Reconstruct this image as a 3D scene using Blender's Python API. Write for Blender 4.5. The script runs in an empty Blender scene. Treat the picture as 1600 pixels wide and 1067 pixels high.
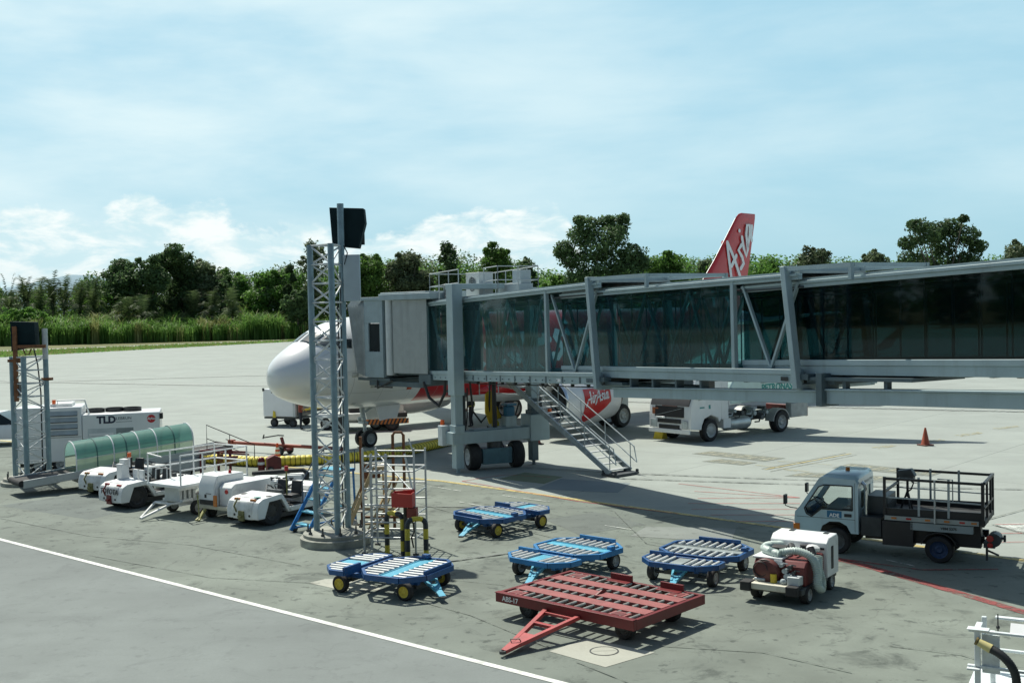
import bpy, bmesh, math, random
from math import radians as R, sin, cos, pi, atan2, sqrt
from mathutils import Matrix, Vector, noise as mnoise
random.seed(11)
scene = bpy.context.scene
COL = scene.collection
# ---------------------------------------------------------------- camera
CAM_H, FPX, PITCH, ROLL = 5.93, 1742.0, 0.028, 0.021
_r = Vector((1, 0, 0)); _u = Vector((0, sin(PITCH), cos(PITCH))); _f = Vector((0, cos(PITCH), -sin(PITCH)))
_R = _r * cos(ROLL) - _u * sin(ROLL); _U = _r * sin(ROLL) + _u * cos(ROLL)
cam_data = bpy.data.cameras.new('camera'); cam = bpy.data.objects.new('camera', cam_data); COL.objects.link(cam)
M = Matrix((( _R.x, _U.x, -_f.x, 0), (_R.y, _U.y, -_f.y, 0), (_R.z, _U.z, -_f.z, CAM_H), (0, 0, 0, 1)))
cam.matrix_world = M
cam_data.sensor_width = 36; cam_data.lens = FPX / 1600 * 36
cam_data.clip_start = 0.1; cam_data.clip_end = 20000
scene.camera = cam

def at(px, py, z=0.0):
    """ground (or height z) point that a photograph pixel looks at"""
    d = _R * ((px - 800) / FPX) + _U * ((533.5 - py) / FPX) + _f
    t = (z - CAM_H) / d.z
    return Vector((d.x * t, d.y * t, z))
def at_depth(px, py, Y):
    d = _R * ((px - 800) / FPX) + _U * ((533.5 - py) / FPX) + _f
    t = Y / d.y
    return Vector((d.x * t, Y, CAM_H + d.z * t))

# ---------------------------------------------------------------- materials
MATS = {}
def nt(name):
    m = bpy.data.materials.new(name); m.use_nodes = True
    t = m.node_tree; t.nodes.clear()
    return m, t, t.nodes, t.links
def mat(name, col, rough=0.55, metal=0.0, var=0.12, scale=3.0, bump=0.0, coat=0.0, dirt=None, dirt_amt=0.0, dirt_scale=1.3, spec=0.5, streak=False):
    if name in MATS: return MATS[name]
    m, t, N, L = nt(name)
    out = N.new('ShaderNodeOutputMaterial'); b = N.new('ShaderNodeBsdfPrincipled')
    L.new(b.outputs[0], out.inputs[0])
    tc = N.new('ShaderNodeTexCoord')
    src = tc.outputs['Object']
    n = N.new('ShaderNodeTexNoise'); n.inputs['Scale'].default_value = scale; n.inputs['Detail'].default_value = 6
    L.new(src, n.inputs['Vector'])
    hsv = N.new('ShaderNodeMix'); hsv.data_type = 'RGBA'
    c0 = [max(0, c * (1 - var)) for c in col]; c1 = [min(1, c * (1 + var)) for c in col]
    hsv.inputs[6].default_value = (*c0, 1); hsv.inputs[7].default_value = (*c1, 1)
    mr = N.new('ShaderNodeMapRange'); mr.inputs[1].default_value = .3; mr.inputs[2].default_value = .7
    L.new(n.outputs['Fac'], mr.inputs[0]); L.new(mr.outputs[0], hsv.inputs[0])
    cout = hsv.outputs[2]
    if dirt:
        n2 = N.new('ShaderNodeTexNoise'); n2.inputs['Scale'].default_value = dirt_scale; n2.inputs['Detail'].default_value = 9; n2.inputs['Roughness'].default_value = .68
        if streak:
            mp = N.new('ShaderNodeMapping'); mp.inputs['Scale'].default_value = (3, 3, .35); L.new(src, mp.inputs[0]); L.new(mp.outputs[0], n2.inputs['Vector'])
        else:
            L.new(src, n2.inputs['Vector'])
        m2 = N.new('ShaderNodeMapRange'); m2.inputs[1].default_value = .52; m2.inputs[2].default_value = .75; m2.inputs[4].default_value = dirt_amt
        L.new(n2.outputs['Fac'], m2.inputs[0])
        mx = N.new('ShaderNodeMix'); mx.data_type = 'RGBA'; mx.inputs[7].default_value = (*dirt, 1)
        L.new(m2.outputs[0], mx.inputs[0]); L.new(cout, mx.inputs[6]); cout = mx.outputs[2]
    L.new(cout, b.inputs['Base Color'])
    b.inputs['Roughness'].default_value = rough; b.inputs['Metallic'].default_value = metal
    b.inputs['Specular IOR Level'].default_value = spec
    b.inputs['Coat Weight'].default_value = coat; b.inputs['Coat Roughness'].default_value = .1
    if bump:
        bp = N.new('ShaderNodeBump'); bp.inputs['Strength'].default_value = bump; bp.inputs['Distance'].default_value = .02
        n3 = N.new('ShaderNodeTexNoise'); n3.inputs['Scale'].default_value = scale * 12; n3.inputs['Detail'].default_value = 4
        L.new(src, n3.inputs['Vector']); L.new(n3.outputs['Fac'], bp.inputs['Height']); L.new(bp.outputs[0], b.inputs['Normal'])
    MATS[name] = m
    return m
def glass_mat(name, tint, gloss=0.08, rough=0.03):
    m, t, N, L = nt(name)
    out = N.new('ShaderNodeOutputMaterial'); mix = N.new('ShaderNodeMixShader'); tr = N.new('ShaderNodeBsdfTransparent'); gl = N.new('ShaderNodeBsdfGlossy')
    lw = N.new('ShaderNodeLayerWeight'); lw.inputs[0].default_value = .5; fr = N.new('ShaderNodeMath'); fr.operation = 'POWER'; fr.inputs[1].default_value = 4.0; L.new(lw.outputs['Facing'], fr.inputs[0])
    ma = N.new('ShaderNodeMath'); ma.operation = 'MULTIPLY_ADD'; ma.use_clamp = True; ma.inputs[1].default_value = .5; ma.inputs[2].default_value = .02 + gloss
    tc = N.new('ShaderNodeTexCoord'); n = N.new('ShaderNodeTexNoise'); n.inputs['Scale'].default_value = .7; n.inputs['Detail'].default_value = 5
    L.new(tc.outputs['Object'], n.inputs['Vector'])
    mx = N.new('ShaderNodeMix'); mx.data_type = 'RGBA'
    mx.inputs[6].default_value = (*[c * .82 for c in tint], 1); mx.inputs[7].default_value = (*[min(1, c * 1.15) for c in tint], 1)
    L.new(n.outputs['Fac'], mx.inputs[0]); L.new(mx.outputs[2], tr.inputs[0])
    gl.inputs[0].default_value = (.85, .95, .95, 1); gl.inputs[1].default_value = rough
    L.new(fr.outputs[0], ma.inputs[0]); L.new(ma.outputs[0], mix.inputs[0]); L.new(tr.outputs[0], mix.inputs[1]); L.new(gl.outputs[0], mix.inputs[2])
    L.new(mix.outputs[0], out.inputs[0])
    MATS[name] = m
    return m

# ---------------------------------------------------------------- mesh builder
class MB:
    def __init__(s): s.v = []; s.f = []; s.m = []; s.T = None
    def add(s, vs, fs, mi=0):
        o = len(s.v)
        s.v += [tuple(s.T @ Vector(p)) for p in vs] if s.T else [tuple(p) for p in vs]
        s.f += [tuple(i + o for i in f) for f in fs]; s.m += [mi] * len(fs); return s
    def bx(s, x0, x1, y0, y1, z0, z1, mi=0):
        return s.add([(x0, y0, z0), (x1, y0, z0), (x1, y1, z0), (x0, y1, z0), (x0, y0, z1), (x1, y0, z1), (x1, y1, z1), (x0, y1, z1)],
                     [(0, 3, 2, 1), (4, 5, 6, 7), (0, 1, 5, 4), (1, 2, 6, 5), (2, 3, 7, 6), (3, 0, 4, 7)], mi)
    def bar(s, p, q, w, h=None, mi=0, up=(0, 0, 1)):
        p = Vector(p); q = Vector(q); h = h or w
        d = (q - p).normalized(); u = Vector(up)
        if abs(d.dot(u)) > .98: u = Vector((1, 0, 0)) if abs(d.x) < .9 else Vector((0, 1, 0))
        a = d.cross(u).normalized() * w / 2; b = a.cross(d).normalized() * h / 2
        vs = [p - a - b, p + a - b, p + a + b, p - a + b, q - a - b, q + a - b, q + a + b, q - a + b]
        return s.add(vs, [(0, 1, 2, 3), (7, 6, 5, 4), (0, 4, 5, 1), (1, 5, 6, 2), (2, 6, 7, 3), (3, 7, 4, 0)], mi)
    def tube(s, pts, r, n=8, mi=0, closed=False, caps=True):
        P = [Vector(p) for p in pts]; k = len(P); rs = r if isinstance(r, (list, tuple)) else [r] * k
        rings = []; prev = None
        for i, p in enumerate(P):
            if closed: d = P[(i + 1) % k] - P[i - 1]
            else: d = P[min(i + 1, k - 1)] - P[max(i - 1, 0)]
            d = d.normalized() if d.length > 1e-9 else Vector((0, 0, 1))
            if prev is None:
                ref = Vector((0, 0, 1)) if abs(d.z) < .9 else Vector((1, 0, 0))
                a = d.cross(ref).normalized()
            else:
                a = (prev - d * prev.dot(d))
                a = a.normalized() if a.length > 1e-6 else d.orthogonal().normalized()
            prev = a; b = d.cross(a)
            rings.append([p + (a * cos(2 * pi * j / n) + b * sin(2 * pi * j / n)) * rs[i] for j in range(n)])
        vs = [v for rg in rings for v in rg]; fs = []
        for i in range(k if closed else k - 1):
            i2 = (i + 1) % k
            for j in range(n):
                j2 = (j + 1) % n; fs.append((i * n + j, i * n + j2, i2 * n + j2, i2 * n + j))
        if caps and not closed: fs += [tuple(reversed(range(n))), tuple((k - 1) * n + j for j in range(n))]
        return s.add(vs, fs, mi)
    def cyl(s, p, q, r, r2=None, n=16, mi=0):
        return s.tube([p, q], [r, r if r2 is None else r2], n, mi)
    def lathe(s, o, axis, prof, n=24, mi=0, closed=False):
        """prof: [(radius, distance along axis)]"""
        o = Vector(o); d = Vector(axis).normalized(); a = d.orthogonal().normalized(); b = d.cross(a)
        vs = []; fs = []; k = len(prof)
        for (r, h) in prof:
            for j in range(n): vs.append(o + d * h + (a * cos(2 * pi * j / n) + b * sin(2 * pi * j / n)) * r)
        for i in range(k if closed else k - 1):
            i2 = (i + 1) % k
            for j in range(n):
                j2 = (j + 1) % n; fs.append((i * n + j, i * n + j2, i2 * n + j2, i2 * n + j))
        if not closed:
            if prof[0][0] > 1e-4: fs.append(tuple(reversed(range(n))))
            if prof[-1][0] > 1e-4: fs.append(tuple((k - 1) * n + j for j in range(n)))
        return s.add(vs, fs, mi)
    def prism(s, poly, axis, a, b, mi=0):
        """poly 2D; axis 'y': (x,z) extruded y a..b; 'x': (y,z); 'z': (x,y)"""
        def P(u, v, w): return {'y': (u, w, v), 'x': (w, u, v), 'z': (u, v, w)}[axis]
        n = len(poly)
        vs = [P(u, v, a) for u, v in poly] + [P(u, v, b) for u, v in poly]
        fs = [tuple(range(n)), tuple(reversed(range(n, 2 * n)))] + [(i, (i + 1) % n, n + (i + 1) % n, n + i) for i in range(n)]
        return s.add(vs, fs, mi)
    def loft(s, rings, mi=0, caps=True, closed=True):
        n = len(rings[0]); k = len(rings); vs = [v for r in rings for v in r]; fs = []
        for i in range(k - 1):
            for j in range(n if closed else n - 1):
                j2 = (j + 1) % n; fs.append((i * n + j, i * n + j2, (i + 1) * n + j2, (i + 1) * n + j))
        if caps: fs += [tuple(reversed(range(n))), tuple((k - 1) * n + j for j in range(n))]
        return s.add(vs, fs, mi)
    def sphere(s, c, rx, ry=None, rz=None, n=12, mi=0):
        ry = rx if ry is None else ry; rz = rx if rz is None else rz; c = Vector(c)
        k = n // 2; rings = []
        for i in range(k + 1):
            t = pi * (i + .02) / (k + .04); rings.append([c + Vector((rx * sin(t) * cos(2 * pi * j / n), ry * sin(t) * sin(2 * pi * j / n), rz * cos(t))) for j in range(n)])
        return s.loft(rings, mi)
    def text(s, txt, size, Mx, mi=0, depth=.006, shear=0, align='CENTER', bold=0.0):
        vs, fs = text_mesh(txt, size, depth, shear, align, bold)
        T0 = s.T; s.T = (T0 @ Mx) if T0 else Mx
        s.add(vs, fs, mi); s.T = T0; return s
    def ribbon(s, strokes, w, Mx, depth=.01, mi=0):
        """flat brush strokes in the XY plane of Mx: each stroke a polyline, thick w, rounded ends"""
        T0 = s.T; s.T = (T0 @ Mx) if T0 else Mx
        for q, st in enumerate(strokes):
            P = [Vector((x, y)) for x, y in st]
            if len(P) == 1: P = [P[0] - Vector((.001, 0)), P[0] + Vector((.001, 0))]
            Lf = []; Rg = []
            for i, p in enumerate(P):
                d = (P[min(i + 1, len(P) - 1)] - P[max(i - 1, 0)]).normalized(); nn = Vector((-d.y, d.x)) * w / 2
                Lf.append(p + nn); Rg.append(p - nn)
            d0 = (P[0] - P[1]).normalized(); d1 = (P[-1] - P[-2]).normalized()
            cap0 = [P[0] + Vector((d0.x * cos(a) - d0.y * sin(a), d0.x * sin(a) + d0.y * cos(a))) * w / 2 for a in (-.9, -.3, .3, .9)]
            cap1 = [P[-1] + Vector((d1.x * cos(a) - d1.y * sin(a), d1.x * sin(a) + d1.y * cos(a))) * w / 2 for a in (-.9, -.3, .3, .9)]
            z = depth + q * .0012
            for i in range(len(P) - 1):
                s.add([(*Lf[i], z), (*Rg[i], z), (*Rg[i + 1], z), (*Lf[i + 1], z)], [(0, 1, 2, 3)], mi)
            s.add([(*p, z) for p in [Rg[0]] + cap0[::-1] + [Lf[0]]], [tuple(range(6))], mi)
            s.add([(*p, z) for p in [Lf[-1]] + cap1[::-1] + [Rg[-1]]], [tuple(range(6))], mi)
        s.T = T0; return s
    def build(s, name, mats, parent=None, bevel=0.0, smooth=35, normals=True):
        me = bpy.data.meshes.new(name); me.from_pydata([tuple(v) for v in s.v], [], s.f)
        if not isinstance(mats, (list, tuple)): mats = [mats]
        for m in mats: me.materials.append(m)
        me.polygons.foreach_set('material_index', s.m)
        if normals:
            bm = bmesh.new(); bm.from_mesh(me); bmesh.ops.recalc_face_normals(bm, faces=bm.faces); bm.to_mesh(me); bm.free()
        if smooth:
            me.polygons.foreach_set('use_smooth', [True] * len(me.polygons)); me.set_sharp_from_angle(angle=R(smooth))
        me.update()
        o = bpy.data.objects.new(name, me); COL.objects.link(o)
        if parent: o.parent = parent
        if bevel:
            b = o.modifiers.new('bevel', 'BEVEL'); b.width = bevel; b.segments = 2; b.limit_method = 'ANGLE'; b.angle_limit = R(40)
        return o
_TX = {}
def text_mesh(txt, size, depth, shear, align, bold):
    k = (txt, size, depth, shear, align, bold)
    if k in _TX: return _TX[k]
    cu = bpy.data.curves.new('lettering', 'FONT'); cu.body = txt; cu.size = size; cu.extrude = depth / 2; cu.shear = shear; cu.align_x = align; cu.offset = bold; cu.resolution_u = 3
    o = bpy.data.objects.new('lettering', cu); COL.objects.link(o)
    dg = bpy.context.evaluated_depsgraph_get(); e = o.evaluated_get(dg); me = e.to_mesh()
    vs = [tuple(v.co) for v in me.vertices]; fs = [tuple(p.vertices) for p in me.polygons]
    e.to_mesh_clear(); bpy.data.objects.remove(o); bpy.data.curves.remove(cu)
    _TX[k] = (vs, fs); return vs, fs
def frame(o, x, y):
    """matrix with origin o, local x and y axes"""
    x = Vector(x).normalized(); y = Vector(y); y = (y - x * y.dot(x)).normalized(); z = x.cross(y); o = Vector(o)
    return Matrix(((x.x, y.x, z.x, o.x), (x.y, y.y, z.y, o.y), (x.z, y.z, z.z, o.z), (0, 0, 0, 1)))

# ---------------------------------------------------------------- things
def tag(o, label=None, cat=None, group=None, kind=None):
    if label: o['label'] = label
    if cat: o['category'] = cat
    if group: o['group'] = group
    if kind: o['kind'] = kind
    return o
def thing(name, label, cat, loc=(0, 0, 0), rot=0.0, group=None):
    o = bpy.data.objects.new(name, None); COL.objects.link(o); o.empty_display_size = .3
    o.location = loc; o.rotation_euler = (0, 0, rot)
    return tag(o, label, cat, group)
def copy_tree(o, parent=None):
    c = o.copy(); COL.objects.link(c); c.parent = parent
    for ch in list(o.children): copy_tree(ch, c)
    return c

# common materials
white = mat('white_paint', (.74, .77, .76), .38, var=.05, dirt=(.26, .26, .23), dirt_amt=.7, dirt_scale=1.6, bump=.05)
white_clean = mat('white_enamel', (.78, .80, .80), .3, var=.03, coat=.2)
rubber = mat('black_rubber', (.022, .023, .024), .8, var=.25, scale=8, dirt=(.12, .115, .1), dirt_amt=.35)
black = mat('black_paint', (.02, .022, .024), .5, var=.2)
darkgrey = mat('dark_grey_metal', (.07, .08, .085), .55, metal=.3, var=.25, dirt=(.16, .12, .08), dirt_amt=.4)
galv = mat('galvanised_steel', (.40, .46, .475), .55, metal=.2, var=.18, scale=6)
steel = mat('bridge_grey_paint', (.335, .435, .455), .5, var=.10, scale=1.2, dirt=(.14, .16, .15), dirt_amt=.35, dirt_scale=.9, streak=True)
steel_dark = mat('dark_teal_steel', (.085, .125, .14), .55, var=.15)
alu = mat('aluminium', (.50, .53, .53), .5, metal=.4, var=.12, scale=5)
orange = mat('orange_lens', (.75, .13, .03), .25, var=.05)
redlens = mat('red_lens', (.45, .02, .02), .2, var=.05)
amber = mat('amber_lens', (.55, .18, .03), .25, var=.05)
blackglass = mat('dark_window_glass', (.010, .016, .018), .08, var=.1, spec=.4)
blue = mat('blue_paint', (.010, .085, .25), .45, var=.22, dirt=(.13, .10, .08), dirt_amt=.65, dirt_scale=6, bump=.06)
lightblue = mat('light_blue_paint', (.10, .42, .58), .42, var=.15, dirt=(.24, .25, .23), dirt_amt=.75, dirt_scale=6)
yellow = mat('yellow_paint', (.66, .52, .04), .5, var=.12, dirt=(.12, .1, .04), dirt_amt=.4, dirt_scale=5)
redp = mat('red_paint', (.15, .010, .012), .45, var=.15, dirt=(.09, .03, .025), dirt_amt=.5, dirt_scale=4)
maroon = mat('maroon_paint', (.16, .03, .03), .55, var=.25, dirt=(.06, .045, .04), dirt_amt=.6, dirt_scale=4)
rust = mat('rusty_steel', (.20, .085, .035), .75, var=.35, scale=6)
skin = mat('brown_skin', (.30, .17, .11), .6, var=.06)
# ================================================================ light, sky
SUN_DIR = Vector((-.34, .55, 1.0)).normalized()
sun_el = math.asin(SUN_DIR.z); sun_az = atan2(SUN_DIR.x, SUN_DIR.y)
sd = bpy.data.lights.new('sun', 'SUN'); sd.energy = 5.0; sd.angle = R(.53); sd.color = (1.0, .965, .855)
so = bpy.data.objects.new('sun', sd); COL.objects.link(so)
so.rotation_euler = SUN_DIR.to_track_quat('Z', 'Y').to_euler(); so.location = (-40, 60, 90)
w = bpy.data.worlds.new('World'); scene.world = w; w.use_nodes = True
T = w.node_tree; N = T.nodes; L = T.links; N.clear()
wo = N.new('ShaderNodeOutputWorld'); bg = N.new('ShaderNodeBackground'); L.new(bg.outputs[0], wo.inputs[0]); bg.inputs[1].default_value = .1
sky = N.new('ShaderNodeTexSky'); sky.sky_type = 'NISHITA'; sky.sun_disc = False; sky.sun_elevation = sun_el; sky.sun_rotation = sun_az
sky.air_density = 1.0; sky.dust_density = 2.2; sky.ozone_density = 1.4
tc = N.new('ShaderNodeTexCoord'); sp = N.new('ShaderNodeSeparateXYZ'); L.new(tc.outputs['Generated'], sp.inputs[0])
def M1(op, a, b=None, c=None, clamp=False):
    n = N.new('ShaderNodeMath'); n.operation = op; n.use_clamp = clamp
    for i, x in enumerate((a, b, c)):
        if x is None: continue
        if isinstance(x, (int, float)): n.inputs[i].default_value = x
        else: L.new(x, n.inputs[i])
    return n.outputs[0]
def smooth(x, a, b):
    n = N.new('ShaderNodeMapRange'); n.interpolation_type = 'SMOOTHSTEP'; n.inputs[1].default_value = a; n.inputs[2].default_value = b
    L.new(x, n.inputs[0]); return n.outputs[0]
def mixc(f, a, b):
    n = N.new('ShaderNodeMix'); n.data_type = 'RGBA'
    if isinstance(f, float): n.inputs[0].default_value = f
    else: L.new(f, n.inputs[0])
    for i, x in ((6, a), (7, b)):
        if isinstance(x, tuple): n.inputs[i].default_value = (*x, 1)
        else: L.new(x, n.inputs[i])
    return n.outputs[2]
def nz(vec, scale, detail=6, rough=.55, dist=0.0):
    n = N.new('ShaderNodeTexNoise'); n.inputs['Scale'].default_value = scale; n.inputs['Detail'].default_value = detail; n.inputs['Roughness'].default_value = rough; n.inputs['Distortion'].default_value = dist
    L.new(vec, n.inputs['Vector']); return n.outputs['Fac']
az = M1('ARCTAN2', sp.outputs[0], sp.outputs[1]); el = M1('ARCSINE', sp.outputs[2])
def vec(a, b, c=0.0):
    n = N.new('ShaderNodeCombineXYZ')
    for i, x in enumerate((a, b, c)):
        if isinstance(x, (int, float)): n.inputs[i].default_value = x
        else: L.new(x, n.inputs[i])
    return n.outputs[0]
S = 10.0   # the colours below are divided out of the 0.1 background strength
def C(r, g, b): return (r * S, g * S, b * S)
# thin high veil
hi = vec(M1('MULTIPLY', az, 1.0), M1('MULTIPLY', el, 3.2))
n_hi = nz(hi, 2.3, 8, .52, .25)
n_st = nz(vec(M1('MULTIPLY', az, .9), M1('MULTIPLY', el, 4.0)), 3.6, 8, .56, .25)
veil = smooth(M1('ADD', M1('MULTIPLY', n_hi, .62), M1('MULTIPLY', n_st, .38)), .34, .64)
# clear sky, tinted the way the photograph's window glass does
base = mixc(.78, sky.outputs[0], C(.365, .685, .83))
leftw = smooth(az, .28, -.38)            # veil thicker to the left of the view
veilf = M1('MULTIPLY', veil, M1('ADD', M1('MULTIPLY', leftw, .40), .60), clamp=True)
lowfade = smooth(el, .03, .12)
veilf = M1('MULTIPLY', veilf, M1('ADD', M1('MULTIPLY', lowfade, .75), .25))
c1 = mixc(veilf, base, C(.74, .895, .925))
# pale band over the horizon
hz_ = smooth(el, .11, 0.0)
c2 = mixc(M1('MULTIPLY', hz_, .12), c1, C(.60, .80, .84))
# cumulus: a ragged top line per azimuth
ramp = N.new('ShaderNodeValToRGB'); cr = ramp.color_ramp
stops = [(-.60, .035), (-.46, .082), (-.40, .078), (-.355, .066), (-.315, .082), (-.27, .078), (-.225, .062), (-.185, .066), (-.14, .05), (-.10, .060), (-.05, .070), (0.0, .073), (.045, .074), (.06, .045), (.09, .0), (.5, .0)]
while len(cr.elements) < len(stops): cr.elements.new(.5)
for e_, (a, h) in zip(cr.elements, stops): e_.position = (a + .7) / 1.4; e_.color = (h * 8, h * 8, h * 8, 1)
L.new(M1('DIVIDE', M1('ADD', az, .7), 1.4), ramp.inputs[0])
top = M1('ADD', M1('DIVIDE', ramp.outputs[0], 7.0), .009)
cv = vec(M1('MULTIPLY', az, 1.0), M1('MULTIPLY', el, 1.7))
bil = nz(cv, 26, 7, .6, .2); bil2 = nz(cv, 9, 4, .5)
edge = M1('ADD', M1('SUBTRACT', top, el), M1('ADD', M1('MULTIPLY', M1('SUBTRACT', bil, .5), .060), M1('MULTIPLY', M1('SUBTRACT', bil2, .5), .03)))
cm = smooth(edge, 0.0, .012)
fade = smooth(edge, .075, .01)
shade = smooth(nz(vec(M1('MULTIPLY', az, 1.0), M1('MULTIPLY', el, 2.6)), 17, 6, .6, .3), .40, .62)
cumc = mixc(shade, C(.60, .80, .85), C(.92, .97, .95))
cm = M1('MULTIPLY', M1('MULTIPLY', cm, M1('ADD', M1('MULTIPLY', fade, .22), .78)), .95)
c3 = mixc(cm, c2, cumc)
# overhead and behind the camera the unseen sky is darkened to lower fill light
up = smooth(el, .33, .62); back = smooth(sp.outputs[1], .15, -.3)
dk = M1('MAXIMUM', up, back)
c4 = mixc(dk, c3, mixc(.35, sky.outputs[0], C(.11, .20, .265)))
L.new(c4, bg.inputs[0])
scene.view_settings.view_transform = 'Standard'; scene.view_settings.look = 'None'; scene.view_settings.exposure = .1; scene.view_settings.gamma = 1
cy = scene.cycles
cy.max_bounces = 8; cy.diffuse_bounces = 3; cy.glossy_bounces = 3; cy.transparent_max_bounces = 24; cy.transmission_bounces = 4
cy.use_denoising = True

# ================================================================ ground
def ground_mat(name, c, var, joint=None, stain=.0, stain_col=(.04, .045, .045), rough=.85, crack=0.0, blotch=.0, patch_col=None):
    m, t, N, L = nt(name)
    out = N.new('ShaderNodeOutputMaterial'); b = N.new('ShaderNodeBsdfPrincipled'); L.new(b.outputs[0], out.inputs[0])
    tc = N.new('ShaderNodeTexCoord'); src = tc.outputs['Object']
    def noise(scale, det=8, rg=.6, v=None, dist=0):
        n = N.new('ShaderNodeTexNoise'); n.inputs['Scale'].default_value = scale; n.inputs['Detail'].default_value = det; n.inputs['Roughness'].default_value = rg; n.inputs['Distortion'].default_value = dist
        L.new(v or src, n.inputs['Vector']); return n.outputs['Fac']
    def rng(x, a, b_, lo=0, hi=1):
        n = N.new('ShaderNodeMapRange'); n.inputs[1].default_value = a; n.inputs[2].default_value = b_; n.inputs[3].default_value = lo; n.inputs[4].default_value = hi
        L.new(x, n.inputs[0]); return n.outputs[0]
    def mx(f, a, b_):
        n = N.new('ShaderNodeMix'); n.data_type = 'RGBA'; L.new(f, n.inputs[0])
        for i, x in ((6, a), (7, b_)):
            if isinstance(x, tuple): n.inputs[i].default_value = (*x, 1)
            else: L.new(x, n.inputs[i])
        return n.outputs[2]
    lo = tuple(x * (1 - var) for x in c); hi = tuple(x * (1 + var) for x in c)
    col = mx(rng(noise(.35, 10, .62), .33, .67), lo, hi)
    col = mx(rng(noise(22, 3, .7), .3, .7, 0, .35), col, tuple(x * .78 for x in c))
    # long tyre-polished streaks
    mp = N.new('ShaderNodeMapping'); mp.inputs['Rotation'].default_value = (0, 0, R(41)); mp.inputs['Scale'].default_value = (.03, .9, 1); L.new(src, mp.inputs[0])
    col = mx(rng(noise(1.0, 6, .6, mp.outputs[0]), .5, .75, 0, .30), col, tuple(x * .66 for x in c))
    if blotch:
        col = mx(rng(noise(.09, 5, .55), .45, .68, 0, blotch), col, patch_col or tuple(x * .6 for x in c))
    if stain:
        col = mx(rng(noise(.8, 10, .70, dist=.7), .545, .66, 0, stain), col, stain_col)
        col = mx(rng(noise(3.1, 6, .62), .585, .655, 0, stain * .95), col, stain_col)
    if joint:
        mj = N.new('ShaderNodeMapping'); mj.inputs['Rotation'].default_value = (0, 0, R(joint[1])); L.new(src, mj.inputs[0])
        br = N.new('ShaderNodeTexBrick'); br.offset = 0; br.inputs['Scale'].default_value = 1; br.inputs['Brick Width'].default_value = joint[0]; br.inputs['Row Height'].default_value = joint[0]
        br.inputs['Mortar Size'].default_value = joint[2]; br.inputs['Mortar Smooth'].default_value = .4
        br.inputs['Color1'].default_value = (0, 0, 0, 1); br.inputs['Color2'].default_value = (.45, .45, .45, 1); br.inputs['Mortar'].default_value = (1, 1, 1, 1)
        L.new(mj.outputs[0], br.inputs['Vector'])
        col = mx(rng(br.outputs['Color'], 0, .5, 0, .10), col, tuple(x * .6 for x in c))
        f = N.new('ShaderNodeMath'); f.operation = 'MULTIPLY'; f.inputs[1].default_value = joint[3]; L.new(br.outputs['Fac'], f.inputs[0])
        col = mx(f.outputs[0], col, tuple(x * .35 for x in c))
    if crack:
        vo = N.new('ShaderNodeTexVoronoi'); vo.feature = 'DISTANCE_TO_EDGE'; vo.inputs['Scale'].default_value = .22
        n = N.new('ShaderNodeTexNoise'); n.inputs['Scale'].default_value = .9; n.inputs['Detail'].default_value = 6; L.new(src, n.inputs['Vector'])
        va = N.new('ShaderNodeVectorMath'); va.operation = 'MULTIPLY_ADD'; va.inputs[1].default_value = (2.2, 2.2, 0); L.new(n.outputs['Color'], va.inputs[0]); L.new(src, va.inputs[2]); L.new(va.outputs[0], vo.inputs['Vector'])
        col = mx(rng(vo.outputs['Distance'], 0, .006, crack, 0), col, tuple(x * .3 for x in c))
    L.new(col, b.inputs['Base Color']); b.inputs['Roughness'].default_value = rough; b.inputs['Specular IOR Level'].default_value = .25
    bp = N.new('ShaderNodeBump'); bp.inputs['Strength'].default_value = .25; bp.inputs['Distance'].default_value = .01; L.new(noise(60, 4, .7), bp.inputs['Height']); L.new(bp.outputs[0], b.inputs['Normal'])
    return m
def sheet(name, pts, z, m, kind='structure'):
    b = MB(); b.add([(p[0], p[1], z) for p in pts], [tuple(range(len(pts)))])
    return tag(b.build(name, m, smooth=0), kind=kind)
m_grassland = ground_mat('dry_grass_ground', (.125, .14, .055), .35, blotch=.6, patch_col=(.22, .19, .09))
m_concrete = ground_mat('apron_concrete', (.325, .36, .332), .10, joint=(7.5, -48, .018, .8), stain=.10, stain_col=(.16, .17, .16), blotch=.28, patch_col=(.265, .28, .262))
m_asphalt = ground_mat('worn_asphalt', (.196, .224, .194), .24, stain=.62, stain_col=(.05, .06, .055), crack=.22, blotch=.6, patch_col=(.115, .135, .122))
m_service = ground_mat('service_road_asphalt', (.20, .226, .218), .13, stain=.22, stain_col=(.08, .09, .09), crack=.12, blotch=.25)
m_road = ground_mat('perimeter_road', (.40, .40, .37), .1)
def P2(*l): return [at(x, y) for x, y in l]
sheet('ground', [(-9000, -3000), (9000, -3000), (9000, 14000), (-9000, 14000)], -.004, m_grassland)
e0, e1 = at(0, 558), at(455, 533.5)
de = (e1 - e0); far = e1 + de * 14
ap = [(-400, -20), (500, -20), (500, 330), (e1.x + de.x * 1.6, e1.y + de.y * 1.6), (e1.x, e1.y), (e0.x, e0.y), (e0.x - de.x * 3, e0.y - de.y * 3)]
sheet('apron', ap, .004, m_concrete)
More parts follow.
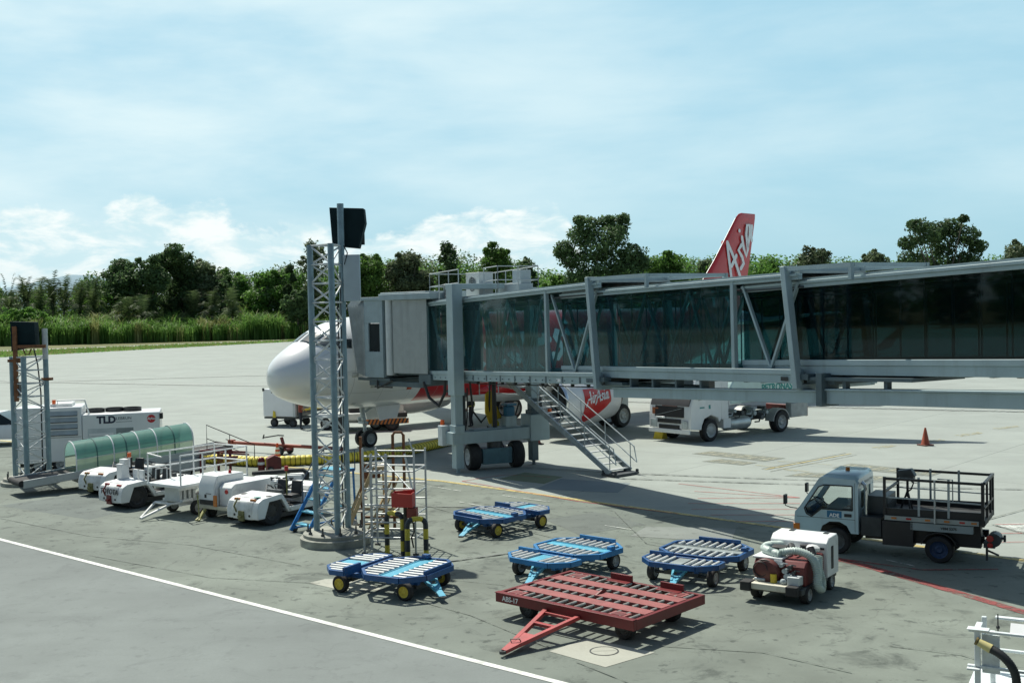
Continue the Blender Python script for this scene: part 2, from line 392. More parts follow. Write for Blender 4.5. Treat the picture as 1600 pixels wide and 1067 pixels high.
# worn asphalt of the equipment area, this side of the limit line
y0, y1, y2, y3 = at(300, 716), at(691, 752), at(1238, 827), at(1600, 876)
lx = y0 + (y0 - y1) * 3; rx = y3 + (y3 - y2) * 2
wl0, wl1 = at(0, 843), at(870, 1066)
wd = wl1 - wl0
sheet('equipment_area', [(p.x, p.y) for p in (lx, y0, y1, y2, y3, rx)] + [(wl1.x + wd.x * 2.4, wl1.y + wd.y * 2.4), (wl0.x - wd.x * 2, wl0.y - wd.y * 2)], .008, m_asphalt)
a_, b_ = wl0 - wd * 2, wl1 + wd * 2.4
sheet('service_road', [(a_.x, a_.y), (b_.x, b_.y), (b_.x, -12), (a_.x - 30, -12)], .0082, m_service)
# perimeter road behind the grass strip
r0, r1 = at(0, 549.5), at(470, 531.5); rd = r1 - r0; rn = Vector((-rd.y, rd.x, 0)).normalized() * 9
q = [r0 - rd * 3, r1 + rd * 1.5, r1 + rd * 1.5 + rn, r0 - rd * 3 + rn]
sheet('perimeter_road', [(p.x, p.y) for p in q], .006, m_road)
# concrete patches let into the asphalt
m_patch = ground_mat('repair_concrete', (.43, .44, .38), .14, stain=.2, stain_col=(.2, .21, .18), blotch=.3)
m_patch2 = ground_mat('old_repair', (.25, .275, .255), .16, stain=.5, stain_col=(.10, .11, .10), blotch=.5)
m_patch3 = ground_mat('dark_repair', (.12, .135, .13), .2, stain=.5)
mh = P2((858, 1018), (946, 1043), (1023, 1020), (918, 998))
sheet('pit_surround', mh, .014, m_patch)
sheet('pavement_patch', P2((985, 838), (1143, 848), (1150, 826), (1010, 823)), .0135, m_patch2)
sheet('pavement_patch', P2((836, 764), (965, 770), (985, 755), (876, 748)), .0085, ground_mat('bluish_patch', (.20, .245, .26), .1, blotch=.3))
sheet('pavement_patch', P2((852, 812), (905, 836), (1010, 820), (930, 800)), .0122, ground_mat('faded_patch', (.15, .172, .158), .2, stain=.4))
sheet('pavement_patch', P2((780, 748), (850, 756), (880, 745), (820, 738)), .0083, ground_mat('mossy_patch', (.19, .225, .15), .25, blotch=.6))
sheet('pavement_patch', P2((483, 911), (508, 905), (560, 905), (600, 922), (545, 925)), .0135, m_patch)
sheet('pavement_patch', P2((0, 790), (140, 812), (230, 790), (120, 772)), .0095, ground_mat('dark_patch', (.145, .17, .158), .2, stain=.5))
# painted lines
def paint(name, c, wear=.45):
    m, t, N, L = nt(name)
    out = N.new('ShaderNodeOutputMaterial'); b = N.new('ShaderNodeBsdfPrincipled'); tr = N.new('ShaderNodeBsdfTransparent'); mi = N.new('ShaderNodeMixShader')
    tc = N.new('ShaderNodeTexCoord'); n = N.new('ShaderNodeTexNoise'); n.inputs['Scale'].default_value = 3.5; n.inputs['Detail'].default_value = 10; n.inputs['Roughness'].default_value = .75
    L.new(tc.outputs['Object'], n.inputs['Vector'])
    mr = N.new('ShaderNodeMapRange'); mr.inputs[1].default_value = .45; mr.inputs[2].default_value = .62; mr.inputs[3].default_value = 0; mr.inputs[4].default_value = wear; L.new(n.outputs['Fac'], mr.inputs[0])
    b.inputs['Base Color'].default_value = (*c, 1); b.inputs['Roughness'].default_value = .7
    L.new(mr.outputs[0], mi.inputs[0]); L.new(b.outputs[0], mi.inputs[1]); L.new(tr.outputs[0], mi.inputs[2]); L.new(mi.outputs[0], out.inputs[0])
    return m
p_white = paint('white_road_paint', (.72, .74, .70), .35); p_wworn = paint('worn_white_paint', (.55, .58, .54), .95)
p_yellow = paint('yellow_road_paint', (.50, .41, .15), .75); p_yworn = paint('worn_yellow_paint', (.40, .33, .10), .9); p_red = paint('red_road_paint', (.25, .055, .05), .95); p_redthin = paint('thin_red_paint', (.42, .07, .06), .5)
p_dark = paint('dark_marking_paint', (.16, .175, .145), .6)
_zl = [.0165]
def line(name, pts, wid, m):
    b = MB(); z = _zl[0]; _zl[0] += .0004
    Q = [Vector((p.x, p.y)) for p in pts]; Lr = []
    for i, p in enumerate(Q):
        d = (Q[min(i + 1, len(Q) - 1)] - Q[max(i - 1, 0)]).normalized(); n = Vector((-d.y, d.x)) * wid / 2; Lr.append((p + n, p - n))
    for i in range(len(Q) - 1):
        b.add([(*Lr[i][0], z), (*Lr[i][1], z), (*Lr[i + 1][1], z), (*Lr[i + 1][0], z)], [(0, 1, 2, 3)])
    return tag(b.build(name, m, smooth=0), kind='structure')
line('road_line', [wl0 - wd * 2, wl1 + wd * 2.4], .14, p_white)
line('limit_line', [lx, y0, y1, y2, y3, rx], .22, p_yellow)
line('red_line', P2((722, 752), (905, 784), (1060, 803)), .05, p_redthin)
line('red_line', P2((722, 752), (790, 742), (860, 746)), .05, p_redthin)
line('red_line', P2((1300, 872), (1350, 884), (1450, 913), (1600, 957), (1700, 985)), .26, p_red)
line('red_line', P2((1300, 872), (1440, 891), (1560, 890)), .09, p_red)
for (x0, yy0, x1, yy1) in [(1060, 756, 1250, 778), (1085, 768, 1250, 778), (1090, 779, 1250, 778), (1075, 787, 1250, 787), (1080, 796, 1246, 796), (1110, 805, 1245, 805), (1150, 815, 1245, 815), (1555, 820, 1640, 819), (1555, 834, 1640, 833), (1555, 848, 1640, 847)]:
    line('red_line', P2((x0, yy0), (x1, yy1)), .05, p_redthin)
line('yellow_line', P2((1195, 734), (1330, 709)), .09, p_yellow); line('yellow_line', P2((1203, 737), (1338, 711)), .05, p_dark)
line('yellow_line', P2((1190, 733), (1322, 708)), .05, p_dark)
for (x0, yy0, x1, yy1) in [(1430, 692, 1470, 687), (1440, 693, 1476, 688), (1492, 681, 1530, 676), (1500, 682, 1535, 677), (1552, 670, 1590, 666), (1558, 671, 1592, 667), (1362, 700, 1395, 696), (1372, 701, 1400, 697)]:
    line('yellow_line', P2((x0, yy0), (x1, yy1)), .07, p_yworn)
for (x0, yy0, x1, yy1) in [(1180, 727, 1265, 738), (1215, 721, 1300, 727), (1222, 734, 1245, 737)]:
    line('yellow_line', P2((x0, yy0), (x1, yy1)), .04, p_yworn)
for (x0, yy0, x1, yy1) in [(650, 757, 720, 768), (718, 785, 765, 794), (785, 775, 860, 785), (440, 722, 500, 733), (945, 822, 990, 829), (1385, 876, 1430, 886)]:
    line('white_line', P2((x0, yy0), (x1, yy1)), .05, p_wworn)
p_seam = paint('seam_filler', (.13, .15, .13), .9)
for sm in [((-20, 806), (140, 838), (300, 852), (470, 884)), ((140, 868), (330, 903), (500, 912)), ((600, 925), (735, 962), (860, 1014)), ((1030, 1010), (1190, 1020), (1330, 1052)), ((690, 905), (790, 915)), ((1390, 1010), (1500, 1024), (1620, 1060)), ((960, 800), (1010, 850), (1180, 880)), ((560, 760), (700, 800), (980, 870)), ((900, 1035), (1000, 1075))]:
    line('pavement_seam', P2(*sm), .03, p_seam)
line('dark_seam', P2((1545, 812), (1640, 786)), .05, p_dark); line('dark_seam', P2((1550, 820), (1640, 845)), .05, p_dark)
sheet('marking_panel', P2((1548, 819), (1640, 817), (1640, 835), (1600, 835)), .0155, p_wworn)
# faded stand-number panels: dark blocks with worn pale characters
p_let = paint('worn_pale_lettering', (.34, .34, .25), .7); p_pan = paint('faded_panel_paint', (.20, .22, .185), .55)
def stencil(c4, n):
    a, b2, c, d = [at(*p) for p in c4]      # a-b front edge, d-c back edge
    bm = MB(); bm.add([(p.x, p.y, .0142) for p in (a, b2, c, d)], [(0, 1, 2, 3)]); tag(bm.build('marking_panel', p_pan, smooth=0), kind='structure')
    def q(u, v): return (a * (1 - u) + b2 * u) * (1 - v) + (d * (1 - u) + c * u) * v
    bm = MB()
    for i in range(n):
        u0 = (i + .22) / n; u1 = (i + .8) / n
        for (ua, ub, va, vb) in [(u0, u1, .2, .3), (u0, u1, .7, .8), (u0, u0 + .2 / n, .3, .7), (u1 - .2 / n, u1, .3, .7)]:
            pts = [q(ua, va), q(ub, va), q(ub, vb), q(ua, vb)]; bm.add([(p.x, p.y, .0188) for p in pts], [(0, 1, 2, 3)])
    tag(bm.build('marking_letters', p_let, smooth=0), kind='structure')
stencil([(1080, 709), (1195, 721), (1228, 716), (1112, 705)], 6)
stencil([(1096, 721), (1160, 727), (1184, 723), (1128, 717)], 4)
stencil([(1225, 744), (1400, 753), (1420, 746), (1258, 738)], 6)
stencil([(1300, 731), (1455, 744), (1475, 738), (1330, 724)], 6)
# tyre scuffs: long thin dark arcs
p_scuff = paint('tyre_scuffs', (.165, .185, .17), 1.0)
rs = random.Random(4)
def scuff(x, y, ang, ln, cur, wd_=.18):
    c = at(x, y); pts = []
    for i in range(13):
        s_ = (i / 12 - .5) * ln; pts.append(Vector((c.x + cos(ang) * s_ - sin(ang) * cur * s_ * s_, c.y + sin(ang) * s_ + cos(ang) * cur * s_ * s_, 0)))
    line('tyre_mark', pts, wd_, p_scuff)
for (x, y, a, l, cu) in [(760, 870, .5, 6, .03), (600, 790, -.3, 7, .02), (1350, 760, -.3, 16, .005), (1100, 745, -.4, 14, .01)]:
    scuff(x, y, a, l, cu, .14)
p_apr = paint('rubber_traces', (.285, .31, .285), 1.0)
for (x, y, a, l, cu) in [(200, 600, -.5, 70, .0015), (300, 590, .15, 70, -.001), (1450, 640, -.5, 40, .002)]:
    c = at(x, y); pts = []
    for i in range(17):
        s_ = (i / 16 - .5) * l; pts.append(Vector((c.x + cos(a) * s_ - sin(a) * cu * s_ * s_, c.y + sin(a) * s_ + cos(a) * cu * s_ * s_, 0)))
    line('tyre_mark', pts, .9, p_apr)
# the fuel pit lid
lid_c = at(944, 1018); t_ = thing('pit_cover', 'round steel pit lid in a pale concrete square on the asphalt', 'pit cover', (lid_c.x, lid_c.y, .014))
b = MB(); b.lathe((0, 0, 0), (0, 0, 1), [(.255, 0), (.255, .006), (.232, .006), (.232, 0)], 40, closed=True); b.build('rim', darkgrey, t_)
b = MB(); b.lathe((0, 0, 0), (0, 0, 1), [(.225, .0), (.225, .005)], 36); b.bx(-.20, .20, -.004, .004, .004, .0065, 1); b.build('lid', [m_patch, darkgrey], t_)
# the terminal the picture is taken from: a dark glazed wall behind the viewpoint
m_wall = mat('terminal_cladding', (.16, .17, .17), .6, var=.1)
b = MB(); b.bx(-90, 90, -7.5, -3.2, 0, 1.2); b.bx(-90, 90, -7.5, -3.2, 10.5, 13)
for i in range(46): b.bx(-90 + i * 4 - .12, -90 + i * 4 + .12, -3.6, -3.25, 1.2, 10.5)
b.bx(-90, 90, -3.75, -3.6, 1.2, 10.5, 1)
tag(b.build('terminal_wall', [m_wall, blackglass]), kind='structure')
# ================================================================ vegetation
def leaf_mat(name, c, c2, trans=.25):
    m, t, N, L = nt(name)
    out = N.new('ShaderNodeOutputMaterial'); b = N.new('ShaderNodeBsdfPrincipled'); tl = N.new('ShaderNodeBsdfTranslucent'); mi = N.new('ShaderNodeMixShader')
    ge = N.new('ShaderNodeNewGeometry'); oi = N.new('ShaderNodeObjectInfo')
    tc = N.new('ShaderNodeTexCoord'); n = N.new('ShaderNodeTexNoise'); n.inputs['Scale'].default_value = .28; n.inputs['Detail'].default_value = 3; L.new(tc.outputs['Object'], n.inputs['Vector'])
    ad = N.new('ShaderNodeMath'); ad.operation = 'MULTIPLY_ADD'; ad.inputs[1].default_value = .55; L.new(ge.outputs['Random Per Island'], ad.inputs[0])
    ad2 = N.new('ShaderNodeMapRange'); ad2.inputs[1].default_value = .35; ad2.inputs[2].default_value = .68; ad2.inputs[4].default_value = .55; L.new(n.outputs['Fac'], ad2.inputs[0]); L.new(ad2.outputs[0], ad.inputs[2])
    mx = N.new('ShaderNodeMix'); mx.data_type = 'RGBA'; mx.inputs[6].default_value = (*c, 1); mx.inputs[7].default_value = (*c2, 1); L.new(ad.outputs[0], mx.inputs[0])
    hs = N.new('ShaderNodeHueSaturation'); mr = N.new('ShaderNodeMapRange'); mr.inputs[3].default_value = .8; mr.inputs[4].default_value = 1.25; L.new(oi.outputs['Random'], mr.inputs[0]); L.new(mr.outputs[0], hs.inputs['Value']); L.new(mx.outputs[2], hs.inputs['Color'])
    L.new(hs.outputs[0], b.inputs['Base Color']); L.new(hs.outputs[0], tl.inputs[0]); b.inputs['Roughness'].default_value = .6; b.inputs['Specular IOR Level'].default_value = .3
    mi.inputs[0].default_value = trans; L.new(b.outputs[0], mi.inputs[1]); L.new(tl.outputs[0], mi.inputs[2]); L.new(mi.outputs[0], out.inputs[0])
    return m
lf_dark = leaf_mat('dark_leaves', (.042, .085, .032), (.11, .185, .07), .45)
lf_mid = leaf_mat('mid_green_leaves', (.045, .11, .022), (.15, .28, .055), .48)
lf_bright = leaf_mat('bright_leaves', (.06, .145, .028), (.17, .33, .065), .5)
lf_grey = leaf_mat('greyish_leaves', (.07, .105, .05), (.18, .235, .12), .42)
lf_palm = leaf_mat('palm_fronds', (.04, .08, .03), (.13, .18, .07), .4)
lf_reed = leaf_mat('reed_blades', (.085, .22, .038), (.26, .45, .11), .42)
lf_reed2 = leaf_mat('dry_reed_blades', (.20, .25, .07), (.42, .44, .18), .35)
bark = mat('tree_bark', (.14, .125, .10), .9, var=.3, scale=2)
def leaf_quad(b, rng, c, size, outward=None, mi=0):
    n = Vector((rng.gauss(0, 1), rng.gauss(0, 1), rng.gauss(0, 1) + .5))
    if outward is not None: n += outward * 1.2
    n = n.normalized() if n.length > 1e-4 else Vector((0, 0, 1))
    a = n.orthogonal().normalized(); a = Matrix.Rotation(rng.uniform(0, 6.28), 3, n) @ a; bb = n.cross(a)
    s = size * rng.uniform(.6, 1.35); t = s * rng.uniform(.5, .9)
    c = Vector(c)
    b.add([c - a * s, c - bb * t * .75 + a * s * .1, c + a * s, c + bb * t * .75 + a * s * .1], [(0, 1, 2, 3)], mi)
def crown_mesh(seed, lobes, leaf=.42, per=260, mi=0):
    """lobes: (x, y, z, rx, ry, rz); leaf clumps spread through the outer half of each lobe"""
    rng = random.Random(seed); b = MB()
    for (x, y, z, rx, ry, rz) in lobes:
        k = int(per * (rx * ry * rz) ** (1 / 3) / 2.2)
        for _ in range(k):
            d = Vector((rng.gauss(0, 1), rng.gauss(0, 1), rng.gauss(0, 1))).normalized()
            r = rng.uniform(.3, 1) ** .55
            r *= 1 + .55 * mnoise.noise(Vector((d.x * 2.1 + seed, d.y * 2.1, d.z * 2.1 + x)))
            leaf_quad(b, rng, (x + d.x * rx * r, y + d.y * ry * r, z + d.z * rz * r), leaf, d, mi)
    return b
def lobes_for(kind, rng, H, W):
    """crown lobes for a tree H tall and W wide"""
    L = []
    if kind == 'round':
        for _ in range(16):
            a = rng.uniform(0, 6.28); r = rng.uniform(0, .36) * W; z = rng.uniform(.42, .88) * H
            r *= 1.15 - .6 * max(0, (z / H - .55)) / .35
            s = rng.uniform(.13, .21) * W; L.append((cos(a) * r, sin(a) * r, z, s, s, s * .8))
        L.append((0, 0, H * .6, W * .3, W * .3, H * .22)); L.append((0, 0, H * .86, W * .2, W * .2, H * .1))
    elif kind == 'tall':
        for _ in range(14):
            a = rng.uniform(0, 6.28); z = rng.uniform(.3, .93) * H; r = rng.uniform(.05, .34) * W * (1.1 - .55 * (z / H)); s = rng.uniform(.14, .24) * W
            L.append((cos(a) * r, sin(a) * r, z, s, s, s * 1.1))
    elif kind == 'bush':
        for _ in range(12):
            a = rng.uniform(0, 6.28); r = rng.uniform(0, .36) * W; s = rng.uniform(.18, .26) * W; L.append((cos(a) * r, sin(a) * r, rng.uniform(.25, .72) * H, s, s, min(s, H * .3)))
    elif kind == 'lean':
        for i in range(17):
            t = rng.uniform(0, 1); z = (.35 + .6 * t) * H; r = rng.uniform(-.28, .28) * W * (1 - .6 * t); s = rng.uniform(.12, .2) * W * (1.1 - .5 * t)
            L.append((r + (t - .35) * W * .55, rng.uniform(-.25, .25) * W * (1 - .5 * t), z, s * 1.2, s, s * .7))
    big = list(L)
    for _ in range(26):
        x, y, z, rx, ry, rz = rng.choice(big); d = Vector((rng.gauss(0, 1), rng.gauss(0, .6), rng.gauss(.35, .9))).normalized(); s = rng.uniform(.035, .075) * W
        L.append((x + d.x * rx * 1.12, y + d.y * ry * 1.1, min(z + d.z * rz * 1.12, H * 1.03), s * 1.2, s, s))
    return L
_PROTO = {}
TREEID = [0]
def tree(label, px, top, wpx, D, kind='round', m=lf_mid, name='broadleaf_tree', leaf=.40, base=None, group='trees behind the airfield', lobes=None, per=420, trunk_h=None, cat='tree', limbs=5):
    """a tree at depth D whose crown top shows at photo row top and is wpx photo pixels wide"""
    TREEID[0] += 1; rng = random.Random(TREEID[0] * 7)
    g = at_depth(px, top, D); H = g.z; W = wpx * D / FPX
    root = thing(name, label, cat, (g.x, D, 0), 0, group)
    L = lobes(H, W, rng) if lobes else lobes_for(kind, rng, H, W)
    crown_mesh(TREEID[0], L, leaf, per).build('crown', m, root, smooth=0, normals=False)
    if kind != 'bush':
        b = MB(); th = trunk_h or H * .55; r0 = max(.18, W * .025)
        bend = (rng.uniform(-.5, .5), rng.uniform(-.3, .3))
        if kind == 'lean': bend = (-.12 * W, 0)
        b.tube([(0, 0, 0), (bend[0] * .5, bend[1] * .5, th * .4), (bend[0] * .6, bend[1], th * .75), (bend[0], bend[1], th)], [r0 * 1.3, r0, r0 * .8, r0 * .5], 8)
        for (x, y, z, *_s) in rng.sample(L, min(limbs, len(L))):
            s0 = rng.uniform(.4, .8); p = Vector((bend[0] * s0, bend[1] * s0, th * s0)); q = Vector((x, y, z)); mid = p.lerp(q, .5) + Vector((0, 0, -.06 * H))
            b.tube([p, mid, q], [r0 * .5, r0 * .35, r0 * .12], 6)
        b.build('trunk', bark, root)
    return root
def palm(label, px, top, wpx, D, m=lf_palm):
    TREEID[0] += 1; rng = random.Random(TREEID[0] * 13)
    g = at_depth(px, top, D); H = g.z; W = wpx * D / FPX
    root = thing('palm_tree', label, 'palm', (g.x, D, 0), 0, 'palms at the wood edge')
    th = H * .42; b = MB(); b.tube([(0, 0, 0), (.1, 0, th * .5), (0, 0, th)], [.32, .26, .3], 8); b.build('trunk', bark, root)
    b = MB()
    for i in range(16):
        a = rng.uniform(0, 6.28); rise = rng.choice([1.0, .95, .85, .75, .6, .45]) * rng.uniform(.9, 1.03); ln = (H - th) * rng.uniform(.8, 1.12); out = W * .62 * (1.22 - rise)
        pts = [Vector((cos(a) * out * t, sin(a) * out * t, th + ln * (rise * t * (1.75 - .75 * t) - (1.2 - rise) * .75 * t * t))) for t in [k / 9 for k in range(10)]]
        for k in range(9):
            p, q = pts[k], pts[k + 1]; d = (q - p).normalized(); side = d.cross(Vector((0, 0, 1)))
            side = side.normalized() if side.length > .05 else Vector((1, 0, 0))
            l = 2.0 * sin(pi * (.12 + .8 * k / 9))
            for sgn in (-1, 1):
                for f in (0, .5):
                    r0 = p.lerp(q, f); r1 = p.lerp(q, f + .36); tip = r0 + side * sgn * l * rng.uniform(.7, 1.1) + d * l * .5 - Vector((0, 0, l * rng.uniform(.1, .5)))
                    b.add([r0, r1, tip], [(0, 1, 2)])
    b.build('crown', m, root, smooth=0, normals=False)
    return root
# --- palms on the left
for (label, px, top, w_, D) in [
    ('dark feathery palm at the far left edge of the wood', 12, 420, 75, 288),
    ('palm with one raised frond poking above the others', 38, 412, 62, 290),
    ('short palm between the raised frond and the twin palms', 62, 428, 55, 284),
    ('left one of the twin tall palms above the bush', 80, 411, 58, 291),
    ('right one of the twin tall palms above the bush', 98, 417, 60, 287),
    ('low pale palm just left of the bare leaning stem', 122, 428, 62, 283),
    ('palm with upright fronds left of the wide dark tree', 143, 420, 60, 286),
    ('small dark palm low under the windswept tree', 196, 448, 70, 280),
    ('palm whose drooping frond arches over the dark gap', 222, 452, 76, 278),
    ('palm in front of the shadowy hollow under the trees', 300, 446, 60, 282),
    ('spiky palm rising from the reeds below the round tree', 330, 440, 56, 281),
    ('pale spiky palm at the right end of the palm row', 362, 444, 54, 283)]:
    palm(label, px, top, w_, D)
# --- named trees, left to right
def big_lobes(H, W, rng):
    P = [(-.10, .90, .16), (.10, .93, .10), (-.17, .82, .16), (.22, .90, .14), (.16, .80, .16), (-.02, .72, .2), (-.36, .72, .11), (-.30, .64, .13), (-.12, .58, .22), (.18, .62, .2),
         (.36, .66, .14), (.42, .58, .13), (.28, .5, .2), (0, .44, .24), (-.22, .44, .16), (.24, .38, .2), (0, .3, .26), (-.16, .3, .18), (.2, .26, .22), (-.42, .68, .06), (.47, .61, .07), (-.20, .95, .07), (.28, .96, .07)]
    return [(x * W, rng.uniform(-.18, .18) * W, z * H, s * W, s * W, s * W * .8) for x, z, s in P]
def right_lobes(H, W, rng):
    P = [(-.34, .92, .13), (-.42, .78, .12), (-.2, .84, .16), (0, .90, .13), (.16, .93, .13), (.3, .84, .15), (.08, .78, .2), (.42, .74, .12), (-.34, .62, .18), (0, .6, .26), (.32, .6, .2), (-.2, .45, .24), (.2, .42, .26), (-.4, .95, .06), (.22, .99, .06)]
    return [(x * W, rng.uniform(-.18, .18) * W, z * H, s * W, s * W, s * W * .75) for x, z, s in P]
tree('wide dark tree with a ragged flat top left of the windswept crown', 190, 399, 92, 292, 'round', lf_dark, leaf=.38)
tree('dark windswept tree leaning right over the reeds', 232, 378, 108, 290, 'lean', lf_dark, leaf=.38, per=520)
tree('dark tree with two small topknots right of the windswept tree', 283, 398, 66, 294, 'tall', lf_dark)
tree('round grey-crowned tree standing above the palm row', 318, 401, 74, 296, 'round', lf_grey)
tree('small rounded tree with a feathery right side', 352, 415, 52, 300, 'round', lf_mid)
tree('bright green low tree before the sky gap', 376, 424, 62, 297, 'round', lf_bright)
tree('dark narrow conical tree among bright green crowns', 452, 408, 26, 287, 'tall', lf_dark)
tree('broad bright green tree left of the lattice tower', 420, 420, 82, 292, 'round', lf_bright)
tree('tall thin-topped tree behind the left leg of the lattice tower', 487, 364, 52, 280, 'tall', lf_grey, per=260)
tree('dark bush-bottomed tree at the bend of the perimeter road', 466, 455, 66, 276, 'round', lf_dark)
tree('fresh green tree right beside the floodlight tower', 578, 393, 84, 285, 'round', lf_mid)
tree('rounded tree between the tower and the boarding bridge', 633, 389, 88, 287, 'round', lf_grey)
tree('taller dark tree with a loose top above the bridge rails', 704, 376, 62, 284, 'tall', lf_dark)
tree('domed green tree behind the rooftop air conditioner', 773, 378, 88, 285, 'round', lf_mid)
tree('low dark tree at the right end of the rooftop rails', 818, 400, 62, 288, 'round', lf_dark)
tree('huge dark tree with a cauliflower crown standing alone mid picture', 934, 334, 146, 262, 'round', lf_dark, lobes=big_lobes, leaf=.40, per=640, limbs=9)
tree('light green bush left of the huge dark tree', 868, 421, 62, 266, 'bush', lf_bright, name='bush', cat='bush')
tree('bright green spreading tree right of the huge dark tree', 1040, 394, 92, 268, 'round', lf_bright)
tree('small greyish tree tucked left of the red tail fin', 1106, 398, 46, 274, 'round', lf_grey)
tree('pale feathery tree showing just right of the red tail fin', 1204, 399, 64, 277, 'round', lf_mid)
tree('half-bare grey tree with thin twigs on top', 1268, 383, 78, 272, 'round', lf_grey, per=200)
tree('round tree standing clear between the bare tree and the dark giant', 1363, 387, 66, 268, 'round', lf_grey, per=330)
tree('big blackish tree rising above the right end of the bridge', 1474, 341, 132, 258, 'round', lf_dark, lobes=right_lobes, leaf=.40, per=640, limbs=9)
tree('grey-green tree cut by the right edge of the picture', 1584, 374, 70, 262, 'round', lf_grey)
tree('low bright green bush in front of the big blackish tree', 1462, 405, 86, 252, 'bush', lf_mid, name='bush', cat='bush')
tree('rounded dark green bush behind the short lattice tower', 32, 471, 86, 268, 'bush', lf_bright, name='bush', cat='bush', leaf=.4, per=420)
tree('small dark bush standing alone among the reeds', 131, 496, 20, 266, 'bush', lf_dark, name='bush', cat='bush', leaf=.3)
# --- the wood behind, one mass
rng = random.Random(5); b = MB()
prof = [(-260, 446), (-40, 450), (100, 454), (160, 432), (180, 424), (260, 416), (330, 424), (400, 428), (440, 420), (500, 414), (560, 407), (600, 404), (660, 405), (720, 402), (790, 407), (840, 424), (880, 430), (960, 420), (1010, 404), (1080, 406), (1140, 404), (1230, 404), (1300, 404), (1340, 408), (1400, 406), (1440, 404), (1520, 406), (1600, 402), (1720, 398), (1900, 400)]
def top_at(x):
    for (x0, y0_), (x1, y1_) in zip(prof, prof[1:]):
        if x0 <= x <= x1: return y0_ + (y1_ - y0_) * (x - x0) / (x1 - x0)
    return 415
x = -250.0
while x < 1890:
    D = rng.uniform(293, 325) if x < 850 else rng.uniform(272, 306)
    H = at_depth(x, top_at(x) + rng.uniform(-4, 14), D).z; X = at_depth(x, 500, D).x
    mi = rng.choice([0, 0, 1, 1, 2, 3]) if x < 560 else rng.choice([1, 2, 2, 2, 3, 1])
    for z in (.86, .62, .38, .16):
        s = H * rng.uniform(.17, .24)
        for (lx_, ly, lz, rx_, ry_, rz_) in [(X + rng.uniform(-3, 3), D - (1 - z) * 6 + rng.uniform(-2, 2), z * H, s * 1.15, s, s * .9)]:
            for _ in range(int(130 * s)):
                d = Vector((rng.gauss(0, 1), rng.gauss(0, 1), rng.gauss(0, 1))).normalized()
                if d.y > .35: continue
                r = rng.uniform(.5, 1.08); leaf_quad(b, rng, (lx_ + d.x * rx_ * r, ly + d.y * ry_ * r, lz + d.z * rz_ * r), .40, d, mi)
    x += rng.uniform(5, 9)
# the same wood carries on along the left side of the field
for k in range(70):
    t = k / 69; X = -150 - 190 * t + rng.uniform(-8, 8); Yb = 300 - 330 * t + rng.uniform(-8, 8); H = rng.uniform(13, 20); mi = rng.choice([0, 1, 1, 2])
    for z in (.8, .5, .2):
        s = H * .28
        for _ in range(110):
            d = Vector((rng.gauss(0, 1), rng.gauss(0, 1), rng.gauss(0, 1))).normalized(); leaf_quad(b, rng, (X + d.x * s * 1.3, Yb + d.y * s * 1.3, z * H + d.z * s), 1.1, d, mi)
tag(b.build('woods', [lf_dark, lf_mid, lf_bright, lf_grey], smooth=0, normals=False), kind='stuff')
# --- reeds along the road
b = MB(); rng = random.Random(8)
def reed_tuft(x, y, h, mi, n):
    for _ in range(n):
        a = rng.uniform(0, 6.28); bx_ = x + rng.uniform(-.5, .5); by = y + rng.uniform(-.5, .5); hh = h * rng.uniform(.65, 1.1); wd_ = rng.uniform(.05, .15); ln = rng.uniform(.1, .7) * hh
        pr = None
        pts = [(0, 0), (.06, .5), (.3, .85), (1.0, rng.uniform(.86, 1.02))]
        for k in range(3):
            (u0, v0), (u1, v1) = pts[k], pts[k + 1]; w0 = wd_ * (1, 1, .8)[k]; w1 = wd_ * (1, .8, .08)[k]
            px_, py_ = -sin(a), cos(a)
            P0 = Vector((bx_ + cos(a) * ln * u0, by + sin(a) * ln * u0, hh * v0)); P1 = Vector((bx_ + cos(a) * ln * u1, by + sin(a) * ln * u1, hh * v1))
            b.add([P0 + Vector((px_ * w0, py_ * w0, 0)), P0 - Vector((px_ * w0, py_ * w0, 0)), P1 - Vector((px_ * w1, py_ * w1, 0)), P1 + Vector((px_ * w1, py_ * w1, 0))], [(0, 1, 2, 3)], mi)
for i in range(3600):
    px = rng.uniform(-120, 560); row = rng.random()
    base_y = 542.5 - .0255 * px
    base = at(px, base_y - 1.0); D = base.y + row * 22
    tp = 492 + 5 * mnoise.noise(Vector((px * .02, row * 3, 0))) - .022 * px * 0 - (10 if 380 < px < 440 else 0)
    h = max(2.0, at_depth(px, tp + (1 - row) * 16, D).z)
    clump = mnoise.noise(Vector((px * .03, row * 2, 4)))
    reed_tuft(base.x * D / base.y, D, h * (1 + .34 * clump + rng.uniform(-.08, .14)), 1 if clump > .38 or rng.random() < .07 else 0, 9)
tag(b.build('reeds', [lf_reed, lf_reed2], smooth=0, normals=False), kind='stuff')
# --- short grass beside the road
b = MB()
for i in range(9000):
    px = rng.uniform(-60, 480); t = rng.random(); yy = (558.5 - .0538 * px) * (1 - t) + (549.5 - .0383 * px) * t
    g = at(px, yy); h = rng.uniform(.12, .4); a = rng.uniform(0, 3.14); w_ = rng.uniform(.1, .3)
    b.add([(g.x - cos(a) * w_, g.y - sin(a) * w_, 0), (g.x + cos(a) * w_, g.y + sin(a) * w_, 0), (g.x + rng.uniform(-.1, .1), g.y, h)], [(0, 1, 2)], rng.choice([0, 1]))
tag(b.build('grass', [lf_reed, lf_reed2], smooth=0, normals=False), kind='stuff')
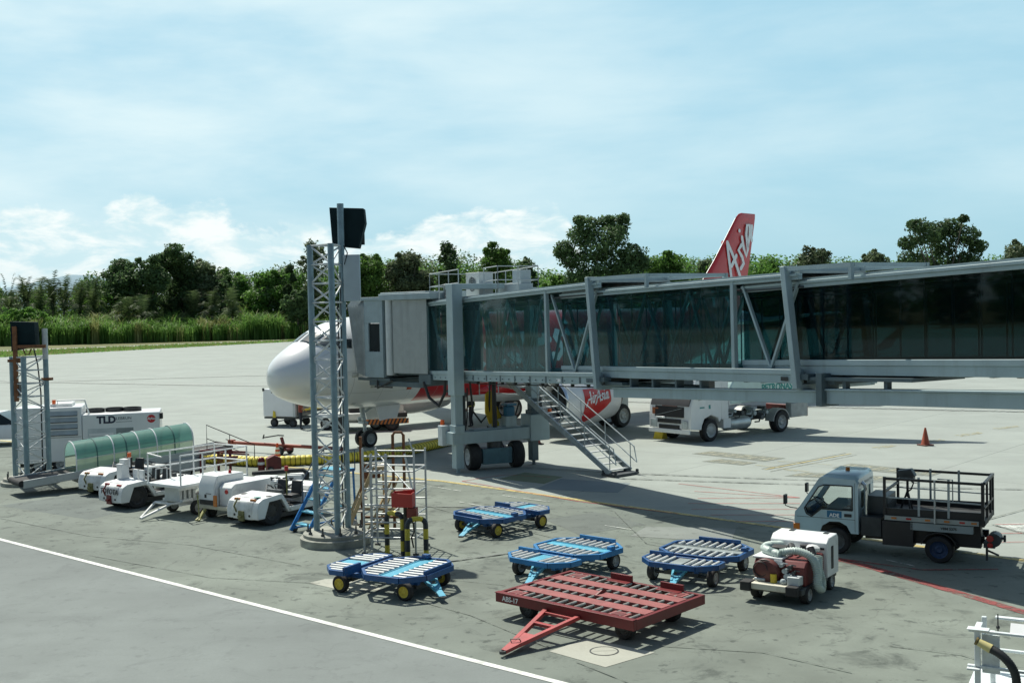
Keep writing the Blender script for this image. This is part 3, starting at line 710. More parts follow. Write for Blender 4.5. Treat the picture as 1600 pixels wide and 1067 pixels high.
# far hills, barely above the wood at the left
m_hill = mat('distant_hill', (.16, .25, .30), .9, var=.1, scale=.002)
b = MB(); ring = []
for i in range(40):
    X = -2600 + i * 90; h = 150 * math.exp(-((X + 1560) / 260) ** 2) + 120 * math.exp(-((X + 2100) / 400) ** 2) + 12 * mnoise.noise(Vector((X * .01, 0, 0)))
    ring.append([(X, 3600, -5), (X, 3800, max(2, h * .7)), (X, 4100, max(3, h)), (X, 4700, -5)])
b.loft(ring, caps=False, closed=False); tag(b.build('hills', m_hill), kind='structure')
# ================================================================ aircraft (local: x aft from nose, y starboard, z up)
NOSE = (-10.151, 45.869); YAW = .789
def fus_mat():
    m, t, N, L = nt('airliner_livery')
    out = N.new('ShaderNodeOutputMaterial'); b = N.new('ShaderNodeBsdfPrincipled'); L.new(b.outputs[0], out.inputs[0])
    tc = N.new('ShaderNodeTexCoord'); sp = N.new('ShaderNodeSeparateXYZ'); L.new(tc.outputs['Object'], sp.inputs[0])
    def M2(op, a, c):
        n = N.new('ShaderNodeMath'); n.operation = op
        for i, x in enumerate((a, c)):
            if isinstance(x, (int, float)): n.inputs[i].default_value = x
            else: L.new(x, n.inputs[i])
        return n.outputs[0]
    k = M2('ADD', sp.outputs[0], M2('MULTIPLY', M2('SUBTRACT', sp.outputs[2], 3.8), -.06))     # near-upright start of the red
    a = M2('GREATER_THAN', k, 7.05); c = M2('GREATER_THAN', sp.outputs[2], 1.95); f = M2('MULTIPLY', a, c)
    n = N.new('ShaderNodeTexNoise'); n.inputs['Scale'].default_value = .8; n.inputs['Detail'].default_value = 7; L.new(tc.outputs['Object'], n.inputs['Vector'])
    def mix(fac, A, B):
        q = N.new('ShaderNodeMix'); q.data_type = 'RGBA'; L.new(fac, q.inputs[0])
        for i, x in ((6, A), (7, B)):
            if isinstance(x, tuple): q.inputs[i].default_value = (*x, 1)
            else: L.new(x, q.inputs[i])
        return q.outputs[2]
    wh = mix(n.outputs['Fac'], (.70, .73, .73), (.80, .82, .82)); rd = mix(n.outputs['Fac'], (.40, .012, .014), (.50, .018, .02))
    # panel seams
    wv = M2('LESS_THAN', M2('PINGPONG', sp.outputs[0], .8), .011)
    col = mix(f, wh, rd); col = mix(M2('MULTIPLY', wv, .6), col, (.35, .36, .36))
    L.new(col, b.inputs['Base Color']); b.inputs['Roughness'].default_value = .28; b.inputs['Coat Weight'].default_value = .4; b.inputs['Coat Roughness'].default_value = .08
    return m
livery = fus_mat()
jetred = mat('airliner_red', (.56, .022, .022), .32, var=.06, coat=.3)
jetwhite = mat('airliner_white', (.76, .78, .78), .3, var=.04, coat=.3)
belly_grey = mat('airliner_grey', (.48, .51, .50), .4, var=.06)
nozzle = mat('burnt_metal', (.10, .095, .09), .4, metal=.8, var=.2)
lipm = mat('polished_lip', (.72, .74, .75), .18, metal=.9, var=.03)
ST = [  # s, z_top, z_bottom, half width
    (0.26, 3.36, 3.24, .06), (.29, 3.62, 2.98, .32), (.38, 3.86, 2.76, .58), (.56, 4.10, 2.56, .84), (.86, 4.34, 2.39, 1.08), (1.22, 4.56, 2.25, 1.28), (1.6, 4.78, 2.13, 1.44),
    (2.0, 5.04, 2.03, 1.57), (2.4, 5.28, 1.95, 1.67), (2.8, 5.46, 1.89, 1.75), (3.3, 5.61, 1.83, 1.83), (4.0, 5.74, 1.78, 1.90), (5.0, 5.84, 1.75, 1.955), (6.5, 5.89, 1.74, 1.975), (9, 5.89, 1.74, 1.975),
    (12, 5.89, 1.74, 1.975), (16, 5.89, 1.74, 1.975), (20, 5.89, 1.74, 1.975), (23.5, 5.89, 1.76, 1.975), (26, 5.89, 2.05, 1.93), (29, 5.87, 2.7, 1.72), (32, 5.80, 3.45, 1.35), (34.5, 5.66, 4.1, .93), (36.4, 5.48, 4.6, .52), (37.5, 5.3, 4.92, .2)]
def st(s):
    for i in range(len(ST) - 1):
        if ST[i][0] <= s <= ST[i + 1][0]:
            a, b = ST[i], ST[i + 1]; t = (s - a[0]) / (b[0] - a[0])
            p0 = ST[max(0, i - 1)]; p1 = ST[min(len(ST) - 1, i + 2)]
            r = []
            for k in (1, 2, 3):
                m0 = (b[k] - p0[k]) / (b[0] - p0[0]) * (b[0] - a[0]); m1 = (p1[k] - a[k]) / (p1[0] - a[0]) * (b[0] - a[0])
                if i == 0: m0 = (b[k] - a[k])
                t2, t3 = t * t, t * t * t
                r.append((2 * t3 - 3 * t2 + 1) * a[k] + (t3 - 2 * t2 + t) * m0 + (-2 * t3 + 3 * t2) * b[k] + (t3 - t2) * m1)
            return r
    return ST[-1][1:]
def fpt(s, th, off=0.0):
    """th: 0 = top, +90 = port side (-y)"""
    zt, zb, hw = st(s); zc = (zt + zb) / 2; hh = (zt - zb) / 2; a = R(th)
    # a flatter, squarer brow around the windscreen
    return Vector((s, -(hw + off) * sin(a), zc + (hh + off) * cos(a)))
air = thing('airliner', 'white nosed airliner with red body and red tail fin parked at the boarding bridge', 'airliner', (*NOSE, 0), YAW)
b = MB(); ss = [.26, .27, .29, .33, .38, .46, .56, .70, .86] + [1 + .2 * i for i in range(20)] + [5 + .75 * i for i in range(44)]
ss = [s for s in ss if s <= 37.5] + [37.5]; NR = 56
b.loft([[fpt(s, 360 * j / NR) for j in range(NR)] for s in ss]); fus = b.build('fuselage', livery, air, smooth=60)
wsm = mat('windscreen_glass', (.10, .115, .115), .12, var=.1, spec=.8); wsm2 = mat('side_window_glass', (.02, .03, .035), .08, var=.1, spec=.7)
def patch(c4, name, m, par, off=.012, n=8):
    (s0, t0), (s1, t1), (s2, t2), (s3, t3) = c4; b = MB(); g = []
    for i in range(n + 1):
        row = []
        for j in range(n + 1):
            u, v = i / n, j / n
            s_ = (s0 * (1 - u) + s1 * u) * (1 - v) + (s3 * (1 - u) + s2 * u) * v; th = (t0 * (1 - u) + t1 * u) * (1 - v) + (t3 * (1 - u) + t2 * u) * v
            row.append(fpt(s_, th, off))
        g.append(row)
    b.loft(g, caps=False, closed=False); o = b.build(name, m, par, normals=False); sm = o.modifiers.new('thick', 'SOLIDIFY'); sm.thickness = .01
    return o
for sg in (1, -1):
    patch([(1.62, 4 * sg), (1.72, 33 * sg), (2.36, 30 * sg), (2.18, 3 * sg)], 'windscreen', wsm, fus)
    patch([(1.80, 37 * sg), (2.42, 60 * sg), (2.98, 50 * sg), (2.46, 32 * sg)], 'cockpit_window', wsm, fus)
    patch([(2.52, 61 * sg), (3.15, 66 * sg), (3.30, 53 * sg), (3.06, 51 * sg)], 'cockpit_window', wsm2, fus)
    # doors and cabin windows
    b = MB()
    for i in range(44):
        s_ = 7.3 + i * .53
        if 15 < s_ < 16.2: continue
        p = fpt(s_, 73 * sg, .006); q = fpt(s_, 66 * sg, .006)
        b.add([(p.x - .11, p.y, p.z), (p.x + .11, p.y, p.z), (q.x + .11, q.y, q.z), (q.x - .11, q.y, q.z)], [(0, 1, 2, 3)])
    b.build('cabin_window', wsm2, fus, normals=False)
    patch([(4.55, 108 * sg), (5.4, 108 * sg), (5.4, 45 * sg), (4.55, 45 * sg)], 'cabin_door', jetwhite, fus, .008)
# small marks on the nose
patch([(3.05, 104), (3.35, 104), (3.35, 98), (3.05, 98)], 'access_panel', belly_grey, fus, .006, 3)
patch([(6.15, 128), (6.42, 128), (6.42, 120), (6.15, 120)], 'warning_placard', mat('red_placard', (.5, .08, .03), .5), fus, .006, 3)
patch([(8.6, 140), (9.0, 140), (9.0, 135), (8.6, 135)], 'access_panel', darkgrey, fus, .006, 3)
b = MB(); p = fpt(3.95, 82, .012); b.text('NOW EVERYONE', .16, frame(p, (1, 0, 0), (0, 0, 1)) @ Matrix.Translation((.2, .16, 0))); b.text('CAN FLY', .24, frame(p, (1, 0, 0), (0, 0, 1)) @ Matrix.Translation((.2, -.14, 0)))
b.build('slogan', black, fus)
for th in (62, 96, 128):
    b = MB(); pts_ = [fpt(1.3 + .25 * k, th, .002) for k in range(22)]
    b.tube(pts_, .007, 4); b.build('panel_seam', belly_grey, fus)
for s_, th, w_ in ((2.5, 100, .16), (4.1, 118, .22), (2.9, 134, .18), (5.9, 112, .2), (3.6, 150, .2)): patch([(s_, th + 3), (s_ + w_, th + 3), (s_ + w_, th - 2), (s_, th - 2)], 'access_panel', belly_grey, fus, .005, 2)
b = MB(); b.bar(fpt(1.5, 118, 0), fpt(1.5, 118, .14), .05, .05); b.bar(fpt(1.5, 118, .14) + Vector((-.16, 0, 0)), fpt(1.5, 118, .14), .03); b.build('pitot_probe', darkgrey, fus)
# belly fairing
b = MB(); b.loft([[(s_, hw * cos(a), zc + hh * sin(a)) for a in [2 * pi * j / 24 for j in range(24)]] for s_, hw, zc, hh in [(10.2, .5, 2.15, .3), (11.2, 1.6, 2.2, .62), (13, 2.05, 2.25, .82), (17, 2.1, 2.25, .85), (19.5, 1.9, 2.3, .7), (21.5, .6, 2.3, .4)]])
b.build('belly_fairing', livery, fus)
# wings
def wing(sg):
    b = MB(); S_ = [(1.7, 11.6, 7.1, 2.35, .70), (6.4, 14.6, 4.0, 2.85, .42), (11.5, 17.3, 2.75, 3.35, .28), (16.6, 20.0, 1.6, 3.9, .17)]
    prof = [(0, 0), (.03, .35), (.12, .62), (.35, .6), (.7, .32), (1, .0), (.7, -.2), (.35, -.38), (.1, -.32)]
    b.loft([[(x0 + c * u, -sg * y, z + t * v) for u, v in prof] for y, x0, c, z, t in S_])
    return b.build('wing', belly_grey, air)
for sg in (1, -1):
    wg = wing(sg)
    b = MB(); b.loft([[(20.0, -sg * 16.6, 3.95), (21.6, -sg * 16.6, 3.95), (21.5, -sg * 16.66, 3.99)], [(21.2, -sg * 17.0, 4.7), (22.0, -sg * 17.0, 4.7), (21.9, -sg * 17.04, 4.75)], [(21.9, -sg * 17.15, 5.9), (22.4, -sg * 17.15, 5.9), (22.3, -sg * 17.18, 5.9)]]); b.build('winglet', jetred, wg)
    b = MB()
    for y, x0 in ((7.6, 17.2), (11.2, 18.8)):
        z = 2.85 + (y - 6.4) * .1 - .28; b.loft([[(x0 + dx, -sg * y + r * cos(a), z + r * 1.1 * sin(a)) for a in [2 * pi * j / 10 for j in range(10)]] for dx, r in ((-.6, .03), (0, .2), (1.2, .23), (2.4, .14), (3.0, .02))])
    b.build('flap_fairing', belly_grey, wg)
# engines: cowl, lip, fan, core, pylon
for sg in (1, -1):
    y = -sg * 5.75; zc = 1.78; X0 = 11.0
    en = bpy.data.objects.new('engine', None); COL.objects.link(en); en.parent = air
    b = MB(); b.lathe((X0, y, zc), (1, 0, 0), [(.99, .12), (1.10, .3), (1.17, .8), (1.19, 1.5), (1.16, 2.4), (1.06, 3.3), (.98, 3.75), (.93, 3.75), (.95, 3.2), (.92, 2.0), (.86, .8), (.87, .3)], 48, closed=True); b.build('cowl', jetwhite, en)
    b = MB(); b.lathe((X0, y, zc), (1, 0, 0), [(.99, .125), (.975, .04), (.935, 0), (.895, .04), (.87, .16), (.86, .31), (.93, .3)], 48, closed=True); b.build('inlet_lip', lipm, en)
    b = MB(); b.lathe((X0, y, zc), (1, 0, 0), [(.0, .95), (.85, 1.0)], 36)
    for k in range(24):
        a = 2 * pi * k / 24; a2 = a + .16
        b.add([(X0 + .88, y + .25 * cos(a), zc + .25 * sin(a)), (X0 + .78, y + .84 * cos(a), zc + .84 * sin(a)), (X0 + .92, y + .84 * cos(a2), zc + .84 * sin(a2)), (X0 + .96, y + .25 * cos(a2 + .2), zc + .25 * sin(a2 + .2))], [(0, 1, 2, 3)], 1)
    b.lathe((X0, y, zc), (1, 0, 0), [(.0, .45), (.10, .5), (.2, .66), (.27, .95)], 20, 1); b.build('fan', [black, darkgrey], en, normals=False)
    b = MB(); b.lathe((X0, y, zc), (1, 0, 0), [(.78, 3.2), (.74, 3.75), (.55, 4.4), (.50, 4.4), (.5, 3.2)], 32, closed=True); b.lathe((X0, y, zc), (1, 0, 0), [(.34, 3.6), (.3, 4.4), (.05, 5.0)], 24); b.build('exhaust', nozzle, en)
    b = MB(); b.prism([(X0 + .9, zc + 1.0), (X0 + 1.4, zc + 1.36), (X0 + 5.2, zc + 1.25), (X0 + 5.6, zc + .75), (X0 + 3.8, zc + .35), (X0 + 3.0, zc + .9)], 'y', y - .16, y + .16); b.build('pylon', jetwhite, en)
    # red shield with the lettering on the outer side
    for side in (sg,):
        b = MB(); g = []
        for i in range(13):
            u = i / 12; row = []
            for j in range(15):
                v = j / 14; th = R(62 + 92 * v)                  # from above the middle to below it
                wv = (1 - max(0, v - .35) / .65 * (.75 + .25 * u)) if v > .35 else 1
                x_ = .95 + 1.9 * u * (wv if v > .35 else 1); rr = 1.02 + .0 * u
                # cowl radius by station
                pr = [(.12, .99), (.3, 1.10), (.8, 1.17), (1.5, 1.19), (2.4, 1.16), (3.3, 1.06)]
                for (xa, ra), (xb, rb) in zip(pr, pr[1:]):
                    if xa <= x_ <= xb: rr = ra + (rb - ra) * (x_ - xa) / (xb - xa)
                rr += .014; row.append((X0 + x_, y - side * rr * sin(th), zc + rr * cos(th)))
            g.append(row)
        b.loft(g, caps=False, closed=False); b.build('red_shield', jetred, en, normals=False)
# lettering strokes in a unit box (x right, y up), brush script
SCRIPT = {
    'A': ([[(-.05, -.18), (.05, .0), (.42, .98)], [(.42, .98), (.50, .5), (.62, .0)], [(.12, .32), (.62, .40)]], .72),
    'i': ([[(.12, .55), (.08, .12), (.16, .0), (.28, .08)], [(.17, .80)]], .30),
    'r': ([[(.08, .55), (.06, .0)], [(.07, .32), (.2, .52), (.34, .52)]], .36),
    's': ([[(.36, .5), (.2, .56), (.1, .44), (.22, .30), (.32, .16), (.2, .01), (.02, .06)]], .42),
    'a': ([[(.40, .48), (.22, .56), (.06, .36), (.08, .10), (.22, .0), (.36, .16), (.42, .52)], [(.42, .55), (.38, .14), (.46, .0), (.56, .06)]], .60)}
def script(txt, size, slant=.22):
    x = 0; out = []
    for ch in txt:
        st_, w_ = SCRIPT[ch]; out += [[((x + px + py * slant) * size, py * size) for px, py in s] for s in st_]; x += w_
    return out, x * size
for sg, side in ((1, 1), (-1, -1)):
    y = -sg * 5.75; rr = 1.21
    b = MB(); stx, wdt = script('AirAsia', .52)
    # wrap the lettering round the cowl
    tmp = MB(); tmp.ribbon(stx, .085, Matrix.Identity(4), 0)
    def wrap(p):
        u = (p[0] if sg > 0 else wdt - p[0]); th = R(90) - (p[1] - .10 + p[0] * .10 * (1)) / rr
        rx = 1.19 if u < 1.1 else 1.19 - (u - 1.1) * .045
        r2 = rx + .02 + p[2]; return (11.0 + 1.08 + u * .86, y - sg * r2 * sin(th), 1.78 + r2 * cos(th))
    b.add([wrap(v) for v in tmp.v], tmp.f)
    stx, w2 = script('Airi', .2)
    b.build('lettering', jetwhite, air, normals=False, smooth=0)
for sg in (1, -1):
    stx, wdt = script('AirAsia', 2.3, .12); tmp = MB(); tmp.ribbon(stx, .36, Matrix.Identity(4), 0); b = MB()
    def wrapf(p):
        s_ = 10.4 + (p[0] if sg > 0 else wdt - p[0]) * 1.0; th = 108 - (p[1] + .35) / 2.0 * 57.3
        return fpt(s_, th * sg, .02 + p[2])
    b.add([wrapf(v) for v in tmp.v], tmp.f); b.build('body_lettering', jetwhite, fus, normals=False, smooth=0)
# fin
b = MB(); fr = [(29.0, 6.9, 5.75, .46), (31.6, 5.05, 7.8, .36), (35.0, 1.95, 11.76, .16)]
prof = [(0, 0), (.02, .4), (.1, .8), (.3, 1), (.6, .7), (1, .05), (1, -.05), (.6, -.7), (.3, -1), (.1, -.8), (.02, -.4)]
def finring(x0, c, z, t): return [(x0 + c * u, t / 2 * v, z) for u, v in prof]
b.loft([finring(29.0, 6.3, 5.6, .5), finring(29.75, 5.68, 6.3, .44), finring(32.2, 3.95, 8.75, .30), finring(34.62, 2.22, 11.45, .17), finring(34.95, 1.92, 11.70, .14), finring(35.25, 1.6, 11.78, .08)])
fin = b.build('tail_fin', jetred, air, smooth=50)
b = MB(); b.loft([[(29.0 - .012, .012 * k, 5.6) for k in (-2, 0, 2)] + [(29.06, .0, 5.6)], [(32.2 - .012, .01 * k, 8.75) for k in (-2, 0, 2)] + [(32.25, .0, 8.75)], [(34.62 - .012, .008 * k, 11.45) for k in (-2, 0, 2)] + [(34.65, 0, 11.45)]]); b.build('leading_edge', belly_grey, fin)
FINTXT = [[(33.4, 9.86), (33.51, 9.03), (33.77, 7.55)], [(33.43, 9.86), (34.15, 8.84), (34.73, 7.76)], [(33.81, 8.39), (34.37, 9.05)],
 [(34.97, 9.73), (34.63, 9.41), (35.03, 8.98), (35.18, 8.58), (34.84, 8.25)], [(35.07, 10.23), (35.23, 9.55), (35.49, 9.05), (35.72, 9.56)], [(34.8, 10.63)],
 [(35.68, 9.56), (35.56, 10.41), (35.69, 11.01), (35.98, 11.04), (35.96, 10.38), (35.69, 9.64)], [(36.24, 10.97), (36.11, 10.39), (36.18, 10.06)], [(32.81, 7.63)],
 [(32.9, 7.1), (33.1, 6.5), (33.35, 6.2)], [(33.4, 6.9), (33.75, 6.1)], [(31.6, 7.0), (31.75, 6.0)]]
for sg in (1, -1):
    b = MB(); b2 = MB(); b2.ribbon([[(x, z) for x, z in st_] for st_ in FINTXT], .25, Matrix.Identity(4), 0)
    b.add([(p[0], -sg * (.205 - .017 * (p[1] - 7.5) + .012 + p[2]), p[1]) for p in b2.v], b2.f); b.build('lettering', jetwhite, fin, normals=False, smooth=0)
# tailplanes
for sg in (1, -1):
    b = MB(); b.loft([[(x0 + c * u, -sg * y, z + t / 2 * v) for u, v in prof] for y, x0, c, z, t in [(.6, 31.8, 4.2, 4.85, .34), (6.2, 35.2, 1.6, 5.4, .14)]]); b.build('tailplane', jetwhite, air)
# landing gear
def wheel(b, x, y, z, r, w_, mi=0, mr=1, ax=(0, 1, 0)):
    a = Vector(ax).normalized(); o = Vector((x, y, z)) - a * w_ / 2
    b.lathe(o, a, [(r * .62, .0), (r * .9, .0), (r * .985, w_ * .14), (r, w_ * .3), (r, w_ * .7), (r * .985, w_ * .86), (r * .9, w_), (r * .62, w_)], 28, mi, closed=True)
    b.lathe(o, a, [(.001, w_ * .12), (r * .2, w_ * .06), (r * .34, w_ * .16), (r * .52, w_ * .12), (r * .63, -.004), (r * .63, w_ + .004), (r * .52, w_ * .88), (r * .34, w_ * .84), (r * .2, w_ * .94), (.001, w_ * .88)], 20, mr)
    for k in range(8):
        t = 2 * pi * k / 8; p = a.orthogonal().normalized(); q = a.cross(p); c = o + (p * cos(t) + q * sin(t)) * r * .44
        for f in (.05, .95): b.cyl(c + a * w_ * (f - .03), c + a * w_ * (f + .03), r * .05, n=6, mi=mr)
hubgrey = mat('wheel_hub_grey', (.36, .38, .38), .45, metal=.3, var=.12, dirt=(.1, .09, .08), dirt_amt=.5, dirt_scale=8)
ng = bpy.data.objects.new('nose_gear', None); COL.objects.link(ng); ng.parent = air
for s_ in (-1, 1):
    b = MB(); wheel(b, 5.07, s_ * .25, .385, .385, .22); b.build('wheel', [rubber, hubgrey], ng)
b = MB(); b.cyl((5.07, -.3, .385), (5.07, .3, .385), .06); b.cyl((5.07, 0, .38), (4.95, 0, 1.2), .07); b.cyl((4.95, 0, 1.1), (4.85, 0, 2.0), .11); b.cyl((4.9, 0, 1.5), (5.9, 0, 1.95), .05); b.cyl((5.0, .12, .7), (5.25, .12, 1.0), .025); b.cyl((5.25, .12, 1.0), (4.95, .1, 1.35), .025)
b.sphere((4.85, -.16, 1.25), .10, n=10); b.sphere((4.85, .16, 1.25), .10, n=10); b.bx(4.8, 5.05, -.2, .2, 1.05, 1.15); b.build('strut', galv, ng)
for s_ in (-1, 1):
    b = MB(); b.bx(4.4, 6.6, s_ * .42 - .015, s_ * .42 + .015, 1.2, 1.82) if False else b.prism([(5.3, 1.80), (6.7, 1.80), (6.5, 1.25), (5.5, 1.15)], 'y', s_ * .45 - .015, s_ * .45 + .015); b.build('gear_door', jetwhite, ng)
for sg in (1, -1):
    mg = bpy.data.objects.new('main_gear', None); COL.objects.link(mg); mg.parent = air; y = -sg * 3.795
    for s_ in (-1, 1):
        b = MB(); wheel(b, 17.71, y + s_ * .46, .585, .585, .42); b.build('wheel', [rubber, hubgrey], mg)
    b = MB(); b.cyl((17.71, y - .5, .585), (17.71, y + .5, .585), .09); b.cyl((17.71, y, .5), (17.6, y, 2.6), .15); b.cyl((17.6, y, 1.5), (17.5, y + sg * 1.5, 2.4), .08); b.build('strut', galv, mg)
    b = MB(); b.bx(17.2, 18.2, y - sg * .55, y - sg * .51, .95, 2.5); b.build('gear_door', belly_grey, mg)
# ================================================================ boarding bridge (local: x along the tunnel towards the terminal, y away from the camera)
BR = thing('boarding_bridge', 'long glazed grey boarding bridge on a wheeled lift column, docked at the airliner', 'boarding bridge', (-1.9, 41.2, 0), R(-60))
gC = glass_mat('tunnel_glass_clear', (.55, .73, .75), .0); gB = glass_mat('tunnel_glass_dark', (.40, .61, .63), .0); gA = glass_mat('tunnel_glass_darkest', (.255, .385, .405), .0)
roofm = mat('bridge_roof_sheet', (.30, .36, .37), .5, var=.15, dirt=(.2, .2, .18), dirt_amt=.4)
floorm = mat('bridge_floor', (.05, .055, .055), .7); innerm = mat('bridge_inner_dark', (.035, .042, .045), .6)
mull = mat('bridge_mullion', (.13, .19, .21), .5)
def zbC(s): return 3.37 + .031 * (s - .3)
def zrC(s): return 6.30 + .034 * (s + 2.9)
def seg(b, s0, s1, y0, y1, za, zb_, mi=0):
    """box along the tunnel whose bottom/top follow za(s), zb(s)"""
    b.add([(s0, y0, za(s0)), (s1, y0, za(s1)), (s1, y1, za(s1)), (s0, y1, za(s0)), (s0, y0, zb_(s0)), (s1, y0, zb_(s1)), (s1, y1, zb_(s1)), (s0, y1, zb_(s0))],
          [(0, 3, 2, 1), (4, 5, 6, 7), (0, 1, 5, 4), (1, 2, 6, 5), (2, 3, 7, 6), (3, 0, 4, 7)], mi)
off = lambda f, d: (lambda s: f(s) + d)
def tunnel(name, s0, s1, y0, y1, fb, ft, glass, mul, hb=.36, ht=.16, gs0=None, gs1=None, zig=None, vs=()):
    t = bpy.data.objects.new(name, None); COL.objects.link(t); t.parent = BR
    gs0 = s0 if gs0 is None else gs0; gs1 = s1 if gs1 is None else gs1
    for ya, yb in ((y0, y0 + .14), (y1 - .14, y1)):
        b = MB()
        seg(b, s0, s1, ya, yb, fb, off(fb, hb * .62)); seg(b, s0, s1, ya - (.03 if ya == y0 else -.03), yb, off(fb, hb * .62), off(fb, hb))
        seg(b, s0, s1, ya, yb, off(ft, -ht), off(ft, -ht * .45)); seg(b, s0, s1, ya - .05 if ya == y0 else ya, yb if ya == y0 else yb + .05, off(ft, -ht * .45), ft)
        b.build('side_beam', steel, t, bevel=.012)
    b = MB(); seg(b, s0 + .02, s1 - .02, y0 + .15, y1 - .15, off(fb, .12), off(fb, .24)); 
    k = s0 + .3
    while k < s1: b.bx(k, k + .1, y0 + .16, y1 - .16, fb(k) - .02, fb(k) + .11); k += .62
    b.build('floor', floorm, t)
    b = MB(); seg(b, s0 + .02, s1 - .02, y0 + .06, y1 - .06, off(ft, .004), off(ft, .06)); b.build('roof', roofm, t)
    b = MB(); seg(b, s0 + .02, s1 - .02, y0 + .15, y1 - .15, off(ft, -.34), off(ft, -.30)); b.build('ceiling', innerm, t)
    for ya in (y0 + .05, y1 - .06):
        b = MB(); seg(b, gs0, gs1, ya, ya + .012, off(fb, hb + .002), off(ft, -ht - .002)); b.build('glazing', glass, t)
    for s_ in mul:
        for ya in (y0 + .075, y1 - .12): MB().bar((s_, ya + .02, fb(s_) + hb), (s_ - .0, ya + .02, ft(s_) - ht), .028, .025).build('mullion', mull, t)
    if zig:
        for n_, (ya, w_) in enumerate(((y0 + .16, .085), (y1 - .17, .085))):
            b = MB()
            for (sa, sb) in zig:
                sm = (sa + sb) / 2; zt = ft(sm) - ht - .1
                b.bar((sa, ya, ft(sa) - ht - .05), (sm, ya, fb(sm) + hb), w_, .06); b.bar((sm, ya, fb(sm) + hb), (sb, ya, ft(sb) - ht - .05), w_, .06)
            b.build('truss', steel, t)
    for s_ in vs:
        for ya in (y0 - .01, y1 - .11): MB().bar((s_, ya + .06, fb(s_) + hb - .05), (s_ - .03, ya + .06, ft(s_) - .02), .13, .12).build('post', steel, t, bevel=.008)
    return t
CY0, CY1 = 0.0, 2.75
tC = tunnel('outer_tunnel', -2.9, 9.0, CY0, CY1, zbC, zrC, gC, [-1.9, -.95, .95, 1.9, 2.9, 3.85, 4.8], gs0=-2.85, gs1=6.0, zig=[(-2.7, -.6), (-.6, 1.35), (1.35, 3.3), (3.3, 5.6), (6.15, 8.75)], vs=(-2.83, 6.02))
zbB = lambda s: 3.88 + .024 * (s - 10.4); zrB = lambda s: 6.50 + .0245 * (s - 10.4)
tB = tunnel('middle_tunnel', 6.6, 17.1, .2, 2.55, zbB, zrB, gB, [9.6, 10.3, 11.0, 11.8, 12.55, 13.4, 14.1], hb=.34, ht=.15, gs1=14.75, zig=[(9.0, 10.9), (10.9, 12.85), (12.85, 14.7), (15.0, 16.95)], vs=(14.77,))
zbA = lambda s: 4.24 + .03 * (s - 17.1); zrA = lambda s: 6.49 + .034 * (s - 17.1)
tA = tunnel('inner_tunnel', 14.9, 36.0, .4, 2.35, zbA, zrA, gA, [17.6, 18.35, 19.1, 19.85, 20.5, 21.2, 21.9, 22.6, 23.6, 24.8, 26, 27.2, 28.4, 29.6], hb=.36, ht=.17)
# portal frames at the open ends of the outer and middle tunnels, with the rail that carries the next one
def portal(s, y0, y1, fb, ft, lean, w_, rail, name='portal_frame'):
    p = bpy.data.objects.new(name, None); COL.objects.link(p); p.parent = BR
    for ya in (y0 - .14, y1 + .02):
        MB().bar((s, ya + .06, fb(s) - .12), (s - lean, ya + .06, ft(s - lean) + .18), w_, .16).build('upright', steel, p, bevel=.012)
    MB().bar((s - lean, y0 - .15, ft(s - lean) + .10), (s - lean, y1 + .15, ft(s - lean) + .10), .16, .18).build('cross_beam', steel, p, bevel=.012); MB().bar((s, y0 - .1, fb(s) - .08), (s, y1 + .1, fb(s) - .08), .14, .14).build('cross_beam', steel, p, bevel=.012)
    if rail:
        for ya in (y0 - .12, y1 + .02):
            b = MB()
            b.bar((s - lean + .1, ya + .05, ft(s - lean) + .12), (s - lean + rail, ya + .05, ft(s - lean) + .14), .1, .10)
            b.bar((s - lean + rail - .03, ya + .05, ft(s - lean) + .19), (s - lean + rail - .03, ya + .05, ft(s - lean) - .2), .09, .09)
            b.build('guide_rail', steel, p)
        MB().bar((s - lean + rail - .04, y0 + .02, ft(s - lean) + .14), (s - lean + rail - .04, y1 - .0, ft(s - lean) + .14), .09, .09).build('cross_beam', steel, p)
    b = MB(); b.bx(s + .12, s + 1.0, y0 + .1, y1 - .1, fb(s) + .02, fb(s) + .10); b.bx(s + .05, s + .3, y0 - .05, y0 + .2, fb(s) + .1, fb(s) + .24); b.build('roller_bracket', steel_dark, p)
portal(9.02, CY0, CY1, zbC, zrC, .38, .20, 2.9); portal(17.12, .2, 2.55, zbB, zrB, .38, .20, 2.1)
# lower guide beam under the inner tunnels, with hangers
zg = lambda s: 3.31 + .0405 * (s - 10.4)
b = MB(); seg(b, 9.35, 17.72, .25, .50, zg, off(zg, .27)); seg(b, 9.35, 17.72, .19, .56, off(zg, .27), off(zg, .31)); b.build('guide_beam', steel, BR, bevel=.01)
b = MB(); seg(b, 17.9, 36, .25, .50, off(zg, -.01), off(zg, .30)); seg(b, 17.9, 36, .19, .56, off(zg, .30), off(zg, .345)); b.build('guide_beam', steel, BR, bevel=.01)
b = MB(); b.bx(17.72, 17.9, .1, .66, zg(17.8) - .06, zbA(17.8) + .05)
for s_ in (18.35, 19.55): b.bx(s_, s_ + .1, .3, .44, zg(s_) + .34, zbA(s_) - .05)
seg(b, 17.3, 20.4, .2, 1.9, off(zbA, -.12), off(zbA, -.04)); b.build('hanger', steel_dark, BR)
b = MB()
for k in range(10): b.bx(10.2 + k * .35, 10.28 + k * .35, .24, .5, zg(10.2 + k * .35) + .31, zbB(10.2 + k * .35) - .0) if k % 3 == 0 else None
b.tube([(9.6, .9, zbC(9.0) - .05), (12.8, .9, 3.66), (13.0, .9, 3.60)], .11, 8); b.build('cable_tray', steel_dark, BR)
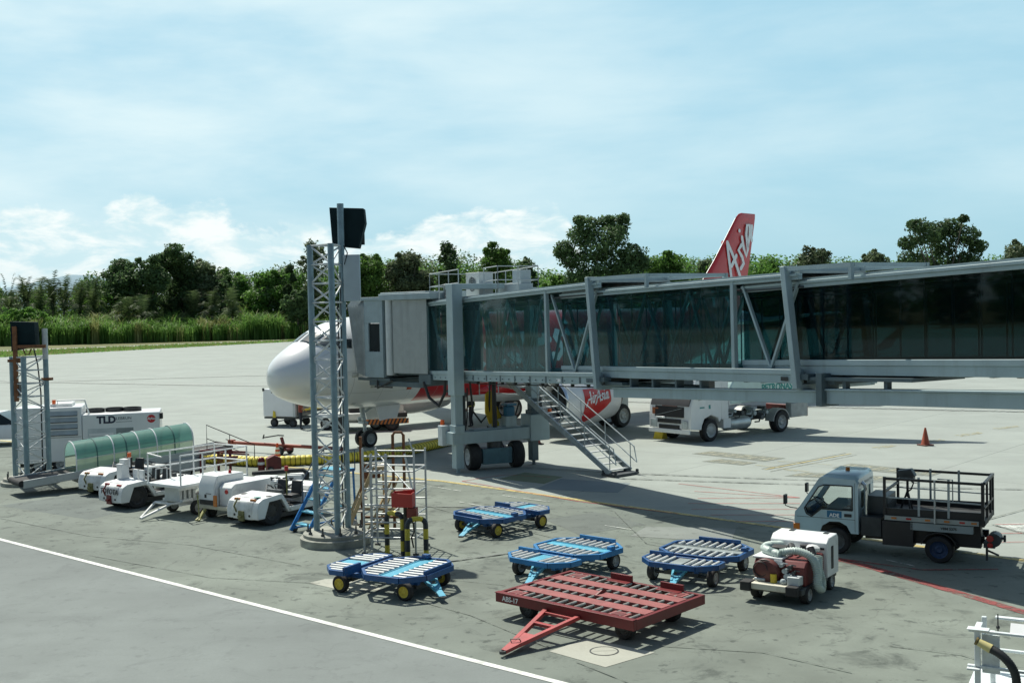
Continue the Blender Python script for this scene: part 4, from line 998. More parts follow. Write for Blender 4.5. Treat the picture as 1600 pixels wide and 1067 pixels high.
# --- lift columns, bogie
b = MB(); b.bx(.16 - .26, .16 + .26, -.52, -.10, 2.85, 6.78); b.build('lift_column', steel, BR, bevel=.02)
b = MB(); b.bx(-.02, .34, -.46, -.14, .16, 2.95); b.bx(-.08, .40, -.50, -.11, 1.45, 1.75); b.bx(.12, .22, -.36, -.24, .0, .2); b.build('lift_leg', steel, BR, bevel=.012)
b = MB(); b.bx(-.22, .22, 2.86, 3.22, 2.55, 6.78); b.build('lift_column', steel, BR, bevel=.02)
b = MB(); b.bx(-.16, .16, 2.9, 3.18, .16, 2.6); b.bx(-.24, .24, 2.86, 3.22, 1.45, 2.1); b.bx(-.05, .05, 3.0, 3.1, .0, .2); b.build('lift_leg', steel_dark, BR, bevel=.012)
b = MB(); b.bx(-.16, .42, -.52, 1.7, 6.74, 6.94); b.build('column_head', steel, BR, bevel=.02)
b = MB(); b.bx(-.30, .36, -.60, 3.5, 1.05, 1.50); b.bx(-.2, .26, .35, 2.4, 1.5, 1.56); b.bx(-.34, .40, 2.7, 3.55, .95, 1.95); b.build('axle_beam', steel, BR, bevel=.02)
b = MB(); b.bx(-.55, -.2, -.75, -.40, .98, 1.72); b.build('junction_box', mat('pale_grey_box', (.52, .58, .60), .5), BR, bevel=.01)
def lampb(x, y, z): b = MB(); b.cyl((x, y, z), (x, y, z + .17), .085, .075, 12); b.build('beacon', orange, BR)
lampb(-.55, -.55, 1.73); lampb(.3, 3.62, 1.96)
b = MB(); b.bx(-.1, .3, 1.7, 2.15, 1.56, 1.95); b.build('motor_base', steel, BR, bevel=.01)
b = MB(); b.lathe((.08, 1.95, 1.95), (0, 0, 1), [(.2, 0), (.2, .34), (.16, .37)], 16)
for k in range(16): b.bx(.08 + .2 * cos(k * pi / 8) - .012, .08 + .2 * cos(k * pi / 8) + .012, 1.95 + .2 * sin(k * pi / 8) - .012, 1.95 + .2 * sin(k * pi / 8) + .012, 1.98, 2.28)
b.bx(-.16, .3, 1.76, 2.16, 2.34, 2.42); b.build('drive_motor', mat('motor_blue', (.03, .16, .27), .45, var=.1), BR)
b = MB(); b.tube([(.1, .3, 3.3), (-.1, .5, 2.2), (-.2, .9, 1.75), (-.2, 1.25, 2.1), (0, 1.2, 3.3)], .04, 8); b.tube([(.1, 1.0, 1.6), (-.3, 1.6, 1.3), (-.3, 2.2, 1.2), (-.1, 2.5, 2.4)], .03, 8); b.tube([(.15, .15, 3.1), (.05, .18, 2.0), (-.25, .2, 1.2), (-.28, .9, 1.1)], .03, 8); b.tube([(.1, 1.3, 3.4), (.1, 1.32, 1.55)], .09, 8); b.build('power_cable', black, BR)
b = MB(); b.cyl((-.1, .12, 1.5), (-.1, .12, 2.75), .08, n=10); b.cyl((-.1, .12, 2.75), (-.1, .12, 2.9), .12, n=10); b.build('screw_jack', darkgrey, BR)
b = MB(); b.prism([(-.1, 2.7), (.12, 2.85), (.22, 2.55), (.55, 1.8), (.05, 1.55), (-.12, 2.0)], 'x', -.24, -.16); b.T = None; yb_ = b.build('hanging_cover', mat('yellow_cover', (.62, .42, .02), .6), BR); yb_.location = (0, 1.2, .1)
b = MB(); b.lathe((-.32, 1.58, 1.62), (-1, 0, 0), [(.17, 0), (.17, .015)], 20); b.build('round_sign', yellow, BR)
b = MB(); b.text('1', .24, frame((-.338, 1.58, 1.54), (0, -1, 0), (0, 0, 1))); b.build('sign_number', black, BR)
# wheels on a swivelling bogie
bog = bpy.data.objects.new('bogie', None); COL.objects.link(bog); bog.parent = BR; bog.location = (.02, 1.32, 0); bog.rotation_euler = (0, 0, R(80) - R(90) + R(0))
for s_ in (-1, 1):
    b = MB(); wheel(b, 0, s_ * .86, .5, .5, .42); b.build('wheel', [rubber, mat('bogie_rim', (.42, .45, .46), .5, metal=.2, var=.2)], bog)
b = MB(); b.bx(-.36, .36, -.58, .58, .22, .80); b.build('axle_box', mat('bogie_teal', (.10, .20, .23), .5, var=.15, dirt=(.05, .06, .06), dirt_amt=.5), bog, bevel=.02)
b = MB(); b.cyl((0, 0, .8), (0, 0, 1.06), .28, n=20); b.cyl((0, -.2, .8), (0, -.2, 1.06), .03); b.cyl((.1, .35, .75), (0, .25, 1.06), .03); b.build('pivot', darkgrey, bog)
b = MB(); b.bx(-.372, -.36, -.22, .22, .47, .52); b.build('plate', black, bog)
# --- roof plant: air conditioners, duct, railings
b = MB(); r0 = zrC(-1.2) + .06
for (x0, x1, y0_, y1_, h) in ((-1.15, -.55, .55, 1.35, .62), (-.30, .38, 1.0, 2.0, .78)):
    pass
def ac(x0, x1, y0_, y1_, h):
    o = bpy.data.objects.new('air_conditioner', None); COL.objects.link(o); o.parent = BR; z0 = zrC(x0) + .06
    b = MB(); b.bx(x0, x1, y0_, y1_, z0 + .08, z0 + h); b.bx(x0 + .05, x0 + .12, y0_, y1_, z0, z0 + .08); b.bx(x1 - .12, x1 - .05, y0_, y1_, z0, z0 + .08); b.build('casing', mat('ac_white', (.66, .68, .66), .5, var=.08, dirt=(.3, .28, .22), dirt_amt=.4), o, bevel=.012)
    b = MB(); cx, cz = (x0 + x1) / 2, z0 + .08 + (h - .08) / 2
    for rr in (.10, .16, .22, .28): b.tube([(cx + rr * cos(a), y0_ - .02, cz + rr * sin(a)) for a in [2 * pi * k / 24 for k in range(24)]], .008, 6, closed=True)
    b.lathe((cx, y0_ - .004, cz), (0, 1, 0), [(.28, 0), (.28, .003)], 24, 1); b.build('fan_grille', [galv, darkgrey], o)
ac(-2.3, -1.75, .5, .95, .62); ac(-1.0, .05, .8, 1.4, .95); ac(-1.9, -1.2, 1.5, 2.0, .8)
b = MB(); b.bx(-.3, 1.2, 1.8, 2.45, zrC(.4) + .06, zrC(.4) + .50); b.bx(.55, 1.15, 1.95, 2.4, zrC(.4) + .5, zrC(.4) + 1.0); b.build('duct_box', mat('duct_grey', (.40, .47, .49), .5, var=.1), BR, bevel=.01)
b = MB()
def rail_run(p, q, n, hs=(.55, 1.05)):
    p = Vector(p); q = Vector(q)
    for k in range(n + 1):
        a = p.lerp(q, k / n); b.cyl(a, a + Vector((0, 0, hs[-1])), .022, n=6)
    for h in hs: b.cyl(p + Vector((0, 0, h)), q + Vector((0, 0, h)), .02, n=6)
zz = lambda s, y: (s, y, zrC(s) + .05)
rail_run(zz(-2.75, .12), zz(-.3, .12), 3); rail_run(zz(-2.75, .12), zz(-2.75, 2.6), 3); rail_run(zz(-2.75, 2.62), zz(1.3, 2.62), 5); rail_run(zz(.25, .9), zz(1.3, .9), 1); rail_run(zz(1.3, .9), zz(1.3, 2.62), 2)
b.build('roof_railing', mat('railing_paint', (.46, .50, .50), .5, metal=.2), BR)
# --- rotunda and cab (own frame: x towards the aircraft, y to the far side)
cab = bpy.data.objects.new('cab', None); COL.objects.link(cab); cab.parent = BR
cab_w = Matrix.Translation((-2.35, 44.5, 0)) @ Matrix.Rotation(atan2(.705, -.71), 4, 'Z')
cab.matrix_parent_inverse = Matrix.Identity(4); brm = Matrix.Translation((-1.9, 41.2, 0)) @ Matrix.Rotation(R(-60), 4, 'Z'); cab.matrix_local = brm.inverted() @ cab_w
corr = mat('corrugated_curtain', (.50, .535, .52), .5, var=.06, dirt=(.25, .26, .25), dirt_amt=.4, streak=True); cabgrey = mat('cab_panel', (.30, .385, .41), .5, var=.08, dirt=(.18, .2, .2), dirt_amt=.3, streak=True)
# camera side of the cab is +y (x points away-left)
for sg in (1, -1):
    b = MB(); n = 46; P = []
    for k in range(n + 1):
        t = k / n; x_ = -.15 + 1.95 * t; yy = 1.62 - .10 * (1 - t) + (.022 if k % 2 else -.022); P.append((x_, sg * yy))
    for k in range(n):
        (xa, ya), (xb, yb_) = P[k], P[k + 1]; b.add([(xa, ya, 3.52), (xb, yb_, 3.52), (xb, yb_, 6.42), (xa, ya, 6.42)], [(0, 1, 2, 3)])
    b.build('roller_curtain', corr, cab, smooth=0, normals=False)
for sg in (1, -1): MB().cyl((2.12, sg * 1.5, 3.42), (2.12, sg * 1.5, 6.5), .17, n=20).build('curtain_roller', mat('roller_white', (.60, .64, .63), .4, var=.06), cab)
b = MB(); b.bx(2.35, 2.5, -1.45, 1.45, 3.4, 6.5); b.bx(-.1, 2.3, -1.35, 1.35, 3.45, 3.5)
for sg in (1, -1):
    for x_ in (1.86, 2.34): b.bx(x_, x_ + .05, sg * 1.4 - .05, sg * 1.4 + .05, 3.4, 6.5)
    for z in (4.0, 4.9, 5.7): b.bx(1.9, 2.4, sg * 1.30 - .03, sg * 1.30 + .03, z, z + .06)
b.build('inner_frame', steel_dark, cab)
b = MB(); b.bx(-.6, 2.55, -1.72, 1.72, 6.43, 6.68); b.bx(-.3, 2.5, -1.66, 1.66, 6.68, 6.74); b.build('rotunda_roof', cabgrey, cab, bevel=.02)
b = MB()
for sg in (1, -1):
    y0_, y1_ = (1.42, 1.56) if sg > 0 else (-1.56, -1.42)
    b.bx(2.5, 3.72, y0_, y1_, 3.3, 4.35); b.bx(2.5, 3.72, y0_, y1_, 5.52, 6.45); b.bx(2.5, 2.72, y0_, y1_, 4.35, 5.52); b.bx(3.45, 3.72, y0_, y1_, 4.35, 5.52)
    b.bx(2.48, 2.56, y0_ - .01, y1_ + .03 * sg if sg > 0 else y1_, 3.3, 6.5)
b.bx(2.5, 3.72, -1.42, 1.42, 3.3, 3.42); b.bx(2.3, 4.0, -1.62, 1.62, 6.45, 6.58); b.build('cab_wall', cabgrey, cab, bevel=.012)
for sg in (1, -1): MB().bx(2.74, 3.43, sg * 1.5 - .01, sg * 1.5 + .01, 4.37, 5.5).build('cab_window', mat('cab_window_dark', (.012, .018, .02), .5, var=.2, spec=.12), cab)
# folding canopy against the fuselage: pleats
b = MB(); ring = []
NP = 11
for k in range(NP + 1):
    x_ = 3.72 + .98 * k / NP; g = .05 if k % 2 else -.05; sh = .0
    ht = 6.52 + g; hb_ = 3.35 + (.12 * (k / NP)); hw = 1.60 + g
    xb = 3.72 + .98 * k / NP * .42
    ring.append([(xb, hw, hb_), (x_, hw, ht - .3), (x_, hw - .3, ht), (x_, -hw + .3, ht), (x_, -hw, ht - .3), (xb, -hw, hb_), (xb, -hw + .06, hb_), (x_, -hw + .3, ht - .14), (x_, hw - .3, ht - .14), (xb, hw - .06, hb_)])
b.loft(ring, caps=False); b.build('canopy_bellows', mat('canopy_fabric', (.40, .435, .43), .8, var=.12, dirt=(.2, .21, .21), dirt_amt=.45, streak=True), cab, smooth=0, normals=False)
b = MB(); b.bx(2.2, 4.3, -1.5, 1.5, 3.16, 3.28); b.bx(.2, 3.6, 1.3, 1.45, 2.96, 3.16); b.bx(.2, 3.6, -1.45, -1.3, 2.96, 3.16); b.bx(-.3, .4, -1.5, 1.5, 3.1, 3.5)
for x_ in (.2, 1.0, 2.0, 3.0): b.bx(x_, x_ + .08, -1.4, 1.4, 3.0, 3.12)
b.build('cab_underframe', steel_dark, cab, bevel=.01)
b = MB(); b.bar((2.0, 1.5, 3.2), (3.0, 1.5, 2.86), .05); b.bar((3.0, 1.5, 2.86), (3.0, 1.5, 3.2), .05); b.bar((2.0, 1.55, 2.93), (3.1, 1.55, 2.93), .06); b.build('under_rail', black, cab); b = MB(); b.tube([(.1, 1.5, 3.2), (-.2, 1.5, 2.6), (-.7, 1.45, 2.3), (-1.0, 1.4, 2.8), (-1.05, 1.4, 3.3)], .06, 8); b.build('hose_loop', black, cab)
# --- service stairs on the far side
st_top = Vector((-.30, 44.15, 3.62)); st_bot = Vector((3.75, 39.45, .12))
stw = bpy.data.objects.new('service_stairs', None); COL.objects.link(stw); stw.parent = BR; stw.matrix_local = brm.inverted()
dirh = (st_bot - st_top); wv = Vector((-dirh.y, dirh.x, 0)).normalized() * .53   # half width; + is to the right
rl = Vector((0, 0, 1))
for s_ in (-1, 1): MB().bar(st_top + wv * s_, st_bot + wv * s_, .07, .20).build('stringer', galv, stw)
for k in range(19):
    t = (k + .6) / 19; c = st_top.lerp(st_bot, t); b = MB(); d = Vector((dirh.x, dirh.y, 0)).normalized() * .10
    b.add([c + wv * .94 - d, c + wv * .94 + d, c - wv * .94 + d, c - wv * .94 - d] + [p + Vector((0, 0, .032)) for p in (c + wv * .94 - d, c + wv * .94 + d, c - wv * .94 + d, c - wv * .94 - d)],
          [(0, 3, 2, 1), (4, 5, 6, 7), (0, 1, 5, 4), (1, 2, 6, 5), (2, 3, 7, 6), (3, 0, 4, 7)]); b.build('tread', alu, stw)
for s_ in (-1, 1):
    b = MB(); a = st_top + wv * s_; c = st_bot + wv * s_; end = c + Vector((dirh.x, dirh.y, 0)).normalized() * .0
    b.tube([a + rl * 1.0, c + rl * .98 + (a - c) * -.03, c + rl * .5 + (a - c) * -.05, c + rl * .52 + (a - c) * .06], .024, 8)
    b.tube([a + rl * .55, c + rl * .52], .018, 8)
    for k in range(6):
        p = a.lerp(c, k / 5.0); b.cyl(p, p + rl * 1.0, .02, n=6)
    b.build('handrail', galv, stw)
b = MB(); c = st_bot; d = Vector((dirh.x, dirh.y, 0)).normalized(); M0 = frame(c + Vector((0, 0, -.02)), wv, d); b.T = M0
b.bx(-.6, .6, -.35, .35, .0, .07)
for x_ in (-.55, .55):
    for y_ in (-.3, .3): b.cyl((x_ - .03, y_, -.05), (x_ + .03, y_, -.05), .055, n=12)
b.build('foot_platform', darkgrey, stw)
# landing at the tunnel side
b = MB(); b.T = frame((st_top.x, st_top.y, 3.50), wv, d); b.bx(-1.3, .62, -1.2, .1, 0, .06); b.bx(-1.3, -.6, -1.6, .1, -.0, .05); b.build('landing', galv, stw)
b = MB(); b.T = frame((st_top.x, st_top.y, 3.56), wv, d)
for (x_, y_) in ((.6, .05), (.6, -1.15), (-.4, -1.15)): b.cyl((x_, y_, 0), (x_, y_, 1.0), .022, n=6)
for h in (.5, 1.0): b.tube([(.6, .05, h), (.6, -1.15, h), (-.4, -1.15, h)], .02, 6)
b.build('landing_rail', galv, stw)

# cables under the tunnels, small plates and bolts along the lower beams
b = MB()
for k in range(9):
    s0 = .8 + k * .9; b.bx(s0, s0 + .07, .2, .3, zbC(s0) - .12, zbC(s0) + .02); b.tube([(s0, .25, zbC(s0) - .10), (s0 + .9, .25, zbC(s0 + .9) - .10)], .02, 6)
b.build('festoon_cable', black, BR)
b = MB()
for k in range(26):
    s0 = -2.6 + k * .44; b.cyl((s0, -.035, zbC(s0) + .10), (s0, -.012, zbC(s0) + .10), .022, n=6)
for k in range(8): b.bx(.9 + k * 1.0, .98 + k * 1.0, -.012, -.004, zbC(.9 + k) + .02, zbC(.9 + k) + .22)
b.bx(8.3, 8.7, -.012, -.004, zbC(8.5) + .06, zbC(8.5) + .18)
b.build('beam_fittings', steel_dark, BR)
for s0, txt in ((16.5, 0), (6.6, 1)):
    MB().bx(s0, s0 + .24, (.165 if s0 > 10 else -.014), (.172 if s0 > 10 else -.006), (zbB(s0) if s0 > 10 else zbC(s0)) + .06, (zbB(s0) if s0 > 10 else zbC(s0)) + .16).build('maker_plate', black if s0 > 10 else white_clean, BR)
# ================================================================ cargo dollies (local: x towards the drawbar, y left)
roller_m = mat('steel_roller', (.60, .63, .62), .45, metal=.1, var=.15, scale=9)
rim_y = mat('yellow_rim', (.72, .56, .07), .5, var=.12, dirt=(.08, .07, .05), dirt_amt=.5, dirt_scale=9)
def cargo_dolly(label, loc, ang, swivel, rim, sec_front=False, deck_blue=None, plate=None):
    plate = plate or lightblue; db = deck_blue or blue
    t = thing('cargo_dolly', label, 'cargo dolly', (*loc, 0), ang, 'blue container dollies')
    # chassis
    b = MB(); b.bx(-.95, .95, -.42, -.32, .26, .36); b.bx(-.95, .95, .32, .42, .26, .36)
    for x in (-.83, -.2, .35, .83): b.bx(x - .05, x + .05, -.62, .62, .28, .35)
    b.bx(-.3, 1.0, -.06, .06, .2, .28); b.build('chassis', db, t, bevel=.006)
    for sx in (-1, 1):
        for sy in (-1, 1):
            b = MB(); wheel(b, sx * .83, sy * .70, .19, .19, .14); b.build('wheel', [rubber, rim], t)
    for sx in (-1, 1): MB().cyl((sx * .83, -.66, .19), (sx * .83, .66, .19), .035, n=10).bx(sx * .83 - .08, sx * .83 + .08, -.4, .4, .17, .27).build('axle', darkgrey, t)
    s = -1 if sec_front else 1
    def rim_frame(b, P, z0, z1, w_, skip=()):
        n = len(P)
        for i in range(n):
            if i in skip: continue
            b.bar((*P[i], (z0 + z1) / 2), (*P[(i + 1) % n], (z0 + z1) / 2), w_, z1 - z0)
    # main turntable deck
    cx = .42 * s; hx, hy, c = .80, .93, .42
    P = [(cx - hx, -hy + c), (cx - hx + c * .9, -hy), (cx + hx - c * .9, -hy), (cx + hx, -hy + c), (cx + hx, hy - c), (cx + hx - c * .9, hy), (cx - hx + c * .9, hy), (cx - hx, hy - c)]
    dk = bpy.data.objects.new('deck', None); COL.objects.link(dk); dk.parent = t
    b = MB(); rim_frame(b, P, .40, .52, .07); b.bx(cx - hx + .04, cx + hx - .04, -.05, .05, .36, .44); b.bx(cx - .3, cx - .22, -hy + .05, hy - .05, .38, .46); b.bx(cx + .22, cx + .3, -hy + .05, hy - .05, .38, .46)
    b.lathe((cx, 0, .35), (0, 0, 1), [(.42, 0), (.42, .04), (.36, .04), (.36, 0)], 28, closed=True); b.build('deck_frame', db, dk, bevel=.006)
    b = MB(); b.bx(cx - .16, cx + .16, -hy + .06, hy - .06, .46, .49); b.bx(cx - .16, cx - .14, -hy + .06, hy - .06, .49, .505); b.bx(cx + .14, cx + .16, -hy + .06, hy - .06, .49, .505); b.build('centre_plate', plate, dk)
    for sd in (-1, 1):
        y = -hy + .16; 
        while y < hy - .1:
            ed = max(0, abs(y) - (hy - c)) * .9
            x0, x1 = cx + sd * .19, cx + sd * (hx - .06 - ed)
            if abs(x1 - x0) > .12:
                b = MB(); b.cyl((x0, y, .49), (x1, y, .49), .034, n=10); b.build('roller', roller_m, dk)
            y += .185
    b = MB(); xg = cx + hx * s * .98; b.bx(min(xg, xg - .05 * s), max(xg, xg - .05 * s), -hy + c, hy - c, .52, .60); b.build('guide_rail', db, dk, bevel=.005); MB().bx(cx - .18, cx - .02, hy - .12, hy, .52, .60).build('lock', db, dk, bevel=.005)
    # small end deck
    ex = bpy.data.objects.new('end_deck', None); COL.objects.link(ex); ex.parent = t
    ox = -.93 * s
    Q = [(ox - .38 * s, -.52), (ox - .04 * s, -.87), (ox + .32 * s, -.87), (ox + .32 * s, .87), (ox - .04 * s, .87), (ox - .38 * s, .52)]
    b = MB(); rim_frame(b, Q, .40, .51, .06); b.bx(ox - .3, ox + .3, -.05, .05, .38, .46); b.build('deck_frame', db, ex, bevel=.006)
    b = MB(); b.bx(ox - .34, ox + .30, -.14, .14, .465, .49); b.build('centre_plate', plate, ex)
    for y in (-.76, -.60, -.43, -.26, .26, .43, .60, .76):
        ed = max(0, abs(y) - .50)
        xa, xb = ox + .30 * s, ox + (-.36 + ed) * s
        b = MB(); b.cyl((xa, y, .485), (xb, y, .485), .036, n=10); b.build('roller', roller_m, ex)
    b = MB(); b.bx(ox + (.28 * s if s > 0 else -.34), ox + (.34 if s > 0 else -.28), -.87, -.3, .51, .58); b.build('guide_rail', db, ex)
    # drawbar, dropped and swung aside
    th = swivel - ang; d = Vector((cos(th), sin(th), 0)); r0 = Vector((.98, 0, .30)); tip = r0 + d * .85 + Vector((0, 0, -.17)); sd = Vector((-d.y, d.x, 0))
    b = MB(); b.bar(r0 + sd * .13, r0 + d * .55 + sd * .05 + Vector((0, 0, -.10)), .05, .06); b.bar(r0 - sd * .13, r0 + d * .55 - sd * .05 + Vector((0, 0, -.10)), .05, .06); b.bar(r0 + d * .28 + Vector((0, 0, -.05)), tip, .14, .035); b.bar(r0 + sd * .17, r0 - sd * .17, .05, .06)
    b.build('drawbar', lightblue, t, bevel=.004)
    b = MB(); b.lathe(tip + Vector((0, 0, -.02)), (0, 0, 1), [(.075, 0), (.075, .03), (.04, .03), (.04, 0)], 16, closed=True); b.build('tow_eye', darkgrey, t)
    return t
cargo_dolly('blue roller dolly with yellow hubs in front of the striped hoops', (-2.69, 23.84), R(-29.2), atan2(-1.05, .42), rim_y)
cargo_dolly('farthest blue roller dolly, standing alone near the yellow line', (-.40, 30.1), R(-136), R(-112), rim_y)
cargo_dolly('bright blue roller dolly right behind the red pallet trailer', (1.13, 25.05), R(-131), atan2(-.93, -.3), hubgrey, True, mat('bright_blue_paint', (.03, .21, .47), .42, var=.15, dirt=(.1, .12, .13), dirt_amt=.45, dirt_scale=3))
cargo_dolly('blue roller dolly with a grey centre plate beside the vacuum cart', (4.02, 24.5), R(-123.8), atan2(-.78, -.3), hubgrey, True, None, mat('grey_plate', (.24, .28, .28), .6, var=.2, dirt=(.1, .1, .09), dirt_amt=.5))
# ================================================================ red pallet trailer (x along the long front beam, y away)
t = thing('pallet_trailer', 'large dark red pallet trailer with roller rows and an A frame drawbar', 'pallet trailer', (1.56, 21.14, 0), R(-42.2))
pink = mat('faded_red_deck', (.30, .09, .085), .55, var=.15, dirt=(.13, .07, .06), dirt_amt=.5, dirt_scale=4)
HX, HY = 1.64, 1.14
b = MB(); b.bx(-HX, HX, -HY, -HY + .08, .32, .50); b.bx(-HX, HX, HY - .08, HY, .32, .50); b.bx(-HX, -HX + .08, -HY + .08, HY - .08, .32, .50); b.bx(HX - .08, HX, -HY + .08, HY - .08, .32, .50)
b.bx(-HX, HX, -HY - .03, -HY + .10, .50, .515); 
for y in (-.55, 0, .55): b.bx(-HX + .08, HX - .08, y - .04, y + .04, .30, .40)
for x in (-1.0, 0, 1.0): b.bx(x - .05, x + .05, -HY + .08, HY - .08, .30, .37)
b.build('frame', redp, t, bevel=.006)
for y in (-.52, .0, .53):
    b = MB(); b.bx(-HX + .1, HX - .1, y - .15, y + .15, .485, .50); b.bx(-HX + .1, HX - .1, y - .15, y - .13, .44, .485); b.bx(-HX + .1, HX - .1, y + .13, y + .15, .44, .485); b.build('deck_plank', pink, t)
for y0_, y1_ in ((-1.03, -.69), (-.35, -.17), (.17, .36), (.70, 1.04)):
    n = 15
    for k in range(n):
        x = -HX + .2 + k * (2 * HX - .4) / (n - 1)
        b = MB(); b.cyl((x, y0_, .475), (x, y1_, .475), .028, n=10); b.build('roller', mat('worn_roller', (.36, .36, .33), .45, metal=.4, var=.25, scale=9), t)
for (x, y) in ((-1.3, -.9), (1.15, -.9), (-1.2, .88), (1.2, .88)):
    b = MB(); b.bx(x - .18, x + .18, y - .14, y + .14, .44, .497); b.bx(x - .12, x + .12, y - .09, y + .09, .497, .503, 1); b.build('lock_plate', [pink, maroon], t)
for x in (-.25, .95):
    b = MB(); b.bx(x - .26, x + .26, HY - .10, HY - .05, .50, .63); b.bx(x - .26, x + .26, HY - .28, HY - .05, .502, .515); b.build('end_stop', redp, t, bevel=.005)
b = MB(); b.prism([(-.18, 0), (.18, 0), (.0, .06)], 'x', 0, .04); o = b.build('centre_lock', redp, t); o.location = (0, .05, .5)
for sx in (-1, 1):
    for sy in (-1, 1):
        b = MB(); wheel(b, sx * 1.15, sy * .72, .20, .20, .17); b.build('wheel', [rubber, darkgrey], t)
for sx in (-1, 1): MB().cyl((sx * 1.15, -.66, .2), (sx * 1.15, .66, .2), .035, n=8).bx(sx * 1.15 - .06, sx * 1.15 + .06, -.5, .5, .2, .30).build('axle', darkgrey, t)
dr = bpy.data.objects.new('drawbar', None); COL.objects.link(dr); dr.parent = t
tip = Vector((.14, -2.85, .10)); A_ = Vector((-.36, -1.15, .36)); B_ = Vector((.42, -1.15, .36))
b = MB(); b.bar(A_, tip.lerp(A_, .2), .09, .07); b.bar(B_, tip.lerp(B_, .18), .09, .07); b.bar(A_.lerp(tip, .32), B_.lerp(tip, .32), .09, .06); b.bar(A_.lerp(tip, .06), B_.lerp(tip, .06), .04, .05)
m_ = (A_ + B_) / 2; b.add([tuple(v + Vector((0, 0, dz))) for dz in (-.03, .03) for v in (tip + Vector((-.06, 0, 0)), tip + Vector((.06, 0, 0)), m_.lerp(tip, .58) + Vector((.19, 0, 0)), m_.lerp(tip, .58) + Vector((-.19, 0, 0)))], [(0, 1, 2, 3), (7, 6, 5, 4), (0, 4, 5, 1), (1, 5, 6, 2), (2, 6, 7, 3), (3, 7, 4, 0)])
b.build('a_frame', mat('drawbar_red', (.38, .05, .05), .5, var=.15, dirt=(.13, .06, .05), dirt_amt=.5, dirt_scale=5), dr, bevel=.006)
b = MB(); b.tube([tip + Vector((-.06, .28, .03)), tip + Vector((-.1, .28, .13)), tip + Vector((.04, .36, .14)), tip + Vector((.06, .40, .05))], .012, 6); b.lathe(tip + Vector((0, -.03, -.03)), (0, 0, 1), [(.06, 0), (.06, .05), (.03, .05), (.03, 0)], 14, closed=True); b.build('lunette', darkgrey, dr)
b = MB(); b.text('ABS-17', .135, frame((-1.26, -HY - .004, .365), (1, 0, 0), (0, 0, 1)), bold=.003); b.build('fleet_number', white_clean, t, smooth=0)
# ================================================================ vacuum / lavatory cart (x forward = towards the camera)
t = thing('service_cart', 'white hooded service cart with a maroon tank and pale ribbed hoses', 'service cart', (5.68, 22.78, 0), R(-125)); t.scale = (1.06, 1.22, 1.03)
b = MB(); b.bx(-.95, .95, -.46, .46, .22, .34); b.build('chassis', darkgrey, t, bevel=.01)
b = MB(); b.bx(.78, 1.02, -.42, .22, .26, .38); b.bx(.55, .78, -.48, .30, .34, .37); b.build('bumper', mat('cream_paint', (.68, .66, .54), .5, var=.08, dirt=(.25, .2, .13), dirt_amt=.6, dirt_scale=5), t, bevel=.012)
for y0_, y1_ in ((-.56, -.38), (.22, .42)): MB().bx(.80, 1.08, y0_, y1_, .22, .40).build('bumper_block', rubber, t, bevel=.015)
hood = MB(); hood.prism([(-.95, .30), (-.30, .30), (-.30, .98), (-.42, 1.08), (-.88, 1.10), (-.95, 1.02)], 'y', -.50, .50); hood.build('hood', white, t, bevel=.02)
MB().bx(-.62, -.52, .502, .512, .45, .9).build('vent_slot', black, t); b = MB(); b.bx(-.9, -.7, -.3, -.22, 1.095, 1.107); b.bx(-.9, -.72, .3, .38, 1.095, 1.107); b.bx(-.34, -.29, .2, .45, .86, .90); b.build('vent_slot', black, t)
b = MB(); b.prism([(-.3, .34), (.70, .34), (.70, .70), (.62, .80), (-.3, .80)], 'y', -.44, .44); b.build('body', maroon, t, bevel=.02)
b = MB(); b.lathe((.62, -.20, .58), (1, 0, 0), [(.24, 0), (.24, .14), (.20, .2), (.05, .23), (.001, .235)], 28); b.build('tank_end', mat('red_tank', (.14, .042, .036), .5, var=.25, dirt=(.09, .06, .05), dirt_amt=.6, dirt_scale=6), t)
b = MB(); b.bx(-.3, .72, -.46, .05, .80, .84); b.build('tank_lid', white, t, bevel=.01)
hose_m = mat('pale_ribbed_hose', (.50, .60, .56), .5, var=.1, dirt=(.2, .22, .2), dirt_amt=.4)
def ribbed(path, r, m, name, par, step=.035, amp=.12, n=12):
    P = []; pts = [Vector(p) for p in path]
    # Catmull-Rom resample
    fine = []
    for i in range(len(pts) - 1):
        p0, p1, p2, p3 = pts[max(0, i - 1)], pts[i], pts[i + 1], pts[min(len(pts) - 1, i + 2)]
        k = max(2, int((p2 - p1).length / (step / 2)))
        for j in range(k):
            u = j / k; fine.append(.5 * ((2 * p1) + (-p0 + p2) * u + (2 * p0 - 5 * p1 + 4 * p2 - p3) * u * u + (-p0 + 3 * p1 - 3 * p2 + p3) * u ** 3))
    fine.append(pts[-1]); rs_ = [r * (1 + (amp if i % 2 else -amp)) for i in range(len(fine))]
    b = MB(); b.tube(fine, rs_, n); return b.build(name, m, par, smooth=80)
ribbed([(-.28, -.30, .88), (.1, -.38, .93), (.36, -.36, .92), (.55, -.14, .90), (.58, -.02, .88)], .075, hose_m, 'hose', t)
ribbed([(.5, -.05, .90), (.45, .22, .96), (.44, .46, .86), (.46, .56, .62), (.50, .58, .36), (.40, .60, .26), (.24, .56, .40), (.20, .50, .62), (.10, .47, .82)], .072, hose_m, 'hose', t)
b = MB(); b.cyl((.10, .42, .72), (-.02, .30, .95), .06, n=12); b.cyl((-.1, .1, .92), (-.2, .3, .92), .05, n=10); b.cyl((.05, .02, .90), (-.1, -.06, .93), .06, n=10); b.build('coupling', black, t)
b = MB(); b.sphere((-.14, .30, .90), .10, .13, .09, 10); b.build('filler_cap', white, t)
b = MB(); b.bx(-.2, -.1, .12, .24, .84, .94); b.bx(-.05, .35, .14, .18, .84, .87); b.build('valve_handle', redp, t)
